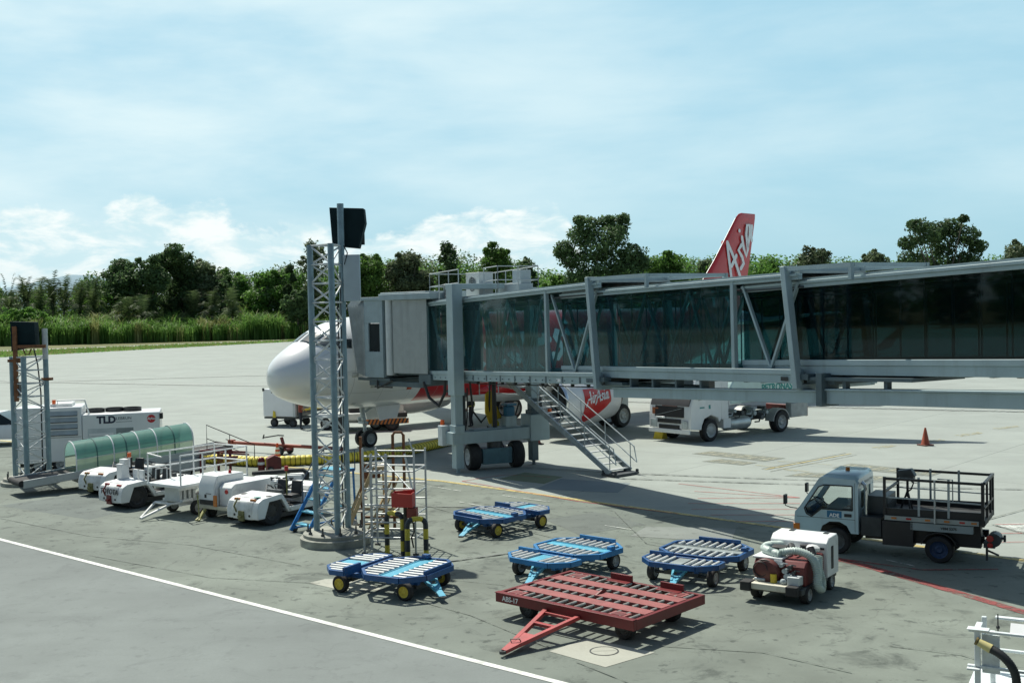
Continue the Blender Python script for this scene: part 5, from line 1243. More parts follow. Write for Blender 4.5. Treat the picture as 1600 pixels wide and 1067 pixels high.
b = MB(); b.prism([(.12, .86), (.34, .84), (.34, .97), (.20, 1.0)], 'y', -.26, .0); b.build('control_box', black, t, bevel=.01)
b = MB(); b.bx(.70, .74, -.08, .06, .70, .80); b.bx(.60, .74, -.06, .02, .66, .72); b.build('label_card', white_clean, t)
for kk, (y, z, r_) in enumerate(((.12, .62, .05), (.2, .7, .04), (.06, .72, .035), (.26, .6, .03), (.16, .52, .06))):
    b = MB(); b.cyl((.70, y, z), (.80, y, z), r_, n=10); b.tube([(.76, y, z), (.80, y + .05, z + .06), (.76, y + .1, z + .04)], .014, 6); b.build('valve', darkgrey if kk % 2 else galv, t)
b = MB(); b.tube([(.80 + .0 * k, -.22 + .17 * cos(a), .58 + .22 * sin(a)) for k, a in enumerate([2 * pi * k / 24 for k in range(24)])], .014, 6, closed=True); b.tube([(.84, -.28 + .12 * cos(a), .62 + .14 * sin(a)) for a in [2 * pi * k / 20 for k in range(20)]], .012, 6, closed=True); b.build('cable_loop', black, t)
b = MB(); b.cyl((.82, -.06, .37), (.82, -.06, .55), .055, n=14); b.build('post_marker', yellow, t)
b = MB(); b.bx(.62, .92, .20, .40, .38, .55); b.build('battery_box', mat('pale_box', (.55, .60, .60), .5, var=.08), t, bevel=.01)
b = MB(); b.sphere((.86, .12, .43), .06, n=10); b.cyl((.84, -.38, .42), (.84, -.2, .42), .03, n=8); b.cyl((.80, .0, .40), (.80, .2, .40), .025, n=8); b.build('pump', galv, t)
for sx in (-.62, .62):
    for sy in (-1, 1):
        b = MB(); wheel(b, sx, sy * .42, .18, .18, .13); b.build('wheel', [rubber, hubgrey], t)
# ================================================================ light lift truck (x forward)
t = thing('lift_truck', 'pale blue cab-over truck with a black railed platform behind the cab', 'truck', (8.98, 26.38, 0), R(150)); t.scale = (.957, 1, .94)
pb = mat('pale_blue_truck_paint', (.40, .56, .62), .32, var=.05, coat=.4, dirt=(.28, .32, .32), dirt_amt=.45, dirt_scale=2.2)
WX, WY = 1.2, .72
cabt = bpy.data.objects.new('cab', None); COL.objects.link(cabt); cabt.parent = t
# side profile of the cab
side = [(.66, .55), (.66, 1.75), (.72, 1.90), (1.52, 1.94), (1.62, 1.88), (2.12, 1.12), (2.22, 1.0), (2.24, .52), (1.62, .50), (1.54, .70), (1.36, .82), (1.12, .83), (.94, .74), (.84, .55)]
win = [(.80, 1.13), (.80, 1.74), (1.48, 1.74), (1.62, 1.68), (1.98, 1.12), (1.93, .98), (1.80, .92), (1.56, 1.13)]
W2 = .82
def hole_panel(b, outer, hole, y0_, y1_, cx, cz):
    """panel in the xz plane with a hole: bridge outer and hole by angle"""
    import math as _m
    def ray(poly, a):
        d = (cos(a), sin(a)); best = None
        for i in range(len(poly)):
            (x1, z1), (x2, z2) = poly[i], poly[(i + 1) % len(poly)]; ex, ez = x2 - x1, z2 - z1; den = d[0] * ez - d[1] * ex
            if abs(den) < 1e-9: continue
            s_ = ((x1 - cx) * ez - (z1 - cz) * ex) / den; u = ((x1 - cx) * d[1] - (z1 - cz) * d[0]) / den
            if s_ > 0 and -1e-6 <= u <= 1 + 1e-6 and (best is None or s_ > best): best = s_
        return (cx + d[0] * best, cz + d[1] * best)
    angs = sorted(set([round(_m.atan2(z - cz, x - cx), 4) for x, z in outer + hole] + [round(-pi + 2 * pi * k / 72 + .01, 4) for k in range(72)]))
    O = [ray(outer, a) for a in angs]; I = [ray(hole, a) for a in angs]; n = len(angs)
    vs = [(x, y0_, z) for x, z in O] + [(x, y0_, z) for x, z in I] + [(x, y1_, z) for x, z in O] + [(x, y1_, z) for x, z in I]
    fs = []
    for i in range(n):
        j = (i + 1) % n
        fs += [(i, j, n + j, n + i), (2 * n + j, 2 * n + i, 3 * n + i, 3 * n + j), (i, 2 * n + i, 2 * n + j, j), (n + i, n + j, 3 * n + j, 3 * n + i)]
    b.add(vs, fs)
upper = [(.66, .84), (.66, 1.75), (.72, 1.90), (1.52, 1.94), (1.62, 1.88), (2.12, 1.12), (2.22, 1.0), (2.235, .84)]
lower = [(.66, .55), (.66, .838), (2.235, .838), (2.24, .52), (1.62, .50), (1.54, .70), (1.36, .82), (1.12, .83), (.94, .74), (.84, .55)]
for sy in (-1, 1):
    b = MB(); hole_panel(b, upper, win, sy * W2, sy * (W2 - .07), 1.4, 1.35); b.prism(lower, 'y', sy * W2, sy * (W2 - .07)); b.build('side_panel', pb, cabt, smooth=30)
    b = MB(); b.add([(x, sy * (W2 - .05), z) for x, z in win], [tuple(range(len(win)))]); b.build('side_window', glass_mat('cab_glass', (.82, .88, .88), .02) if 'cab_glass' not in MATS else MATS['cab_glass'], cabt, normals=False)
    b = MB(); k = W2 * sy; e = .006 * sy
    for i in range(len(win)): b.bar((win[i][0], k + e, win[i][1]), (win[(i + 1) % len(win)][0], k + e, win[(i + 1) % len(win)][1]), .03, .012, up=(0, 1, 0))
    b.build('window_seal', black, cabt)
    b = MB(); b.bar((.74, k, .60), (.74, k, 1.82), .012, .006); b.bar((.74, k, .90), (2.18, k, .90), .010, .006, up=(0, 1, 0)); b.build('door_gap', black, cabt)
    b = MB(); b.bx(.82, 1.0, k - .004, k + .012 * sy + .004, .80 + .16, .80 + .24) if sy > 0 else b.bx(.82, 1.0, k - .016, k + .004, .96, 1.04); b.build('door_handle', black, cabt, bevel=.008)
    b = MB(); b.bx(2.10, 2.26, k - .05, k + .02, .56, .72); b.build('corner_lamp', amber, cabt, bevel=.01)
    b = MB(); b.tube([(2.16, k, 1.1), (2.3, k + .10 * sy, 1.13), (2.42, k + .14 * sy, 1.18), (2.42, k + .14 * sy, 1.30)], .014, 6); b.bx(2.39, 2.45, k + .05 * sy if sy > 0 else k - .22, k + .22 if sy > 0 else k - .05, 1.22, 1.46); b.build('mirror', black, cabt, bevel=.012)
b = MB(); b.loft([[(.66, -W2, .55), (.66, W2, .55)], [(.66, -W2, 1.75), (.66, W2, 1.75)]], caps=False, closed=False) if False else b.bx(.66, .72, -W2 + .07, W2 - .07, .55, 1.12)
b.bx(.66, .72, -W2 + .07, W2 - .07, 1.62, 1.80)
for y0_, y1_ in ((-W2 + .07, -.5), (.5, W2 - .07)): b.bx(.66, .72, y0_, y1_, 1.12, 1.62)
b.build('back_panel', pb, cabt, bevel=.01)
b = MB(); b.bx(.68, .69, -.5, .5, 1.12, 1.62); b.build('rear_window', MATS['cab_glass'] if 'cab_glass' in MATS else blackglass, cabt)
b = MB(); b.loft([[(.66, y, z) for y, z in ((-W2, 1.72), (-W2 + .05, 1.88), (-W2 + .14, 1.93), (W2 - .14, 1.93), (W2 - .05, 1.88), (W2, 1.72))], [(.74, y, z) for y, z in ((-W2, 1.76), (-W2 + .05, 1.94), (-W2 + .14, 2.0), (W2 - .14, 2.0), (W2 - .05, 1.94), (W2, 1.76))], [(1.45, y, z) for y, z in ((-W2, 1.77), (-W2 + .05, 1.95), (-W2 + .14, 2.01), (W2 - .14, 2.01), (W2 - .05, 1.95), (W2, 1.77))], [(1.64, y, z) for y, z in ((-W2, 1.72), (-W2 + .05, 1.83), (-W2 + .14, 1.88), (W2 - .14, 1.88), (W2 - .05, 1.83), (W2, 1.72))]]); b.build('roof', pb, cabt, smooth=50)
b = MB(); b.prism([(2.20, .50), (2.25, .52), (2.24, 1.0), (2.14, 1.12), (2.08, 1.12), (2.18, .98)], 'y', -W2 + .07, W2 - .07); b.build('front_panel', pb, cabt)
b = MB(); b.add([(2.12, -.76, 1.12), (2.12, .76, 1.12), (1.63, .74, 1.87), (1.63, -.74, 1.87)], [(0, 1, 2, 3)]); b.build('windscreen', glass_mat('windscreen_clear', (.7, .78, .78), .03), cabt, normals=False)
b = MB(); b.bx(.75, 2.1, -.72, .72, .78, .84); b.bx(1.9, 2.14, -.72, .72, .84, 1.12); b.build('dashboard', black, cabt)
for y in (-.42, .42):
    b = MB(); b.bx(.84, 1.30, y - .25, y + .25, .84, .98); b.prism([(.80, .95), (.94, .95), (.86, 1.45), (.78, 1.45)], 'y', y - .24, y + .24); b.build('seat', black, cabt, bevel=.03)
b = MB(); c_ = Vector((1.68, .40, 1.22)); 
nrm = Vector((-.6, 0, .8)).normalized(); u_ = Vector((0, 1, 0)); v_ = nrm.cross(u_)
b.tube([c_ + (u_ * cos(a) + v_ * sin(a)) * .2 for a in [2 * pi * k / 24 for k in range(24)]], .016, 6, closed=True); b.cyl(c_ + u_ * .2, c_ - u_ * .2, .014, n=6); b.cyl(c_, c_ - nrm * .35, .02, n=6); b.build('steering_wheel', black, cabt)
b = MB(); b.cyl((1.1, 0, 2.0), (1.1, 0, 2.1), .06, .05, 12); b.build('beacon', amber, cabt)
sq = MB(); sq.bx(1.06, 1.42, W2 + .0005, W2 + .005, .925, 1.095); sq.build('badge', mat('badge_blue', (.02, .14, .27), .5), cabt)
b = MB(); b.text('ADE', .125, frame((1.24, W2 + .008, .945), (-1, 0, 0), (0, 0, 1)), bold=.004); b.build('badge_letters', white_clean, cabt, smooth=0)
b = MB(); b.tube([(.52, .60, .95), (.52, .60, 1.55), (.54, .60, 1.75), (.62, .58, 1.82)], .045, 10); b.build('snorkel', mat('chrome', (.6, .62, .62), .2, metal=.9), t)
b = MB()
for y in (-.38, .38): b.bx(-2.15, 2.1, y - .05, y + .05, .48, .66)
for x in (-2.0, -1.2, -.4, .4): b.bx(x - .04, x + .04, -.34, .34, .5, .62)
b.build('chassis', black, t)
b = MB(); b.bx(.12, .60, -.78, .80, .52, 1.0); b.build('engine_box', mat('black_box', (.025, .032, .035), .6, var=.2, dirt=(.08, .09, .09), dirt_amt=.5), t, bevel=.01)
b = MB(); b.bx(.06, .56, -.6, .35, 1.0, 1.45); b.build('hydraulic_cabinet', mat('cabinet_dark', (.06, .075, .08), .5, var=.15), t, bevel=.01)
b = MB(); b.bx(-.62, .10, .45, .80, .34, .94); b.build('tool_box', black, t, bevel=.01); b = MB(); b.bx(-2.1, -.5, .35, .62, .40, .96); b.bx(.10, .62, -.7, .3, .36, .54); b.build('frame_skirt', black, t)
b = MB(); b.bx(-.62, .05, -.80, -.45, .36, .80); b.build('fuel_tank', darkgrey, t, bevel=.02)
for sx, nm in ((WX, 0), (-WX, 1)):
    for sy in (-1, 1):
        b = MB(); wheel(b, sx, sy * (WY if nm == 0 else WY - .03), .33, .33, .20 if nm == 0 else .30); b.build('wheel', [rubber, mat('truck_rim_blue', (.02, .05, .12), .5, var=.2) if nm else darkgrey], t)
MB().cyl((WX, -.7, .33), (WX, .7, .33), .05).build('axle', black, t); b = MB(); b.cyl((-WX, -.7, .33), (-WX, .7, .33), .06); b.sphere((-WX, 0, .33), .16, n=12); b.build('axle', black, t)
for sy in (-1, 1):
    b = MB(); b.loft([[(-WX + r_ * cos(a), y, .33 + r_ * sin(a)) for r_, y in ((.42, sy * .56), (.42, sy * .84), (.40, sy * .84), (.40, sy * .56))] for a in [R(15 + 15 * k) for k in range(11)]]); b.build('mudguard', black, t)
# bed
bed = bpy.data.objects.new('platform', None); COL.objects.link(bed); bed.parent = t
b = MB(); b.bx(-2.22, .06, -.80, .80, .98, 1.10); b.build('floor', mat('platform_black', (.03, .035, .037), .7, var=.2), bed)
for sy in (-1, 1):
    b = MB(); b.bx(-2.08, .04, sy * .80 - .012, sy * .80 + .012, .965, 1.075); b.build('side_board', alu if sy < 0 else mat('board_grey', (.36, .40, .40), .5, metal=.3, var=.15), bed)
    for k, x in enumerate((-.18, -.52, -.95, -1.38, -1.72, -1.98) if sy > 0 else ()):
        b = MB(); b.bx(x - .06, x + .06, sy * .812, sy * .82, 1.0, 1.045); b.build('reflector', redlens if k in (1, 4) else amber, bed)
    b = MB(); b.bar((.04, sy * .78, 1.1), (.04, sy * .78, 2.02), .07, .06); b.bar((-2.17, sy * .78, .95), (-2.17, sy * .78, 2.0), .09, .07); b.bar((.04, sy * .78, 1.98), (-2.17, sy * .78, 1.96), .05, .06); b.bar((.04, sy * .76, 1.17), (-2.17, sy * .76, 1.19), .04, .17); b.build('rail_frame', black, bed)
    b = MB()
    for x in (-.75, -1.42): b.bar((x, sy * .77, 1.1), (x, sy * .77, 2.04), .05, .05)
    b.bar((.02, sy * .77, 1.52), (-2.15, sy * .77, 1.48), .03, .03); b.build('side_rail', galv, bed)
b = MB()
for y in (-.74, -.3, .3): b.bar((-2.2, y, .97), (-2.2, y, 1.98), .05, .05)
b.bar((-2.2, -.78, 1.98), (-2.2, .78, 1.98), .06, .06); b.bar((-2.2, -.78, 1.4), (-2.2, .78, 1.4), .04, .04); b.build('tail_gate', black, bed)
b = MB(); b.bx(.02, .08, -.78, .78, 1.62, 1.67); b.bx(.02, .08, -.5, .5, 1.1, 1.3); b.build('front_rail', black, bed)
b = MB(); b.tube([(-1.12, .84, .96), (-1.12, .84, 2.0)], .022, 8); b.tube([(-1.16, .70, 2.02), (-1.5, .70, 2.02), (-1.5, .70, 1.5)], .016, 6); b.build('lift_gate', alu, bed)
b = MB(); b.bx(-1.95, -.55, .62, .80, .76, .94); b.build('number_board', mat('plate_grey', (.30, .36, .37), .5, var=.1), t)
b = MB(); b.text('VBM 5375', .085, frame((-1.42, .803, .82), (-1, 0, 0), (0, 0, 1)), bold=.002); b.build('number', black, t, smooth=0)
# bundled thing strapped to the front of the platform
o = thing('tripod_lamp', 'dark work lamp on folded tripod legs standing on the truck platform', 'work lamp', (8.98 + .866 * .33, 26.38 - .5 * .33, 1.036), R(150))
b = MB(); b.bx(-.16, .16, -.12, .14, .72, .86); b.prism([(-.2, .80), (.18, .78), (.22, .92), (-.1, .97)], 'y', -.14, .14); b.build('lamp_head', darkgrey, o, bevel=.02)
b = MB(); b.cyl((0, 0, .3), (0, 0, .74), .03, n=8)
b.tube([(.05, .1, .8), (-.16, .12, .66), (-.1, .1, .5), (0, .05, .42)], .02, 6); b.build('stem', black, o)
for a in (0, 2.1, 4.2): MB().cyl((0, 0, .45), (.16 * cos(a), .16 * sin(a), 0), .022, n=8).build('leg', black, o)
# hitch gear at the rear
b = MB(); b.cyl((-2.38, .25, .62), (-2.38, .62, .62), .16, n=16); b.cyl((-2.3, .1, .56), (-2.3, .3, .56), .12, n=12); b.bx(-2.4, -2.15, -.3, .6, .42, .56); b.bar((-2.2, .4, .55), (-2.2, .4, .08), .05); b.bar((-2.2, .3, .3), (-2.45, .3, .2), .04); b.cyl((-2.5, .5, .66), (-2.62, .5, .66), .03); b.cyl((-2.6, .5, .58), (-2.6, .5, .74), .03); b.build('winch', darkgrey, t)
b = MB(); b.cyl((-2.3, .62, .66), (-2.3, .66, .66), .08, n=12); b.cyl((-2.3, .62, .5), (-2.3, .66, .5), .06, n=12); b.build('tail_lamp', [redlens], t)
# ================================================================ lattice towers
galv_leg = mat('tower_leg_paint', (.22, .32, .36), .45, metal=.25, var=.15, scale=5, dirt=(.3, .32, .3), dirt_amt=.3, dirt_scale=4)
conc = mat('footing_concrete', (.30, .31, .27), .9, var=.25, scale=4, dirt=(.08, .09, .07), dirt_amt=.6, dirt_scale=3)
def lattice(t, legs, z0, H, r, rb, panel, n_skip=()):
    for k, (x, y) in enumerate(legs):
        MB().cyl((x, y, z0), (x, y, H), r, n=14).build('leg', galv_leg, t)
    n = int(round((H - z0 - .05) / panel)); ph = (H - z0 - .05) / n
    for f in range(3):
        a = Vector((*legs[f], 0)); c = Vector((*legs[(f + 1) % 3], 0)); b = MB()
        for k in range(n):
            za, zb_ = z0 + .03 + k * ph, z0 + .03 + (k + 1) * ph
            b.cyl(a + Vector((0, 0, zb_)), c + Vector((0, 0, zb_)), rb, n=6); (b.cyl(a + Vector((0, 0, za)), c + Vector((0, 0, zb_)), rb, n=6) if (k + f) % 2 else b.cyl(c + Vector((0, 0, za)), a + Vector((0, 0, zb_)), rb, n=6))
        b.build('bracing', mat('brace_pale_zinc', (.52, .56, .56), .6, metal=.05, var=.15, scale=6), t)
L0 = [(-5.18, 28.89), (-4.55, 28.33), (-4.41, 29.19)]; cx_, cy_ = -4.66, 28.72
t = thing('floodlight_mast', 'tall three legged lattice mast on a round concrete footing with a black box on top', 'lattice mast', (cx_, cy_, 0))
lg = [(x - cx_, y - cy_) for x, y in L0]
b = MB(); b.lathe((0, 0, 0), (0, 0, 1), [(.92, 0), (.92, .20), (.86, .22), (.84, .22), (.84, .30), (.80, .32), (.001, .32)], 40); b.build('footing', conc, t)
for k in range(10): a = k * .628; MB().cyl((.72 * cos(a), .72 * sin(a), .3), (.72 * cos(a), .72 * sin(a), .52), .022, n=8).cyl((.72 * cos(a), .72 * sin(a), .32), (.72 * cos(a), .72 * sin(a), .38), .05, n=6).build('anchor_bolt', darkgrey, t)
lattice(t, lg, .32, 7.72, .080, .025, .49)
b = MB(); b.cyl((lg[2][0], lg[2][1], 7.6), (lg[2][0], lg[2][1], 8.80), .088, n=14); b.build('pole', galv_leg, t)
bxm = mat('black_housing', (.010, .024, .027), .75, var=.15, spec=.15)
hx0 = -4.42 - cx_
b = MB(); b.prism([(hx0 - .30, 8.72), (hx0 + .60, 8.68), (hx0 + .63, 8.30), (hx0 + .45, 7.64), (hx0 - .24, 7.72)], 'y', .60, 1.0); b.build('lamp_housing', bxm, t, bevel=.015)
b = MB(); b.bx(hx0 - .28, hx0 + .56, 1.0, 1.015, 7.75, 8.66); b.build('lamp_face', darkgrey, t)
b = MB(); b.bx(hx0 + .07, hx0 + .50, .30, .44, 6.25, 7.46); b.build('cabinet', mat('cabinet_grey', (.42, .50, .53), .5, var=.06), t, bevel=.015)
b = MB(); b.tube([(hx0 + .1, .3, 7.7), (hx0 + .2, .25, 7.5), (hx0 + .12, .2, 7.2)], .015, 6); b.tube([(hx0 - .1, .35, 6.3), (hx0 - .1, .38, .3)], .02, 6); b.tube([(hx0 - .03, .40, 7.0), (hx0 - .03, .42, .3)], .016, 6); b.build('cable', black, t)
cx_, cy_ = -17.62, 40.4
t = thing('lattice_mast', 'short lattice mast with a rusty bracket and black box at the left edge', 'lattice mast', (cx_, cy_, 0))
b = MB(); b.lathe((0, 0, 0), (0, 0, 1), [(1.0, 0), (1.0, .14), (.92, .16), (.90, .26), (.001, .27)], 36); b.build('footing', conc, t)
for k in range(8): a = k * .785; MB().cyl((.8 * cos(a), .8 * sin(a), .2), (.8 * cos(a), .8 * sin(a), .46), .025, n=8).build('anchor_bolt', darkgrey, t)
lg2 = [(-.66, .3), (.12, -.52), (.52, .42)]
lattice(t, lg2, .27, 4.62, .095, .022, .50)
b = MB(); b.cyl((.52, .42, 4.5), (.52, .42, 5.62), .1, n=12); b.build('pole', mat('pole_grey', (.5, .53, .52), .5, var=.1), t)
b = MB(); b.prism([(-.60, 5.90), (.28, 5.86), (.30, 5.0), (-.36, 4.86), (-.58, 4.82)], 'y', .1, .5); b.build('lamp_housing', bxm, t, bevel=.015)
b = MB(); b.bx(-.46, -.32, -.06, .04, 3.0, 5.72); b.bx(-.46, .7, -.02, .08, 4.92, 5.04); b.bx(-.30, .0, -.04, .0, 4.4, 4.6); b.bx(-.78, -.52, .2, .4, 4.42, 4.52); b.bx(.38, .74, .32, .52, 3.72, 3.82); b.tube([(-.1, -.02, 4.9), (-.02, -.02, 4.7), (.12, -.02, 4.7), (.2, -.02, 4.9)], .025, 6); b.build('bracket', rust, t)
b = MB(); b.tube([(.2, .2, 4.9), (.3, .25, 4.3), (.36, .3, 3.3), (.34, .3, .3)], .025, 6); b.bx(-.5, -.3, .0, .2, 3.2, 3.7); b.build('cable', black, t)

# ================================================================ aircraft tugs (x forward)
def tug(label, loc, ang, pillar=False, word=None, plain=False, wheel_r=.38, L_=1.4, dark_interior=True):
    t = thing('baggage_tug', label, 'baggage tug', (*loc, 0), ang, 'white baggage tugs parked in a row')
    W = .62
    b = MB(); b.prism([(L_, .22), (L_ + .02, .50), (L_ - .06, .72), (L_ - .22, .80), (.42, .86), (.40, .80), (.36, .22)], 'y', -W + .22, W - .22); b.build('nose', white, t, bevel=.03)
    # fenders with an angular wheel arch
    for sy in (-1, 1):
        b = MB(); b.prism([(L_, .24), (L_ + .01, .50), (L_ - .07, .71), (L_ - .22, .80), (.44, .86), (.06, .30), (.22, .30), (.46, .70), (L_ - .46, .68), (L_ - .28, .24)], 'y', sy * (W - .24), sy * W); b.build('fender', white, t, bevel=.02)
    b = MB(); b.bx(-L_, .2, -W, W, .30, .44); b.prism([(-L_, .44), (-.45, .44), (-.50, .78), (-L_ + .05, .76)], 'y', -W, W); b.build('body', white, t, bevel=.02)
    b = MB(); b.bx(-.42, .34, -W + .05, W - .05, .44, .47); b.bx(.34, .40, -W + .1, W - .1, .47, .82); b.build('foot_well', black, t)
    for y in (-.30, .28):
        b = MB(); b.bx(-.48, -.08, y - .2, y + .2, .62, .72); b.prism([(-.50, .70), (-.40, .70), (-.46, 1.08), (-.54, 1.08)], 'y', y - .19, y + .19); b.build('seat', black, t, bevel=.025)
    b = MB(); c_ = Vector((.18, .25, .95)); b.tube([c_ + Vector((.10 * cos(a), .17 * sin(a), .13 * cos(a))) for a in [2 * pi * k / 20 for k in range(20)]], .014, 6, closed=True); b.cyl(c_, c_ + Vector((.22, 0, -.3)), .02, n=6); b.build('steering_wheel', black, t)
    for sx, x in ((1, .82), (-1, -.95)):
        for sy in (-1, 1):
            r_ = wheel_r if sx > 0 else .30
            b = MB(); wheel(b, x, sy * (W - .12), r_, r_, .22); b.build('wheel', [rubber, black if sx > 0 else hubgrey], t)
    b = MB(); b.bx(L_, L_ + .05, -.12, .10, .18, .46); b.bx(L_ + .03, L_ + .12, -.07, .05, .28, .34); b.tube([(L_ + .01, -.22, .42), (L_ + .08, -.24, .60), (L_ - .06, -.22, .80)], .025, 6); b.build('hitch', redp if word else mat('olive_hitch', (.16, .16, .06), .6, var=.3), t)
    for sy in (-1, 1):
        b = MB(); b.bx(L_ - .16, L_ - .10, sy * (W - .30) - .10, sy * (W - .30) + .10, .73, .79); b.build('lamp', redlens if word else amber, t)
    b = MB()
    for y in (-.30, .30): b.cyl((L_ + .0, y, .34), (L_ + .022, y, .34), .035, n=12)
    b.bar((L_ - .235, -.36, .80), (L_ - .235, .36, .80), .012, .02); b.bar((L_ - .02, -.37, .57), (L_ - .02, .37, .57), .02, .012)
    for sy in (-1, 1): b.bar((-.48, sy * (W + .002), .46), (-.48, sy * (W + .002), .76), .008, .012); b.bar((-L_ + .04, sy * (W + .002), .56), (-.5, sy * (W + .002), .56), .012, .008, up=(0, 1, 0)); b.bx(-L_ + .1, -L_ + .3, sy * W - .004, sy * W + .004, .62, .70)
    b.build('trim', black, t)
    rr_ = random.Random(int(abs(loc[0]) * 100)); b = MB()
    for k in range(7):
        x = -.62 - rr_.random() * .6; y = rr_.uniform(-.45, .45); b.bx(x - .06, x + .07, y - .05, y + .06, .77, .80 + rr_.random() * .12)
    b.tube([(-.6, -.3, .80), (-.75, -.1, .95), (-1.0, .1, .90), (-1.2, .3, .80)], .025, 6); b.tube([(.30, -.2, .80), (.1, -.35, .98), (-.2, -.5, .9), (-.45, -.55, .7)], .02, 6); b.bx(.22, .36, -.1, .45, .80, .92)
    b.build('loose_gear', darkgrey, t)
    b = MB(); b.bx(-L_ + .1, L_ - .25, -W + .1, W - .1, .17, .30); b.build('under_tray', black, t)
    if word:
        b = MB(); b.text(word, .23, frame((L_ + .032, .0, .50), (0, 1, 0), (-.12, 0, 1)), bold=.006); b.build('lettering', black, t, smooth=0)
    if pillar:
        b = MB(); b.bx(.50, .78, -.58, -.30, .84, 1.32); b.bx(.46, .66, -.60, -.28, 1.32, 1.46); b.build('pillar', white, t, bevel=.015)
        b = MB(); b.cyl((.5, -.28, 1.2), (.5, -.28, 1.52), .03, n=8); b.cyl((.5, -.28, 1.52), (.5, -.28, 1.66), .065, n=12, mi=1); b.build('beacon', [white_clean, orange], t)
        for y in (-.05, .28):
            b = MB(); b.bx(.48, .54, y, y + .24, .86, 1.16); b.build('shield', white, t, bevel=.01)
        b = MB(); b.tube([(-.3, .55, .5), (-.3, .55, 1.15), (.1, .55, 1.15), (.12, .55, .84)], .022, 6); b.build('grab_rail', white, t)
    return t
HD = R(-124)
tug('low white tug half hidden under the green canopied conveyor', (-13.5, 38.35), R(-118), plain=True)
tug('white tug with a beacon pillar and black lettering across its nose', (-11.73, 35.6), R(-128), pillar=True, word='TOYOTA')
t3 = tug('white tug with two black seats beside the blue steps', (-6.9, 32.35), R(-124), wheel_r=.42)
b = MB(); b.prism([(-1.4, .78), (-.62, .80), (-.7, .92), (-1.4, .92)], 'y', -.6, .6); b.build('rear_deck', white, t3, bevel=.02)
b = MB(); b.cyl((-.05, .30, .72), (-.05, .30, 1.42), .022, n=8); b.cyl((-.05, .30, 1.42), (-.05, .30, 1.56), .06, n=12, mi=1); b.build('beacon', [mat('olive_pole', (.22, .22, .06), .6), redlens], t3)
b = MB(); b.lathe((1.13, .34, .827), (-.12, 0, 1), [(.10, 0), (.10, .012)], 20); b.build('badge', mat('mint_badge', (.22, .52, .45), .5), t3)
# ================================================================ platform trailer (x forward)
t = thing('platform_trailer', 'white railed lift platform on a small trailer between two tugs', 'lift trailer', (-9.72, 34.12, 0), R(-124))
b = MB(); b.bx(-1.33, 1.33, -.76, .76, .90, .985); b.bx(-1.2, 1.2, -.6, -.5, .80, .90); b.bx(-1.2, 1.2, .5, .6, .80, .90); b.build('deck', white, t, bevel=.01)
b = MB(); b.bx(-.95, 1.0, -.36, -.26, .30, .42); b.bx(-.95, 1.0, .26, .36, .30, .42); b.bx(.6, 1.0, -.45, .45, .42, .50); b.bx(-.9, -.5, -.45, .45, .42, .50); b.build('chassis', white, t, bevel=.008)
for x in (.45, .62, .80, .96):
    b = MB(); b.bx(x - .05, x + .05, -.34, .34, .45, .88); b.build('lift_column', mat('offwhite_column', (.60, .64, .64), .5, var=.1, dirt=(.25, .26, .25), dirt_amt=.5), t, bevel=.006)
b = MB(); b.bar((-1.0, -.3, .46), (.3, -.3, .84), .05); b.bar((-1.0, .3, .46), (.3, .3, .84), .05); b.bar((-1.0, .3, .84), (.2, .3, .46), .05); b.build('scissor', galv, t)
for sx in (-.62,):
    for sy in (-1, 1):
        b = MB(); wheel(b, sx, sy * .62, .24, .24, .16); b.build('wheel', [rubber, hubgrey], t)
for sy in (-1, 1):
    b = MB(); wheel(b, .55, sy * .55, .22, .22, .15); b.build('wheel', [rubber, hubgrey], t)
for y, nm in ((-.74, 0), (.74, 1)):
    b = MB()
    for x in (-1.3, -.45, .45, 1.28): b.cyl((x, y, .98), (x, y, 1.86), .024, n=8)
    for h in (1.42, 1.86): b.cyl((-1.3, y, h), (1.28, y, h), .022, n=8)
    b.build('side_rail', white, t)
b = MB()
for h in (1.42, 1.86): b.cyl((-1.3, -.74, h), (-1.3, .74, h), .022, n=8)
b.cyl((1.28, -.74, 1.86), (1.28, -.1, 1.78), .022, n=8); b.build('end_rail', white, t)
b = MB(); tip = Vector((2.15, .0, .10)); b.tube([(1.0, -.34, .40), (1.35, -.36, .42), tip + Vector((.0, -.02, 0))], .04, 8); b.tube([(1.0, .34, .40), (1.35, .34, .42), tip + Vector((0, .02, 0))], .04, 8); b.tube([(1.35, -.36, .42), (1.35, .34, .42)], .035, 8); b.build('drawbar', white, t)
# ================================================================ power cart
t = thing('power_cart', 'white boxy power cart with a red lamp on top and a yellow tow arm', 'power cart', (-8.32, 33.02, 0), R(-124))
b = MB(); b.prism([(.85, .42), (.85, .98), (.70, 1.28), (-.3, 1.28), (-.3, .42)], 'y', -.62, .05); b.build('tall_cabinet', white, t, bevel=.02)
b = MB(); b.prism([(.70, .42), (.70, .95), (.55, 1.06), (-.85, 1.06), (-.85, .42)], 'y', .10, .62); b.bx(-.85, -.3, -.62, .08, .42, 1.04); b.build('low_cabinet', white, t, bevel=.02)
b = MB(); b.bx(.852, .862, -.58, .02, .44, .58); b.bx(.852, .86, -.36, -.28, .64, .74); b.bx(.8, .86, -.3, -.08, .76, .775); b.build('grille', black, t)
b = MB(); b.bx(-.85, .86, -.60, .60, .32, .42); b.build('base_frame', mat('cream_frame', (.55, .52, .40), .6, var=.15, dirt=(.2, .16, .1), dirt_amt=.6), t, bevel=.008)
b = MB(); b.cyl((.1, -.1, 1.28), (.1, -.1, 1.38), .05, .04, 12); b.build('top_lamp', redlens, t)
b = MB(); b.bx(.86, .90, .06, .18, .42, .74); b.build('tail_lamp', amber, t); b = MB(); b.cyl((.70, .42, .84), (.73, .42, .84), .06, n=14); b.build('red_button', redlens, t)
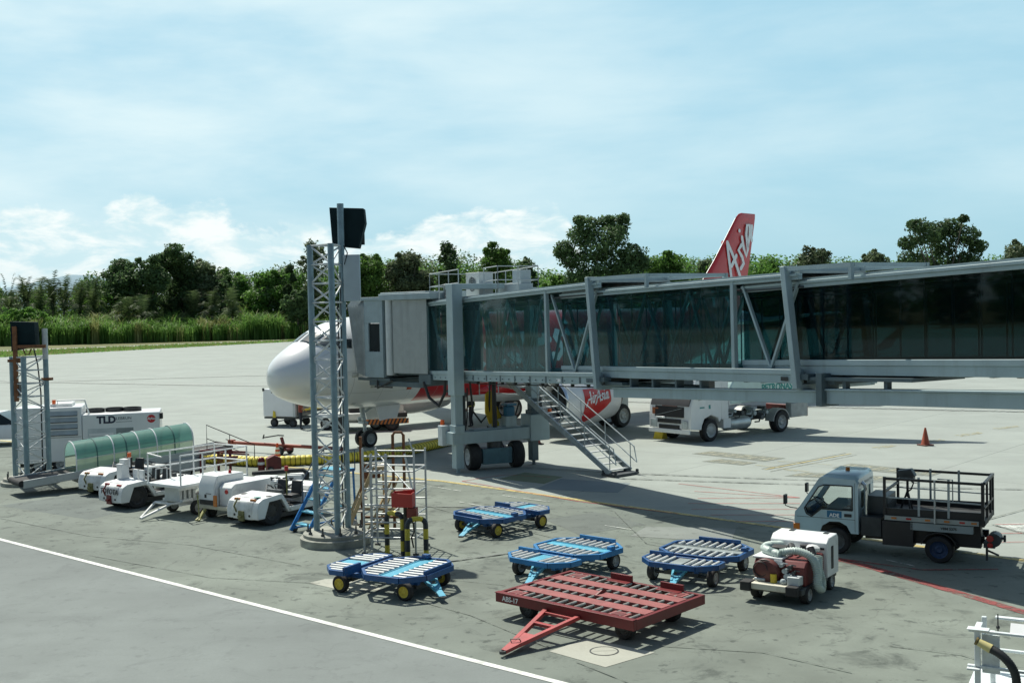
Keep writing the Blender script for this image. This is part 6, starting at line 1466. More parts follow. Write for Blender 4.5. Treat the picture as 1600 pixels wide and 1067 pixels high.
b = MB(); b.bar((.9, -.3, .32), (1.15, -.25, .08), .07, .07); b.bar((.9, -.62, .72), (1.12, -.30, .14), .035, .035); b.bar((1.1, -.28, .1), (1.25, -.24, .05), .14, .04); b.build('tow_arm', mat('olive_yellow', (.34, .33, .12), .6, var=.25), t)
for sx in (-.5, .5):
    for sy in (-1, 1):
        b = MB(); wheel(b, sx, sy * .5, .2, .2, .15); b.build('wheel', [rubber, darkgrey], t)
# hose cart with the black boom
t = thing('air_start_cart', 'low white cart with a long black air hose laid along its top', 'air cart', (-7.55, 35.4, 0), R(-10))
b = MB(); b.bx(-.9, 1.0, -.55, .55, .28, .74); b.prism([(.3, .74), (1.0, .74), (.95, .92), (.45, .92)], 'y', -.45, .45); b.bx(-.8, -.1, -.4, .3, .74, .80); b.build('body', white, t, bevel=.02)
b = MB(); b.tube([(-.75, -.2, .92), (-.3, -.25, .96), (.5, -.25, 1.02), (.95, -.25, 1.04), (1.08, -.25, .94), (1.06, -.25, .74)], .075, 10); b.build('air_hose', mat('hose_black', (.025, .03, .03), .7, var=.2), t, smooth=60)
b = MB()
for k in range(7): b.cyl((-.7 + k * .22, -.45 + .1 * (k % 3), .74), (-.7 + k * .22, -.45 + .1 * (k % 3), .80 + .05 * (k % 2)), .035, n=8); b.bx(-.75 + k * .22, -.62 + k * .22, -.5, -.42, .80, .84)
b.build('fittings', darkgrey, t)
for sx in (-.6, .6):
    for sy in (-1, 1):
        b = MB(); wheel(b, sx, sy * .5, .2, .2, .14); b.build('wheel', [rubber, hubgrey], t)
b = MB(); b.tube([(1.25, -.5, 0), (1.25, -.5, .85), (1.6, -.5, .85), (1.6, -.5, 0)], .02, 6); b.tube([(1.0, -.4, .5), (1.25, -.5, .5)], .02, 6); b.build('guard', galv, t)
# maroon cabinet and red post stand behind it
g = at(418, 739); t = thing('extinguisher_trolley', 'maroon wheeled cabinet with a red cylinder behind the black air hose', 'fire trolley', (g.x, g.y, 0), R(20))
b = MB(); b.prism([(-.02, .12), (.5, .12), (.5, .56), (.24, .68), (-.02, .56)], 'y', -.2, .2); b.build('cabinet', maroon, t, bevel=.015)
b = MB(); b.cyl((-.22, 0, .08), (-.22, 0, .50), .13, n=16); b.sphere((-.22, 0, .50), .13, n=12); b.build('cylinder', redp, t); b = MB(); b.cyl((-.22, 0, .34), (-.22, 0, .44), .133, n=16); b.build('band', white_clean, t)
for sy in (-1, 1):
    b = MB(); wheel(b, .1, sy * .24, .13, .13, .07); b.build('wheel', [rubber, hubgrey], t)
g = at(329, 746); t = thing('hose_stand', 'dark red post stand with crossbars behind the railed trailer', 'stand', (g.x, g.y, 0), R(15))
b = MB()
for x in (-.32, .30, .72): b.bx(x - .05, x + .05, -.05, .05, 0, .98)
b.bx(-.35, .8, -.05, .05, .95, 1.04); b.bx(-.2, 1.0, -.25, -.17, .7, .78); b.bar((-.3, .3, 1.0), (1.3, .1, .86), .07); b.bar((.1, .2, .92), (1.4, -.2, .80), .06); b.build('frame', maroon, t, bevel=.006)
b = MB(); b.bx(.28, .48, -.16, .1, .55, .86); b.cyl((.6, 0, .6), (.95, 0, .6), .16, n=14); b.build('valve_block', mat('ochre_rust', (.28, .13, .03), .6, var=.3), t, bevel=.01)
b = MB(); b.bx(-.35, .8, -.3, .3, 0, .08); b.build('base', maroon, t)
# ================================================================ conveyor with the green canopy (x up the belt)
t = thing('covered_conveyor', 'long belt loader under a green translucent barrel canopy', 'belt loader', (-15.5, 38.8, 0), R(38.5))
zc_ = lambda x: .60 + .075 * x
b = MB()
for sy in (-1, 1): b.add([(x, sy * y, zc_(x) + dz) for x in (-1.75, 5.6) for y in (.62, .70) for dz in (-.16, .10)], [(0, 1, 3, 2), (4, 6, 7, 5), (0, 4, 5, 1), (2, 3, 7, 6), (1, 5, 7, 3), (0, 2, 6, 4)])
b.build('belt_frame', mat('conveyor_grey', (.44, .48, .47), .5, var=.1, dirt=(.2, .2, .18), dirt_amt=.5, dirt_scale=3), t, bevel=.01)
b = MB(); b.add([(-1.75, -.6, zc_(-1.75) + .05), (5.6, -.6, zc_(5.6) + .05), (5.6, .6, zc_(5.6) + .05), (-1.75, .6, zc_(-1.75) + .05), (-1.75, -.6, zc_(-1.75) - .08), (5.6, -.6, zc_(5.6) - .08), (5.6, .6, zc_(5.6) - .08), (-1.75, .6, zc_(-1.75) - .08)], [(0, 1, 2, 3), (7, 6, 5, 4), (0, 4, 5, 1), (1, 5, 6, 2), (2, 6, 7, 3), (3, 7, 4, 0)]); b.build('belt', rubber, t)
for x in (-1.8, 5.65): MB().cyl((x, -.66, zc_(x)), (x, .66, zc_(x)), .11, n=16).build('end_roller', rubber, t)
gcan = glass_mat('canopy_green', (.25, .58, .50), .05, .25); gpale = glass_mat('canopy_pale', (.66, .74, .58), .05, .3)
def film(m, c, f):
    T = m.node_tree; N = T.nodes; L = T.links; out = [n for n in N if n.type == 'OUTPUT_MATERIAL'][0]; src = out.inputs[0].links[0].from_socket
    d = N.new('ShaderNodeBsdfDiffuse'); d.inputs[0].default_value = (*c, 1); tl = N.new('ShaderNodeBsdfTranslucent'); tl.inputs[0].default_value = (*c, 1); h = N.new('ShaderNodeMixShader'); h.inputs[0].default_value = .5
    L.new(d.outputs[0], h.inputs[1]); L.new(tl.outputs[0], h.inputs[2])
    mi = N.new('ShaderNodeMixShader'); mi.inputs[0].default_value = f; L.new(src, mi.inputs[1]); L.new(h.outputs[0], mi.inputs[2]); L.new(mi.outputs[0], out.inputs[0])
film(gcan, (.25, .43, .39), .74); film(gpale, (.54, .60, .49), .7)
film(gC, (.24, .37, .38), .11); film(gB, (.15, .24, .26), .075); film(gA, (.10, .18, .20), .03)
xs = [0, .72, 1.3, 1.75, 2.2, 2.85, 3.5, 4.2]
def arch(x, r=.66, st_=.40, n=14):
    z0 = zc_(x) + .10; P = [(x, -r, z0), (x, -r, z0 + st_)] + [(x, -r * cos(pi * k / n), z0 + st_ + r * .86 * sin(pi * k / n)) for k in range(1, n)] + [(x, r, z0 + st_), (x, r, z0)]
    return [Vector(p) for p in P]
for xa, xb in zip(xs, xs[1:]):
    A1, A2 = arch(xa + .02), arch(xb - .02)
    b = MB(); b.loft([A1[1:-1], A2[1:-1]], caps=False, closed=False); b.build('canopy_panel', gcan, t, normals=False)
    for q in ((0, 1), (-2, -1)):
        b = MB(); b.add([A1[q[0]], A2[q[0]], A2[q[1]], A1[q[1]]], [(0, 1, 2, 3)]); b.build('skirt_panel', gpale, t, normals=False)
for k, x in enumerate(xs):
    MB().tube(arch(x, .672), .022, 6).build('canopy_rib', white_clean if k in (0, 2, 4, 5, 7) else mat('rib_teal', (.05, .14, .13), .5), t)
b = MB()
for sy in (-1, 1): b.bar((0, sy * .675, zc_(0) + .50), (4.2, sy * .675, zc_(4.2) + .50), .02, .03); b.bar((0, sy * .675, zc_(0) + .11), (4.2, sy * .675, zc_(4.2) + .11), .03, .03)
b.build('canopy_rail', mat('rail_pale', (.55, .6, .57), .5), t)
b = MB(); b.bx(.2, 4.6, -.55, .55, .22, .42); b.bx(3.2, 4.6, -.8, .8, .3, .75); b.bar((1.2, -.4, .4), (2.6, -.4, .72), .08); b.bar((1.2, .4, .4), (2.6, .4, .72), .08); b.build('chassis', mat('chassis_offwhite', (.5, .52, .5), .5, var=.1, dirt=(.15, .14, .12), dirt_amt=.6), t, bevel=.01)
for sx in (.8, 3.9):
    for sy in (-1, 1):
        b = MB(); wheel(b, sx, sy * .6, .26, .26, .18); b.build('wheel', [rubber, hubgrey], t)
b = MB(); z = zc_(5.0)
for sy in (-.72,):
    b.tube([(4.7, sy, z - .1), (4.7, sy, z + .95), (6.6, sy + .02, z + .05), (6.6, sy + .02, z - .5)], .018, 6); b.tube([(5.6, sy, z + .0), (5.6, sy, z + .52)], .014, 6); b.tube([(4.7, sy, z + .45), (6.1, sy + .01, z - .2)], .014, 6)
b.build('handrail', black, t)
# ================================================================ ground air unit
t = thing('air_conditioning_unit', 'big white ground air conditioning trailer with louvres and three roof fans', 'air conditioning unit', (-16.83, 44.5, 0), R(15))
b = MB(); b.bx(-.30, 2.6, -1.0, 1.0, .45, 2.20); b.build('main_body', white_clean, t, bevel=.04)
b = MB(); b.bx(-2.75, -.31, -1.03, 1.0, .40, 2.52); b.build('louvre_cabinet', white_clean, t, bevel=.04)
b = MB()
for k in range(4):
    z = 1.42 + k * .25; b.bx(-1.52, -.46, -1.036, -1.03, z, z + .20, 1)
    b.add([(-1.52, -1.042, z + .20), (-.46, -1.042, z + .20), (-.46, -1.11, z + .04), (-1.52, -1.11, z + .04)], [(0, 1, 2, 3)])
b.build('louvre', [mat('louvre_grey', (.40, .45, .46), .4, metal=.4), black], t, normals=False)
for k, x in enumerate((.10, .82, 1.5)):
    b = MB(); b.lathe((x, .1 + .1 * (k % 2), 2.20), (0, 0, 1), [(.36, 0), (.36, .15), (.32, .15), (.30, .06), (.001, .06)], 24)
    for q in range(4): b.tube([(x + .34 * cos(a_), .1 + .1 * (k % 2) + .34 * sin(a_), 2.22 + q * .04) for a_ in [2 * pi * j / 24 for j in range(24)]], .012, 5, closed=True, mi=1)
    b.build('roof_fan', [black, darkgrey], t)
b = MB(); b.bx(-1.5, -.7, -.6, .6, 2.52, 2.64); b.tube([(-1.2, -.8, 2.52), (-1.2, -.8, 2.78), (-.2, -.8, 2.76), (-.05, -.8, 2.2)], .035, 8); b.build('roof_box', white, t, bevel=.02)
b = MB(); b.cyl((-1.35, -.6, 2.64), (-1.35, -.6, 2.80), .07, n=12); b.build('beacon', orange, t)
b = MB(); b.text('TLD', .38, frame((.60, -1.004, 1.84), (1, 0, 0), (0, 0, 1)), bold=.018); b.build('maker_letters', mat('navy', (.02, .025, .06), .4), t, smooth=0)
b = MB(); b.text('LEBRUN', .16, frame((1.25, -1.004, 1.95), (1, 0, 0), (0, 0, 1))); b.bx(.95, 1.56, -1.003, -1.0, 1.86, 1.875); b.build('small_letters', MATS['navy'], t, smooth=0)
b = MB(); b.lathe((2.28, -1.001, 1.94), (0, -1, 0), [(.16, 0), (.16, .006)], 28); b.build('round_badge', mat('badge_red', (.55, .02, .03), .4), t)
b = MB(); sx_, w0 = script('AirAsia', .09); b.ribbon(sx_, .018, frame((2.13, -1.008, 1.91), (1, 0, 0), (0, 0, 1)), .002); b.build('badge_letters', white_clean, t, normals=False, smooth=0)
b = MB(); b.bx(-.1, 1.6, -1.004, -1.0, 1.32, 1.64); b.bx(-.05, .85, -1.02, -1.0, 1.36, 1.46, 1); b.bx(.95, 1.6, -1.008, -1.004, 1.34, 1.62, 2); b.build('recess', [mat('recess_grey', (.55, .60, .60), .5), white_clean, mat('mesh_grey', (.25, .29, .29), .6)], t)
b = MB(); b.bar((-2.74, -1.035, 1.36), (-.32, -1.035, 1.36), .012, .012); b.bar((-1.62, -1.035, .45), (-1.62, -1.035, 1.36), .012, .012); b.bar((-.28, -1.003, 1.25), (2.58, -1.003, 1.25), .012, .012); b.build('panel_gap', darkgrey, t)
b = MB(); b.bx(2.6, 2.72, -1.03, -.75, 1.92, 2.15); b.bx(-2.6, 2.6, -.9, .9, .25, .45); b.build('under_frame', black, t, bevel=.01)
for x in (-1.9, -1.1, 1.6):
    for sy in (-1, 1):
        b = MB(); wheel(b, x, sy * .9, .32, .32, .22); b.build('wheel', [rubber, hubgrey], t)
# white car cut by the left edge
t = thing('white_car', 'white low vehicle partly cut off by the left edge of the picture', 'car', (-24.6, 53.6, 0), R(3))
b = MB(); b.loft([[(x, y, z) for y, z in ((-.85, .32), (-.88, zt * .75), (-.78, zt), (.78, zt), (.88, zt * .75), (.85, .32))] for x, zt in ((-2.2, .9), (-1.9, 1.0), (.6, 1.02), (1.0, 1.0), (1.9, .92), (2.1, .7))]); b.build('body', white_clean, t, bevel=.03)
b = MB(); b.loft([[(x, y, z) for y, z in ((-.8, 1.0), (-.7, zt), (.7, zt), (.8, 1.0))] for x, zt in ((-2.1, 1.1), (-1.8, 1.55), (.1, 1.55), (.9, 1.04))]); b.build('cabin', blackglass, t)
b = MB(); b.bx(-1.8, .05, -.72, .72, 1.53, 1.58); b.build('roof', white_clean, t, bevel=.02)
b = MB(); b.bx(-.3, .1, -.9, -.89, .72, .78); b.bx(1.2, 1.6, -.89, -.88, .78, .84); b.cyl((1.75, -.9, .5), (1.75, -.88, .5), .06, n=10); b.build('trim', black, t)
for sx in (-1.35, 1.3):
    for sy in (-1, 1):
        b = MB(); wheel(b, sx, sy * .78, .32, .32, .2); b.build('wheel', [rubber, hubgrey], t)
# ================================================================ tow bar
A_, B_ = at(362, 691, .38), at(534, 701, .38); d = B_ - A_; Ln = d.length
t = thing('tow_bar', 'long rust red aircraft tow bar on two small wheels', 'tow bar', (A_.x, A_.y, 0), atan2(d.y, d.x))
b = MB(); b.cyl((0, 0, .38), (Ln, 0, .38), .075, n=14); b.bx(-.12, .12, -.12, .12, .26, .50); b.bx(Ln - .3, Ln + .1, -.16, .16, .28, .44); b.build('bar', mat('tow_bar_red', (.30, .06, .03), .5, var=.2, dirt=(.12, .06, .04), dirt_amt=.5, dirt_scale=3), t)
for s_ in (-1, 1):
    b = MB(); wheel(b, Ln * .50, s_ * .3, .19, .19, .12); b.build('wheel', [rubber, darkgrey], t)
b = MB(); b.bx(Ln * .47, Ln * .53, -.3, .3, .16, .24); b.bar((Ln * .50, 0, .2), (Ln * .47, 0, .72), .1, .1); b.build('axle_post', redp, t)
b = MB(); b.tube([(Ln * .30, 0, .62), (Ln * .31, 0, .80), (Ln * .30, 0, .66), (Ln * .44, 0, .80), (Ln * .49, 0, .80)], .03, 6); b.tube([(-.35, 0, .5), (0, 0, .45)], .02, 6); b.build('pump_handle', black, t)
b = MB(); b.tube([(Ln * .86, -.1, .3), (Ln * .82, -.3, .06), (Ln * .72, -.5, .03)], .02, 6); b.build('hose', darkgrey, t)
# ================================================================ yellow duct hose
m, T_, N, L = nt('yellow_duct'); out = N.new('ShaderNodeOutputMaterial'); pr = N.new('ShaderNodeBsdfPrincipled'); L.new(pr.outputs[0], out.inputs[0])
tc = N.new('ShaderNodeTexCoord'); nn = N.new('ShaderNodeTexNoise'); nn.inputs['Scale'].default_value = 2.5; nn.inputs['Detail'].default_value = 8; L.new(tc.outputs['Object'], nn.inputs['Vector'])
mx = N.new('ShaderNodeMix'); mx.data_type = 'RGBA'; mx.inputs[6].default_value = (.62, .50, .04, 1); mx.inputs[7].default_value = (.86, .73, .09, 1); L.new(nn.outputs['Fac'], mx.inputs[0]); L.new(mx.outputs[2], pr.inputs['Base Color']); pr.inputs['Roughness'].default_value = .55
t = thing('duct_hose', 'long ribbed yellow air duct lying on the apron towards the bridge', 'duct hose', (0, 0, 0))
dp = [at(x, y) for x, y in ((285, 722), (330, 724), (400, 729), (470, 727), (540, 723), (600, 717), (650, 708), (690, 699), (716, 692))]
dp = [p + Vector((0, 0, .205)) for p in dp]
fine = []
for i in range(len(dp) - 1):
    p0, p1, p2, p3 = dp[max(0, i - 1)], dp[i], dp[i + 1], dp[min(len(dp) - 1, i + 2)]; k = max(2, int((p2 - p1).length / .04))
    for j in range(k):
        u = j / k; fine.append(.5 * ((2 * p1) + (-p0 + p2) * u + (2 * p0 - 5 * p1 + 4 * p2 - p3) * u * u + (-p0 + 3 * p1 - 3 * p2 + p3) * u ** 3))
b = MB(); b.tube(fine, [(.196, .204, .204, .196, .185)[i % 5] for i in range(len(fine))], 16); b.build('duct', m, t, smooth=60)
b = MB()
for i in range(4, len(fine) - 1, 5):
    d = (fine[i + 1] - fine[i - 1]).normalized(); a = d.cross(Vector((0, 0, 1))).normalized(); c = d.cross(a)
    b.tube([fine[i] + (a * cos(q) + c * sin(q)) * .189 for q in [2 * pi * k / 14 for k in range(14)]], .014, 5, closed=True)
b.build('coil_wire', mat('coil_dark', (.07, .055, .01), .7), t)
# ================================================================ traffic cones
def cone(label, px, py, h=.72, band=True, col=None, base=None):
    g = at(px, py); t = thing('traffic_cone', label, 'traffic cone', (g.x, g.y, 0), .4, 'traffic cones on the apron')
    m = col or mat('cone_orange', (.72, .10, .02), .5, var=.08)
    b = MB(); b.lathe((0, 0, .05), (0, 0, 1), [(.19, 0), (.17, .03), (.035, h - .05), (.001, h - .045)], 24); b.build('cone', m, t)
    b = MB(); b.bx(-.24, .24, -.24, .24, 0, .055); b.build('base', base or rubber, t, bevel=.015)
    if band:
        for f0, f1 in ((.42, .56), (.66, .78)):
            b = MB(); r = lambda f: .17 + (.035 - .17) * f + .003; b.lathe((0, 0, .08), (0, 0, 1), [(r(f0), f0 * (h - .08)), (r(f1), f1 * (h - .08))], 24); b.build('reflective_band', white_clean, t, normals=False)
    return t
cone('orange cone with white bands in front of the yellow duct', 434, 724, .82)
cone('plain dark red cone out on the open concrete', 1446, 696, .74, False, mat('cone_faded', (.34, .07, .03), .6, var=.15), mat('cone_base_red', (.12, .035, .02), .7))
cone('dark cone standing beside the foot of the bridge column', 839, 694, .62, False, mat('cone_dark', (.22, .05, .03), .6, var=.2))
# ================================================================ blue steps, tan steps, rusty stand
def steps_unit(label, loc, ang, col, tread, n=6, H=2.0, run=1.25, w=.62, name='mobile_steps', rails=True, plat=.5, group='movable steps by the lattice mast'):
    t = thing(name, label, 'mobile steps', (*loc, 0), ang, group)
    for sy in (-1, 1):
        y = sy * w / 2; b = MB(); b.bar((0, y, .06), (run, y, H), .045, .10); b.bar((run + plat, y, .06), (run + plat * .9, y, H), .045, .05); b.bar((.1, y, .12), (run + plat, y, .12), .04, .05); b.bar((run, y, H), (run + plat, y, H), .045, .08); b.build('side_frame', col, t, bevel=.005)
    for k in range(n):
        f = (k + .7) / (n + .2); b = MB(); b.bx(run * f - .02, run * f + .20, -w / 2 + .02, w / 2 - .02, H * f, H * f + .035); b.build('tread', tread, t)
    b = MB(); b.bx(run - .05, run + plat, -w / 2, w / 2, H, H + .04); b.bx(run + plat - .02, run + plat + .02, -w / 2, w / 2, .5, .55); b.build('platform', tread, t)
    if rails:
        for sy in (-1, 1):
            y = sy * (w / 2 + .01); b = MB(); b.tube([(.42, y, .5), (.42, y, 1.35), (run * .75, y, H + .25), (run + .1, y, H + .55), (run + plat, y, H + .55), (run + plat, y, H)], .016, 6); b.tube([(run + .1, y, H), (run + .1, y, H + .55)], .014, 6); b.build('handrail', mat('rail_dark_blue', (.03, .05, .09), .5), t)
    for sx in (.15, run + plat - .05):
        for sy in (-1, 1):
            b = MB(); wheel(b, sx, sy * (w / 2 + .03), .09, .09, .05); b.build('wheel', [rubber, darkgrey], t)
    return t
steps_unit('bright blue wheeled steps leaning up behind the lattice mast', (-5.86, 29.95), R(44), mat('steps_blue', (.02, .17, .46), .42, var=.12, dirt=(.1, .12, .14), dirt_amt=.4, dirt_scale=4), lightblue, 5, 1.62, 1.05, .80, plat=.55)
tan = mat('tan_paint', (.48, .36, .20), .6, var=.15, dirt=(.18, .12, .07), dirt_amt=.5, dirt_scale=5)
g = at(524, 838); steps_unit('tan stepladder behind the right leg of the lattice mast', (-4.62, 30.15), R(12), tan, mat('tan_tread', (.50, .47, .40), .6, var=.15), 5, 1.75, .75, .7, rails=False, plat=.35)
t = thing('equipment_stand', 'rusty brown post stand with a flat panel between ladder and mast', 'stand', (-3.95, 30.4, 0), R(-6))
b = MB()
for x, y, h in ((-.28, .1, 2.55), (.62, .1, 2.6), (.92, .1, 2.6)): b.bx(x - .035, x + .035, y - .035, y + .035, 0, h)
b.tube([(.62, .1, 2.58), (.68, .1, 2.66), (.86, .1, 2.66), (.92, .1, 2.58)], .035, 8); b.bx(-.3, .95, .08, .14, .3, .36); b.build('post', rust, t)
b = MB(); b.bx(-.22, .26, .0, .10, 1.42, 1.80); b.bx(-.24, .28, -.02, .12, 1.80, 1.84, 1); b.build('panel', [mat('brown_panel', (.16, .06, .025), .7, var=.25), mat('panel_cap', (.4, .4, .36), .6)], t, bevel=.008)
b = MB(); b.bar((-.7, -.3, .05), (-.1, .3, 1.5), .05); b.bar((.0, -.4, .05), (.55, .2, 1.35), .05); b.bar((.2, -.4, .05), (.75, .2, 1.45), .05); b.bx(-.5, .8, -.1, -.04, .55, .62); b.build('brace', tan, t)
# ================================================================ aluminium scaffold tower
t = thing('scaffold_tower', 'bare aluminium scaffold tower with a ladder up its left side', 'scaffold', (-3.0, 27.75, 0), R(-10))
sw, sdp = .65, .55
up_ = {}
for sx in (-1, 1):
    for sy in (-1, 1): MB().cyl((sx * sw, sy * sdp, .05), (sx * sw, sy * sdp, 2.62 if sy < 0 else 2.5), .026, n=10).build('upright', alu, t)
b = MB()
for z in (.42, .80, 1.22, 1.62, 2.05, 2.42):
    for sy in (-1, 1): b.cyl((-sw, sy * sdp, z), (sw, sy * sdp, z), .02, n=8)
for z in (.42, .98, 1.5, 2.05):
    for sx in (-1, 1): b.cyl((sx * sw, -sdp, z), (sx * sw, sdp, z), .018, n=8)
b.build('ledger', alu, t)
b = MB(); b.cyl((-sw, -sdp, .5), (sw, sdp, 1.5), .016, n=8); b.cyl((sw, -sdp, 1.5), (-sw, sdp, 2.4), .016, n=8); b.cyl((-sw, -sdp, 2.05), (-.35, -sdp, 2.42), .016, n=8); b.build('diagonal', alu, t)
ld = bpy.data.objects.new('ladder', None); COL.objects.link(ld); ld.parent = t
for y in (-.52, .0):
    pass
for x in (-.50, -.12): MB().bar((x, -.42, .1), (x - .02, -.30, 2.45), .035, .06).build('stile', alu, ld)
b = MB()
for k in range(8): b.cyl((-.5, -.41 + k * .014, .3 + k * .28), (-.12, -.41 + k * .014, .3 + k * .28), .016, n=8)
b.build('rung', alu, ld)
b = MB(); b.bar((.55, -.40, 1.6), (.36, -.34, 2.46), .05, .03); b.cyl((sw, -sdp, 2.5), (sw - .12, -sdp, 2.86), .02, n=8); b.build('loose_tube', alu, t)
for sx in (-1, 1):
    for sy in (-1, 1): MB().bx(sx * sw - .06, sx * sw + .06, sy * sdp - .06, sy * sdp + .06, 0, .05).build('foot_plate', darkgrey, t)
# ================================================================ striped hoops and the red box stand
def hoop(label, a, c, H):
    a = Vector(a); c = Vector(c); ctr = (a + c) / 2; d = c - a; hw = d.length / 2
    t = thing('barrier_hoop', label, 'barrier', (ctr.x, ctr.y, 0), atan2(d.y, d.x), 'striped barrier hoops')
    path = [Vector((-hw, 0, 0)), Vector((-hw, 0, H - .16))] + [Vector((-hw + .16 - .16 * cos(q), 0, H - .16 + .16 * sin(q))) for q in [pi / 2 * k / 6 for k in range(1, 7)]]
    path += [Vector((-p.x, p.y, p.z)) for p in reversed(path)]
    # cut into painted lengths
    fine = []
    for p, q in zip(path, path[1:]):
        k = max(1, int((q - p).length / .03)); fine += [p.lerp(q, j / k) for j in range(k)]
    fine.append(path[-1]); s_ = 0; b = MB(); cuts = []
    for i in range(len(fine) - 1):
        col = int((s_ + .05) / .26) % 2; cuts.append(col); s_ += (fine[i + 1] - fine[i]).length
    b.tube(fine, .062, 14)
    nseg = 14
    for i, c_ in enumerate(cuts):
        for j in range(nseg): b.m[i * nseg + j] = c_
    b.build('hoop', [mat('hoop_yellow', (.62, .52, .05), .5, var=.1, dirt=(.2, .17, .06), dirt_amt=.4, dirt_scale=6), mat('hoop_black', (.03, .04, .045), .5, var=.2)], t, smooth=60)
    b = MB()
    for x in (-hw, hw): b.cyl((x, 0, 0), (x, 0, .02), .11, n=16)
    b.build('base_plate', darkgrey, t)
hoop('striped hoop whose left leg stands nearest the lattice mast', (-3.18, 27.35, 0), (-2.76, 27.05, 0), 1.02)
hoop('striped hoop standing clear to the right of the red box stand', (-2.60, 26.56, 0), (-2.17, 26.68, 0), .98)
t = thing('fire_point', 'bright red open box on a dark post behind the striped hoops', 'fire point', (-2.68, 26.95, 0), R(-8))
b = MB(); b.cyl((0, 0, 0), (0, 0, 1.35), .045, n=10); b.build('post', mat('post_dark', (.05, .05, .03), .6), t)
b = MB(); b.prism([(-.30, 1.58), (-.30, 1.25), (.22, 1.22), (.22, 1.55)], 'y', -.16, -.13); b.prism([(-.30, 1.58), (-.30, 1.25), (.22, 1.22), (.22, 1.62)], 'y', .13, .16); b.bx(-.30, .22, -.13, .13, 1.22, 1.25); b.bx(-.30, -.27, -.13, .13, 1.25, 1.57); b.bx(.19, .22, -.13, .13, 1.25, 1.57); b.build('red_box', mat('fire_red', (.50, .05, .035), .5, var=.12, dirt=(.25, .06, .05), dirt_amt=.4, dirt_scale=6), t, bevel=.006)
b = MB(); b.bx(.06, .30, -.10, .10, .96, 1.20); b.build('lower_box', mat('brown_red', (.26, .06, .04), .6, var=.15), t, bevel=.008)
b = MB(); b.bx(.0, .05, -.05, .05, .4, 1.0); b.tube([(.18, 0, .96), (.2, .05, .6), (.12, .1, .45), (.16, .12, .2)], .02, 6); b.build('hose', black, t)
# ================================================================ white hose trolley in the corner
t = thing('hydraulic_trolley', 'white open frame trolley with two fat black hoses at the bottom right corner', 'trolley', (6.72, 16.3, 0), R(-29))
tw = mat('trolley_white', (.70, .76, .77), .4, var=.06, dirt=(.35, .36, .34), dirt_amt=.5, dirt_scale=4)
b = MB()
for x in (0, 1.9): b.bar((x + .04, .04, .12), (x + .04, .04, 1.06), .08, .08); b.bar((x + .04, .91, .12), (x + .04, .91, 1.06), .07, .07)
b.bar((.22, .3, .12), (.22, .3, 1.02), .07, .07); b.bx(-.08, 2.0, .0, .07, 1.05, 1.085); b.bx(.2, 2.0, .86, .96, 1.05, 1.085); b.bx(-.02, .07, .07, .5, 1.05, 1.08); b.bx(-.10, .2, -.03, .14, 1.086, 1.10)
b.bx(-.1, 2.0, .0, .06, .52, .56); b.bx(-.1, .08, -.08, .04, .50, .53); b.bx(.05, 2.0, .88, .94, .55, .59); b.bx(-.1, 2.0, 0, .95, .14, .24); b.build('frame', tw, t, bevel=.006)
b = MB(); b.bx(.10, .34, .05, .09, .45, 1.02); b.build('side_plate', tw, t, bevel=.006)
b = MB(); b.add([(.46, .20, 1.0), (.92, .20, 1.0), (.92, .40, 1.14), (.46, .40, 1.14), (.46, .22, .985), (.92, .22, .985), (.92, .42, 1.125), (.46, .42, 1.125)], [(0, 1, 2, 3), (7, 6, 5, 4), (0, 4, 5, 1), (1, 5, 6, 2), (2, 6, 7, 3), (3, 7, 4, 0)]); b.build('panel', white_clean, t)
b = MB(); b.bx(1.15, 1.5, .2, .6, .24, 1.16); b.build('tank', tw, t, bevel=.02)
b = MB(); b.cyl((.88, .5, .9), (.86, .55, 1.24), .045, .03, 12); b.cyl((.86, .55, 1.24), (.86, .55, 1.28), .03, n=10, mi=1); b.build('gauge_post', [alu, black], t)
for x, y in ((.28, .45), (1.18, .62)):
    b = MB(); b.cyl((x, y, .96), (x, y, 1.24), .010, n=6); b.sphere((x, y, 1.04), .03, n=8); b.build('aerial', black, t)
hb = mat('fat_black_hose', (.018, .022, .024), .6, var=.25)
ribbed([(.24, -.10, .86), (.38, -.14, .80), (.52, -.18, .66), (.58, -.18, .45), (.54, -.16, .12)], .062, hb, 'hose', t, .03, .05)
ribbed([(.74, -.16, .12), (.76, -.20, .55), (.82, -.20, .80), (.94, -.16, .88), (1.06, -.10, .80), (1.12, -.04, .66)], .068, hb, 'hose', t, .03, .05)
b = MB(); b.cyl((.07, -.07, .93), (.24, -.10, .86), .055, .07, 16); b.lathe((.06, -.07, .935), (-.92, .1, .36), [(.05, 0), (.06, .01), (.06, .035), (.03, .035)], 16, 1); b.build('hose_nozzle', [mat('nozzle_yellow', (.56, .50, .22), .5, var=.1), mat('nozzle_brown', (.2, .15, .05), .6)], t)
b = MB(); b.cyl((1.12, -.04, .66), (1.22, .02, .50), .08, .10, 16); b.build('hose_socket', tw, t)
b = MB(); b.lathe((1.02, .52, .98), (0, -.5, .8), [(.11, 0), (.11, .03), (.07, .04)], 20); b.tube([(.95, -.05, .88), (.9, -.05, .98), (.92, -.02, 1.04)], .012, 6); b.build('dial', black, t)
for x in (.2, 1.7):
    for y in (.1, .85):
        b = MB(); wheel(b, x, y, .12, .12, .07); b.build('wheel', [rubber, hubgrey], t)
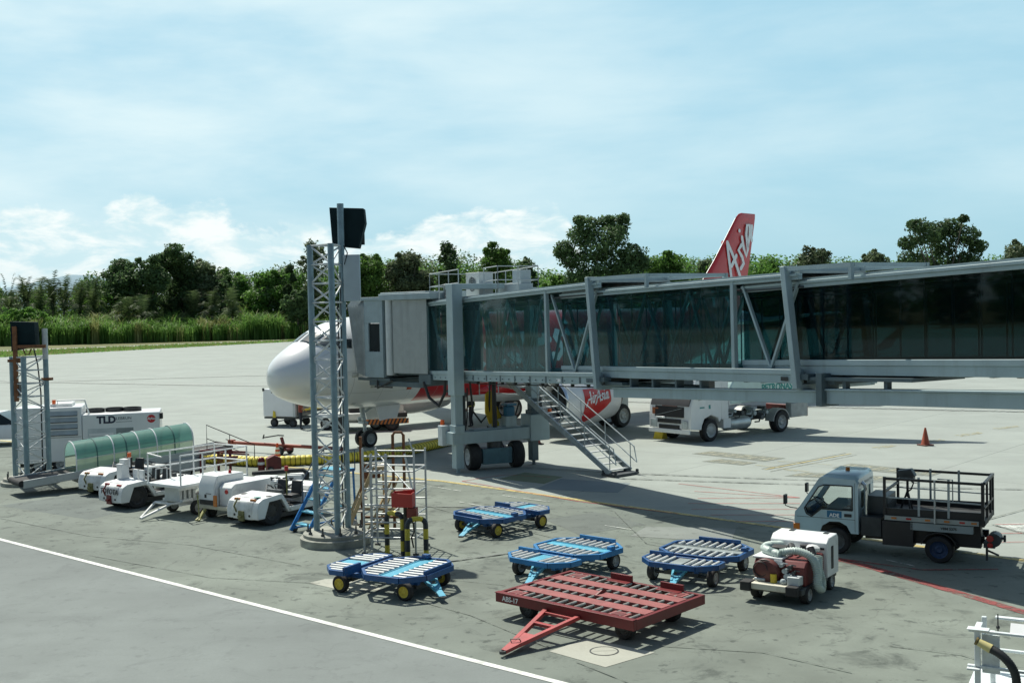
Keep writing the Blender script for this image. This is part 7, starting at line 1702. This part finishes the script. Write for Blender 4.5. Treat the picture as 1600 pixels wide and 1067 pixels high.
# ================================================================ fuel truck (x forward)
t = thing('fuel_truck', 'white heavy fuel truck with a mint tank parked under the wing behind the bridge', 'truck', (9.78, 51.15, 0), R(-140.8))
tp = mat('truck_white', (.74, .77, .77), .3, var=.04, coat=.3, dirt=(.35, .35, .32), dirt_amt=.35)
WB = 2.46; HW = 1.22
cb = bpy.data.objects.new('cab', None); COL.objects.link(cb); cb.parent = t
b = MB()
prof = [(1.75, .98), (1.75, 2.95), (1.95, 3.02), (3.35, 2.95), (3.55, 2.1), (3.78, 1.62), (3.82, .62), (3.1, .55), (3.05, .75), (2.9, 1.02), (2.46, 1.16), (2.02, 1.02), (1.9, .8)]
b.prism(prof, 'y', -HW, HW); b.build('cab_shell', tp, cb, bevel=.04)
b = MB(); b.add([(3.565, -1.1, 2.12), (3.565, 1.1, 2.12), (3.40, 1.05, 2.82), (3.40, -1.05, 2.82)], [(0, 1, 2, 3)]); b.build('windscreen', blackglass, cb, normals=False)
for sy in (-1, 1):
    b = MB(); b.prism([(2.2, 1.95), (3.28, 1.85), (3.3, 2.0), (3.12, 2.75), (2.2, 2.75)], 'y', sy * (HW - .002), sy * (HW + .006)); b.build('side_window', blackglass, cb)
    b = MB(); b.bx(3.35, 3.5, sy * 1.27 if sy > 0 else -1.5, 1.5 if sy > 0 else -1.27, 1.9, 2.5); b.build('mirror', tp, cb, bevel=.03)
    b = MB(); b.bx(3.835, 3.86, sy * .92 - .16, sy * .92 + .16, .66, 1.0); b.build('headlight', mat('headlight_glass', (.45, .5, .5), .1, var=.3), cb, bevel=.02)
b = MB(); b.prism([(3.80, 1.12), (3.84, 1.12), (3.80, 1.58), (3.76, 1.58)], 'y', -.84, .84); b.bx(3.825, 3.85, -.68, .68, .86, 1.04); b.bx(3.825, 3.85, -.60, .60, .60, .78); b.bar((3.85, -.75, 1.17), (3.81, .75, 1.53), .05, .012, mi=1); b.build('grille', [black, galv], cb)
b = MB(); b.prism([(3.77, 1.62), (3.81, 1.62), (3.66, 1.98), (3.58, 2.08)], 'y', -1.12, 1.12); b.build('wiper_cowl', black, cb)
b = MB(); b.bx(3.80, 3.88, -1.2, 1.2, .42, .60); b.bx(3.82, 3.90, -.72, -.2, 1.05, 1.13); b.build('bumper', tp, cb, bevel=.02)
b = MB(); b.bx(3.802, 3.812, -1.02, -.66, 1.22, 1.5); b.build('hazard_plate', mat('plate_brown', (.35, .12, .05), .5), cb)
b = MB(); b.bx(3.775, 3.79, -.45, .45, 1.54, 1.62); b.build('number_plate', mat('plate_dull', (.28, .16, .14), .5), cb)
for sy in (-1, 1):
    b = MB(); b.bx(2.5, 2.62, sy * HW - .005, sy * HW + .008, 1.45, 1.62); b.bx(2.9, 3.2, sy * HW - .005, sy * HW + .006, 1.5, 1.56); b.build('door_sign', mat('teal_sign', (.05, .28, .26), .5), cb)
b = MB(); b.bx(-4.4, 3.2, -.45, -.32, .62, .92); b.bx(-4.4, 3.2, .32, .45, .62, .92); b.build('chassis', darkgrey, t)
for sx in (WB, -WB):
    for sy in (-1, 1):
        b = MB(); wheel(b, sx, sy * (HW - .16), .50, .50, .30 if sx > 0 else .42); b.build('wheel', [rubber, hubgrey], t)
b = MB(); b.cyl((.9, .75, .62), (-.4, .75, .62), .30, n=20); b.sphere((.9, .75, .62), .30, n=14); b.sphere((-.4, .75, .62), .30, n=14); b.build('air_tank', mat('tank_silver', (.5, .53, .53), .35, metal=.5, var=.15), t)
b = MB(); b.cyl((.9, -.75, .62), (-.4, -.75, .62), .30, n=20); b.bx(1.0, 1.5, -1.1, 1.1, .5, .9); b.build('lower_box', tp, t)
for k, (x, y, z, r_) in enumerate(((-.8, .9, 1.0, .1), (-1.2, 1.0, .8, .12), (-.6, 1.0, 1.2, .08), (.2, 1.0, 1.1, .1), (-1.6, .95, 1.0, .09), (-1.4, 1.0, 1.2, .07), (.6, .9, 1.2, .08))):
    b = MB(); b.cyl((x, y - .3, z), (x, y + .14, z), r_, n=12); b.tube([(x, y, z), (x + .15, y + .05, z - .2), (x + .4, y, z - .2)], .035, 8); b.build('pump_fitting', darkgrey if k % 2 else galv, t)
b = MB(); b.bx(1.15, 1.62, -1.1, 1.1, .9, 2.6); b.bx(.3, 1.15, .3, 1.15, 1.5, 1.9); b.build('equipment_cabinet', tp, t, bevel=.02)
b = MB(); b.prism([(-4.3, 1.55), (-4.3, 2.3), (-4.0, 2.62), (.9, 2.62), (1.1, 2.3), (1.1, 1.55)], 'y', -1.2, 1.2); b.build('tank_body', mat('mint_white', (.55, .72, .70), .35, var=.05, coat=.3), t, bevel=.06)
b = MB(); b.text('PETRONAS', .46, frame((-2.2, 1.206, 1.98), (-1, 0, 0), (0, 0, 1)), bold=.015); b.build('lettering', mat('petrol_green', (.03, .30, .28), .5), t, smooth=0)
for sy in (-1, 1):
    b = MB(); b.loft([[(-WB + r_ * cos(a), y, .5 + r_ * sin(a)) for r_, y in ((.62, sy * .75), (.62, sy * 1.24), (.58, sy * 1.24), (.58, sy * .75))] for a in [R(5 + 17 * k) for k in range(11)]]); b.build('mudguard', mat('mudguard_grey', (.40, .42, .41), .5, var=.15), t)
b = MB(); b.bx(-4.5, -3.2, .9, 1.22, .62, 1.3); b.bx(-4.55, -4.4, -1.2, 1.2, .6, 1.1, 1); b.build('hose_box', [mat('hose_grey', (.33, .36, .36), .5, var=.2), maroon], t, bevel=.04)
g = at(1032, 685); t = thing('wheel_chock', 'small yellow chock under the front bumper of the fuel truck', 'wheel chock', (g.x, g.y, 0), R(40))
b = MB(); b.prism([(-.22, 0), (.22, 0), (.10, .3), (-.10, .3)], 'y', -.26, .26); b.build('block', yellow, t, bevel=.02); b = MB(); b.tube([(0, -.08, .3), (0, -.08, .4), (0, .08, .4), (0, .08, .3)], .015, 6); b.build('handle', black, t)
# ================================================================ under the nose: container, loader, pushback tug
g0 = at(450, 664)
t = thing('cargo_container', 'plain white baggage container box on a wheeled dolly by the aircraft nose', 'baggage container', (-12.1, 59.7, 0), R(-24))
b = MB(); b.bx(-1.05, .85, -.75, .75, .55, 2.0); b.build('box', white_clean, t, bevel=.03)
b = MB(); b.bx(.85, .99, -.75, .75, .55, 2.0); b.bx(.99, 1.16, -.6, .6, .6, 1.95, 1); b.build('curtain', [mat('curtain_white', (.55, .58, .57), .6, var=.15), mat('curtain_dark', (.14, .14, .12), .7, var=.3)], t)
b = MB(); b.bx(-1.1, 1.15, -.6, .6, .42, .52); b.bar((-.6, -.6, .2), (.6, -.6, .45), .05); b.build('dolly_frame', darkgrey, t)
b = MB(); b.prism([(-.42, .5), (-.22, .5), (-.26, .8), (-.38, .86)], 'y', -.80, -.76); b.build('yellow_tag', yellow, t)
for sx in (-.45, .75):
    for sy in (-1, 1):
        b = MB(); wheel(b, sx, sy * .6, .22, .22, .16); b.build('wheel', [rubber, darkgrey], t)
b = MB(); b.bx(-1.05, -.95, -.8, -.74, 1.9, 2.06); b.bx(-.5, -.4, -.77, -.75, 1.8, 1.95); b.build('latch', black, t)
t = thing('belt_loader', 'low white belt loader with yellow side rails under the aircraft nose', 'belt loader', (-8.6, 57.6, 0), R(-8))
b = MB(); b.add([(x, y, z + dz) for x, z in ((-2.2, .85), (3.0, 1.5)) for y in (-.45, .45) for dz in (0, .14)], [(0, 1, 3, 2), (4, 6, 7, 5), (0, 4, 5, 1), (2, 3, 7, 6), (1, 5, 7, 3), (0, 2, 6, 4)]); b.build('belt', darkgrey, t)
b = MB()
for y in (-.5, .5): b.bar((-2.2, y, 1.02), (3.0, y, 1.68), .06, .09); b.bar((-1.8, y, 1.12), (-.2, y, 1.34), .03, .03)
b.build('side_rail', yellow, t)
b = MB(); b.bx(-1.4, 2.4, -.8, .8, .35, .82); b.prism([(.6, .82), (1.9, .82), (1.8, 1.1), (.8, 1.1)], 'y', -.8, -.52); b.build('body', white, t, bevel=.03)
for sx in (-.9, 1.7):
    for sy in (-1, 1):
        b = MB(); wheel(b, sx, sy * .72, .32, .32, .2); b.build('wheel', [rubber, hubgrey], t)
t = thing('pushback_tug', 'white pushback tractor with an orange and black striped skirt behind the nose wheels', 'aircraft tractor', (-7.5, 56.6, 0), R(14))
b = MB(); b.bx(-1.9, 1.9, -1.05, 1.05, .62, .95); b.prism([(.5, .95), (1.8, .95), (1.75, 1.42), (1.0, 1.45)], 'y', -1.0, 1.0); b.build('body', mat('tractor_pale', (.60, .63, .58), .45, var=.08, dirt=(.3, .3, .26), dirt_amt=.5), t, bevel=.03)
b = MB(); n = 22
for k in range(n): b.add([(-.2 + 2.1 * k / n, -1.056, .36), (-.2 + 2.1 * (k + 1) / n, -1.056, .36), (-.08 + 2.1 * (k + 1) / n, -1.056, .62), (-.08 + 2.1 * k / n, -1.056, .62)], [(0, 1, 2, 3)], k % 2)
b.bx(-.2, 2.02, -1.05, -1.0, .36, .62, 0); b.build('striped_skirt', [mat('stripe_orange', (.48, .16, .03), .5), black], t, normals=False)
b = MB(); b.bx(1.45, 1.95, -1.06, -1.05, .68, .90); b.bx(.5, 1.2, -1.058, -1.05, .72, .82, 1); b.build('side_marks', [black, mat('mark_green', (.15, .25, .15), .6)], t)
b = MB(); b.bx(-1.6, -1.0, -1.058, -1.04, .3, .84); b.bx(-.9, .3, -.5, .9, .95, 1.35); b.build('wheel_well', black, t)
for sx in (-1.3, 1.2):
    for sy in (-1, 1):
        b = MB(); wheel(b, sx, sy * .85, .36, .36, .28); b.build('wheel', [rubber, darkgrey], t)
# ================================================================ people
def person(label, loc, rot, J, top_m, leg_m, hair_m=None, cap=None, vest=None):
    """J: joint positions; the body is one skinned surface"""
    t = thing('person', label, 'person', (*loc, 0), rot)
    order = ['pelvis', 'belly', 'chest', 'neck', 'head_base', 'sh_l', 'el_l', 'wr_l', 'sh_r', 'el_r', 'wr_r', 'hip_l', 'kn_l', 'an_l', 'toe_l', 'hip_r', 'kn_r', 'an_r', 'toe_r']
    rad = dict(pelvis=.145, belly=.135, chest=.155, neck=.062, head_base=.06, sh_l=.075, el_l=.05, wr_l=.034, sh_r=.075, el_r=.05, wr_r=.034, hip_l=.095, kn_l=.066, an_l=.048, toe_l=.04, hip_r=.095, kn_r=.066, an_r=.048, toe_r=.04)
    E_ = [('pelvis', 'belly'), ('belly', 'chest'), ('chest', 'neck'), ('neck', 'head_base'), ('chest', 'sh_l'), ('sh_l', 'el_l'), ('el_l', 'wr_l'), ('chest', 'sh_r'), ('sh_r', 'el_r'), ('el_r', 'wr_r'), ('pelvis', 'hip_l'), ('hip_l', 'kn_l'), ('kn_l', 'an_l'), ('an_l', 'toe_l'), ('pelvis', 'hip_r'), ('hip_r', 'kn_r'), ('kn_r', 'an_r'), ('an_r', 'toe_r')]
    me = bpy.data.meshes.new('tmp'); me.from_pydata([J[k] for k in order], [(order.index(a), order.index(c)) for a, c in E_], [])
    o = bpy.data.objects.new('tmp', me); COL.objects.link(o); sk = o.modifiers.new('s', 'SKIN'); su = o.modifiers.new('u', 'SUBSURF'); su.levels = 2; su.render_levels = 2
    for k, v in zip(order, me.skin_vertices[0].data): v.radius = (rad[k], rad[k]); v.use_root = (k == 'pelvis')
    dg = bpy.context.evaluated_depsgraph_get(); ev = o.evaluated_get(dg).to_mesh(); b = MB()
    hz = J['pelvis'][2] - .02; nz_ = J['neck'][2]
    vs = [tuple(v.co) for v in ev.vertices]
    def near_arm(c):
        for s in 'lr':
            a, w_ = Vector(J['el_' + s]), Vector(J['wr_' + s])
            if (c - w_).length < .1 or (c - (a + w_) / 2).length < .13: return True
        return False
    b.v = vs; b.f = [tuple(p.vertices) for p in ev.polygons]
    for p in ev.polygons:
        c = p.center; z = c.z
        b.m.append(3 if z < .09 else 1 if z < hz and not near_arm(c) else 2 if z > nz_ + .01 or near_arm(c) else 0)
    bpy.data.objects.remove(o)
    # head with nose, ears and eyes; hands with five fingers
    hb_ = Vector(J['head_base']); hc = hb_ + Vector((.015, 0, .105)); b.sphere(hc, .092, .075, .118, 14, 2); b.sphere(hc + Vector((.09, 0, -.01)), .02, .016, .026, 8, 2)
    for s in (-1, 1): b.sphere(hc + Vector((.0, s * .076, -.005)), .022, .012, .03, 8, 2); b.sphere(hc + Vector((.083, s * .03, .015)), .012, .014, .01, 8, 3)
    b.bx(hc.x + .078, hc.x + .09, -.025 + hc.y, .025 + hc.y, hc.z - .058, hc.z - .048, 3)
    for s in 'lr':
        w_ = Vector(J['wr_' + s]); d = (w_ - Vector(J['el_' + s])).normalized(); sd = d.orthogonal().normalized(); nn_ = d.cross(sd)
        b.tube([w_ - d * .02, w_ + d * .05, w_ + d * .095], [.03, .042, .036], 8, 2)
        for k in range(4):
            q = w_ + d * .09 + sd * (k - 1.5) * .02; b.tube([q, q + d * (.035 + .006 * (k in (1, 2))), q + d * (.055 + .008 * (k in (1, 2))) + nn_ * .025], [.0095, .009, .0075], 6, 2)
        q = w_ + d * .03 + sd * .035; b.tube([q, q + d * .03 + sd * .02, q + d * .06 + sd * .02], [.011, .01, .008], 6, 2)
    b.build('body', [top_m, leg_m, skin, black], t, smooth=60)
    if cap: MB().sphere(hc + Vector((-.005, 0, .03)), .100, .083, .10, 14).build('cap', cap, t)
    if hair_m: MB().sphere(hc + Vector((-.02, 0, .025)), .098, .083, .112, 14).build('hair', hair_m, t)
    if vest:
        c = Vector(J['chest']); p = Vector(J['pelvis']); b = MB()
        for s in (-1, 1): b.tube([c + Vector((.16, s * .08, .12)), c.lerp(p, .5) + Vector((.17, s * .1, 0)), c.lerp(p, .5) + Vector((-.15, s * .1, 0)), c + Vector((-.16, s * .08, .12))], .022, 6, closed=True)
        b.tube([c.lerp(p, .55) + Vector((.165 * cos(a), .175 * sin(a), 0)) for a in [2 * pi * k / 16 for k in range(16)]], .024, 6, closed=True); b.build('vest', vest, t)
    return t
hiv = mat('hi_vis_yellow', (.62, .60, .06), .6); navy_c = mat('navy_cloth', (.02, .024, .035), .8, var=.2)
# local x is where the person faces
J1 = dict(pelvis=(0, 0, .92), belly=(.0, 0, 1.08), chest=(.02, 0, 1.30), neck=(.02, 0, 1.48), head_base=(.03, 0, 1.53), sh_l=(.02, .19, 1.40), el_l=(.06, .24, 1.13), wr_l=(.24, .16, 1.02), sh_r=(.02, -.19, 1.40), el_r=(.05, -.25, 1.13), wr_r=(.22, -.18, 1.00), hip_l=(0, .10, .86), kn_l=(.03, .11, .47), an_l=(-.01, .11, .08), toe_l=(.15, .12, .045), hip_r=(0, -.10, .86), kn_r=(.02, -.11, .47), an_r=(-.03, -.11, .08), toe_r=(.13, -.12, .045))
g = at(470, 671); person('worker in a maroon shirt and pale cap at the end of the white container', (g.x, g.y), R(20), J1, mat('maroon_cloth', (.22, .05, .03), .8), navy_c, cap=mat('pale_cap', (.6, .6, .52), .7))
J2 = dict(J1); J2.update(wr_l=(.14, .27, .90), el_l=(.0, .26, 1.13), wr_r=(.10, -.28, .88), el_r=(-.02, -.27, 1.12), kn_r=(.10, -.11, .48), an_r=(.0, -.11, .08), toe_r=(.16, -.12, .045))
g = at(737, 667); person('worker in dark clothes and a yellow safety vest seen behind the bridge column', (g.x, g.y), R(150), J2, navy_c, navy_c, hair_m=black, vest=hiv)
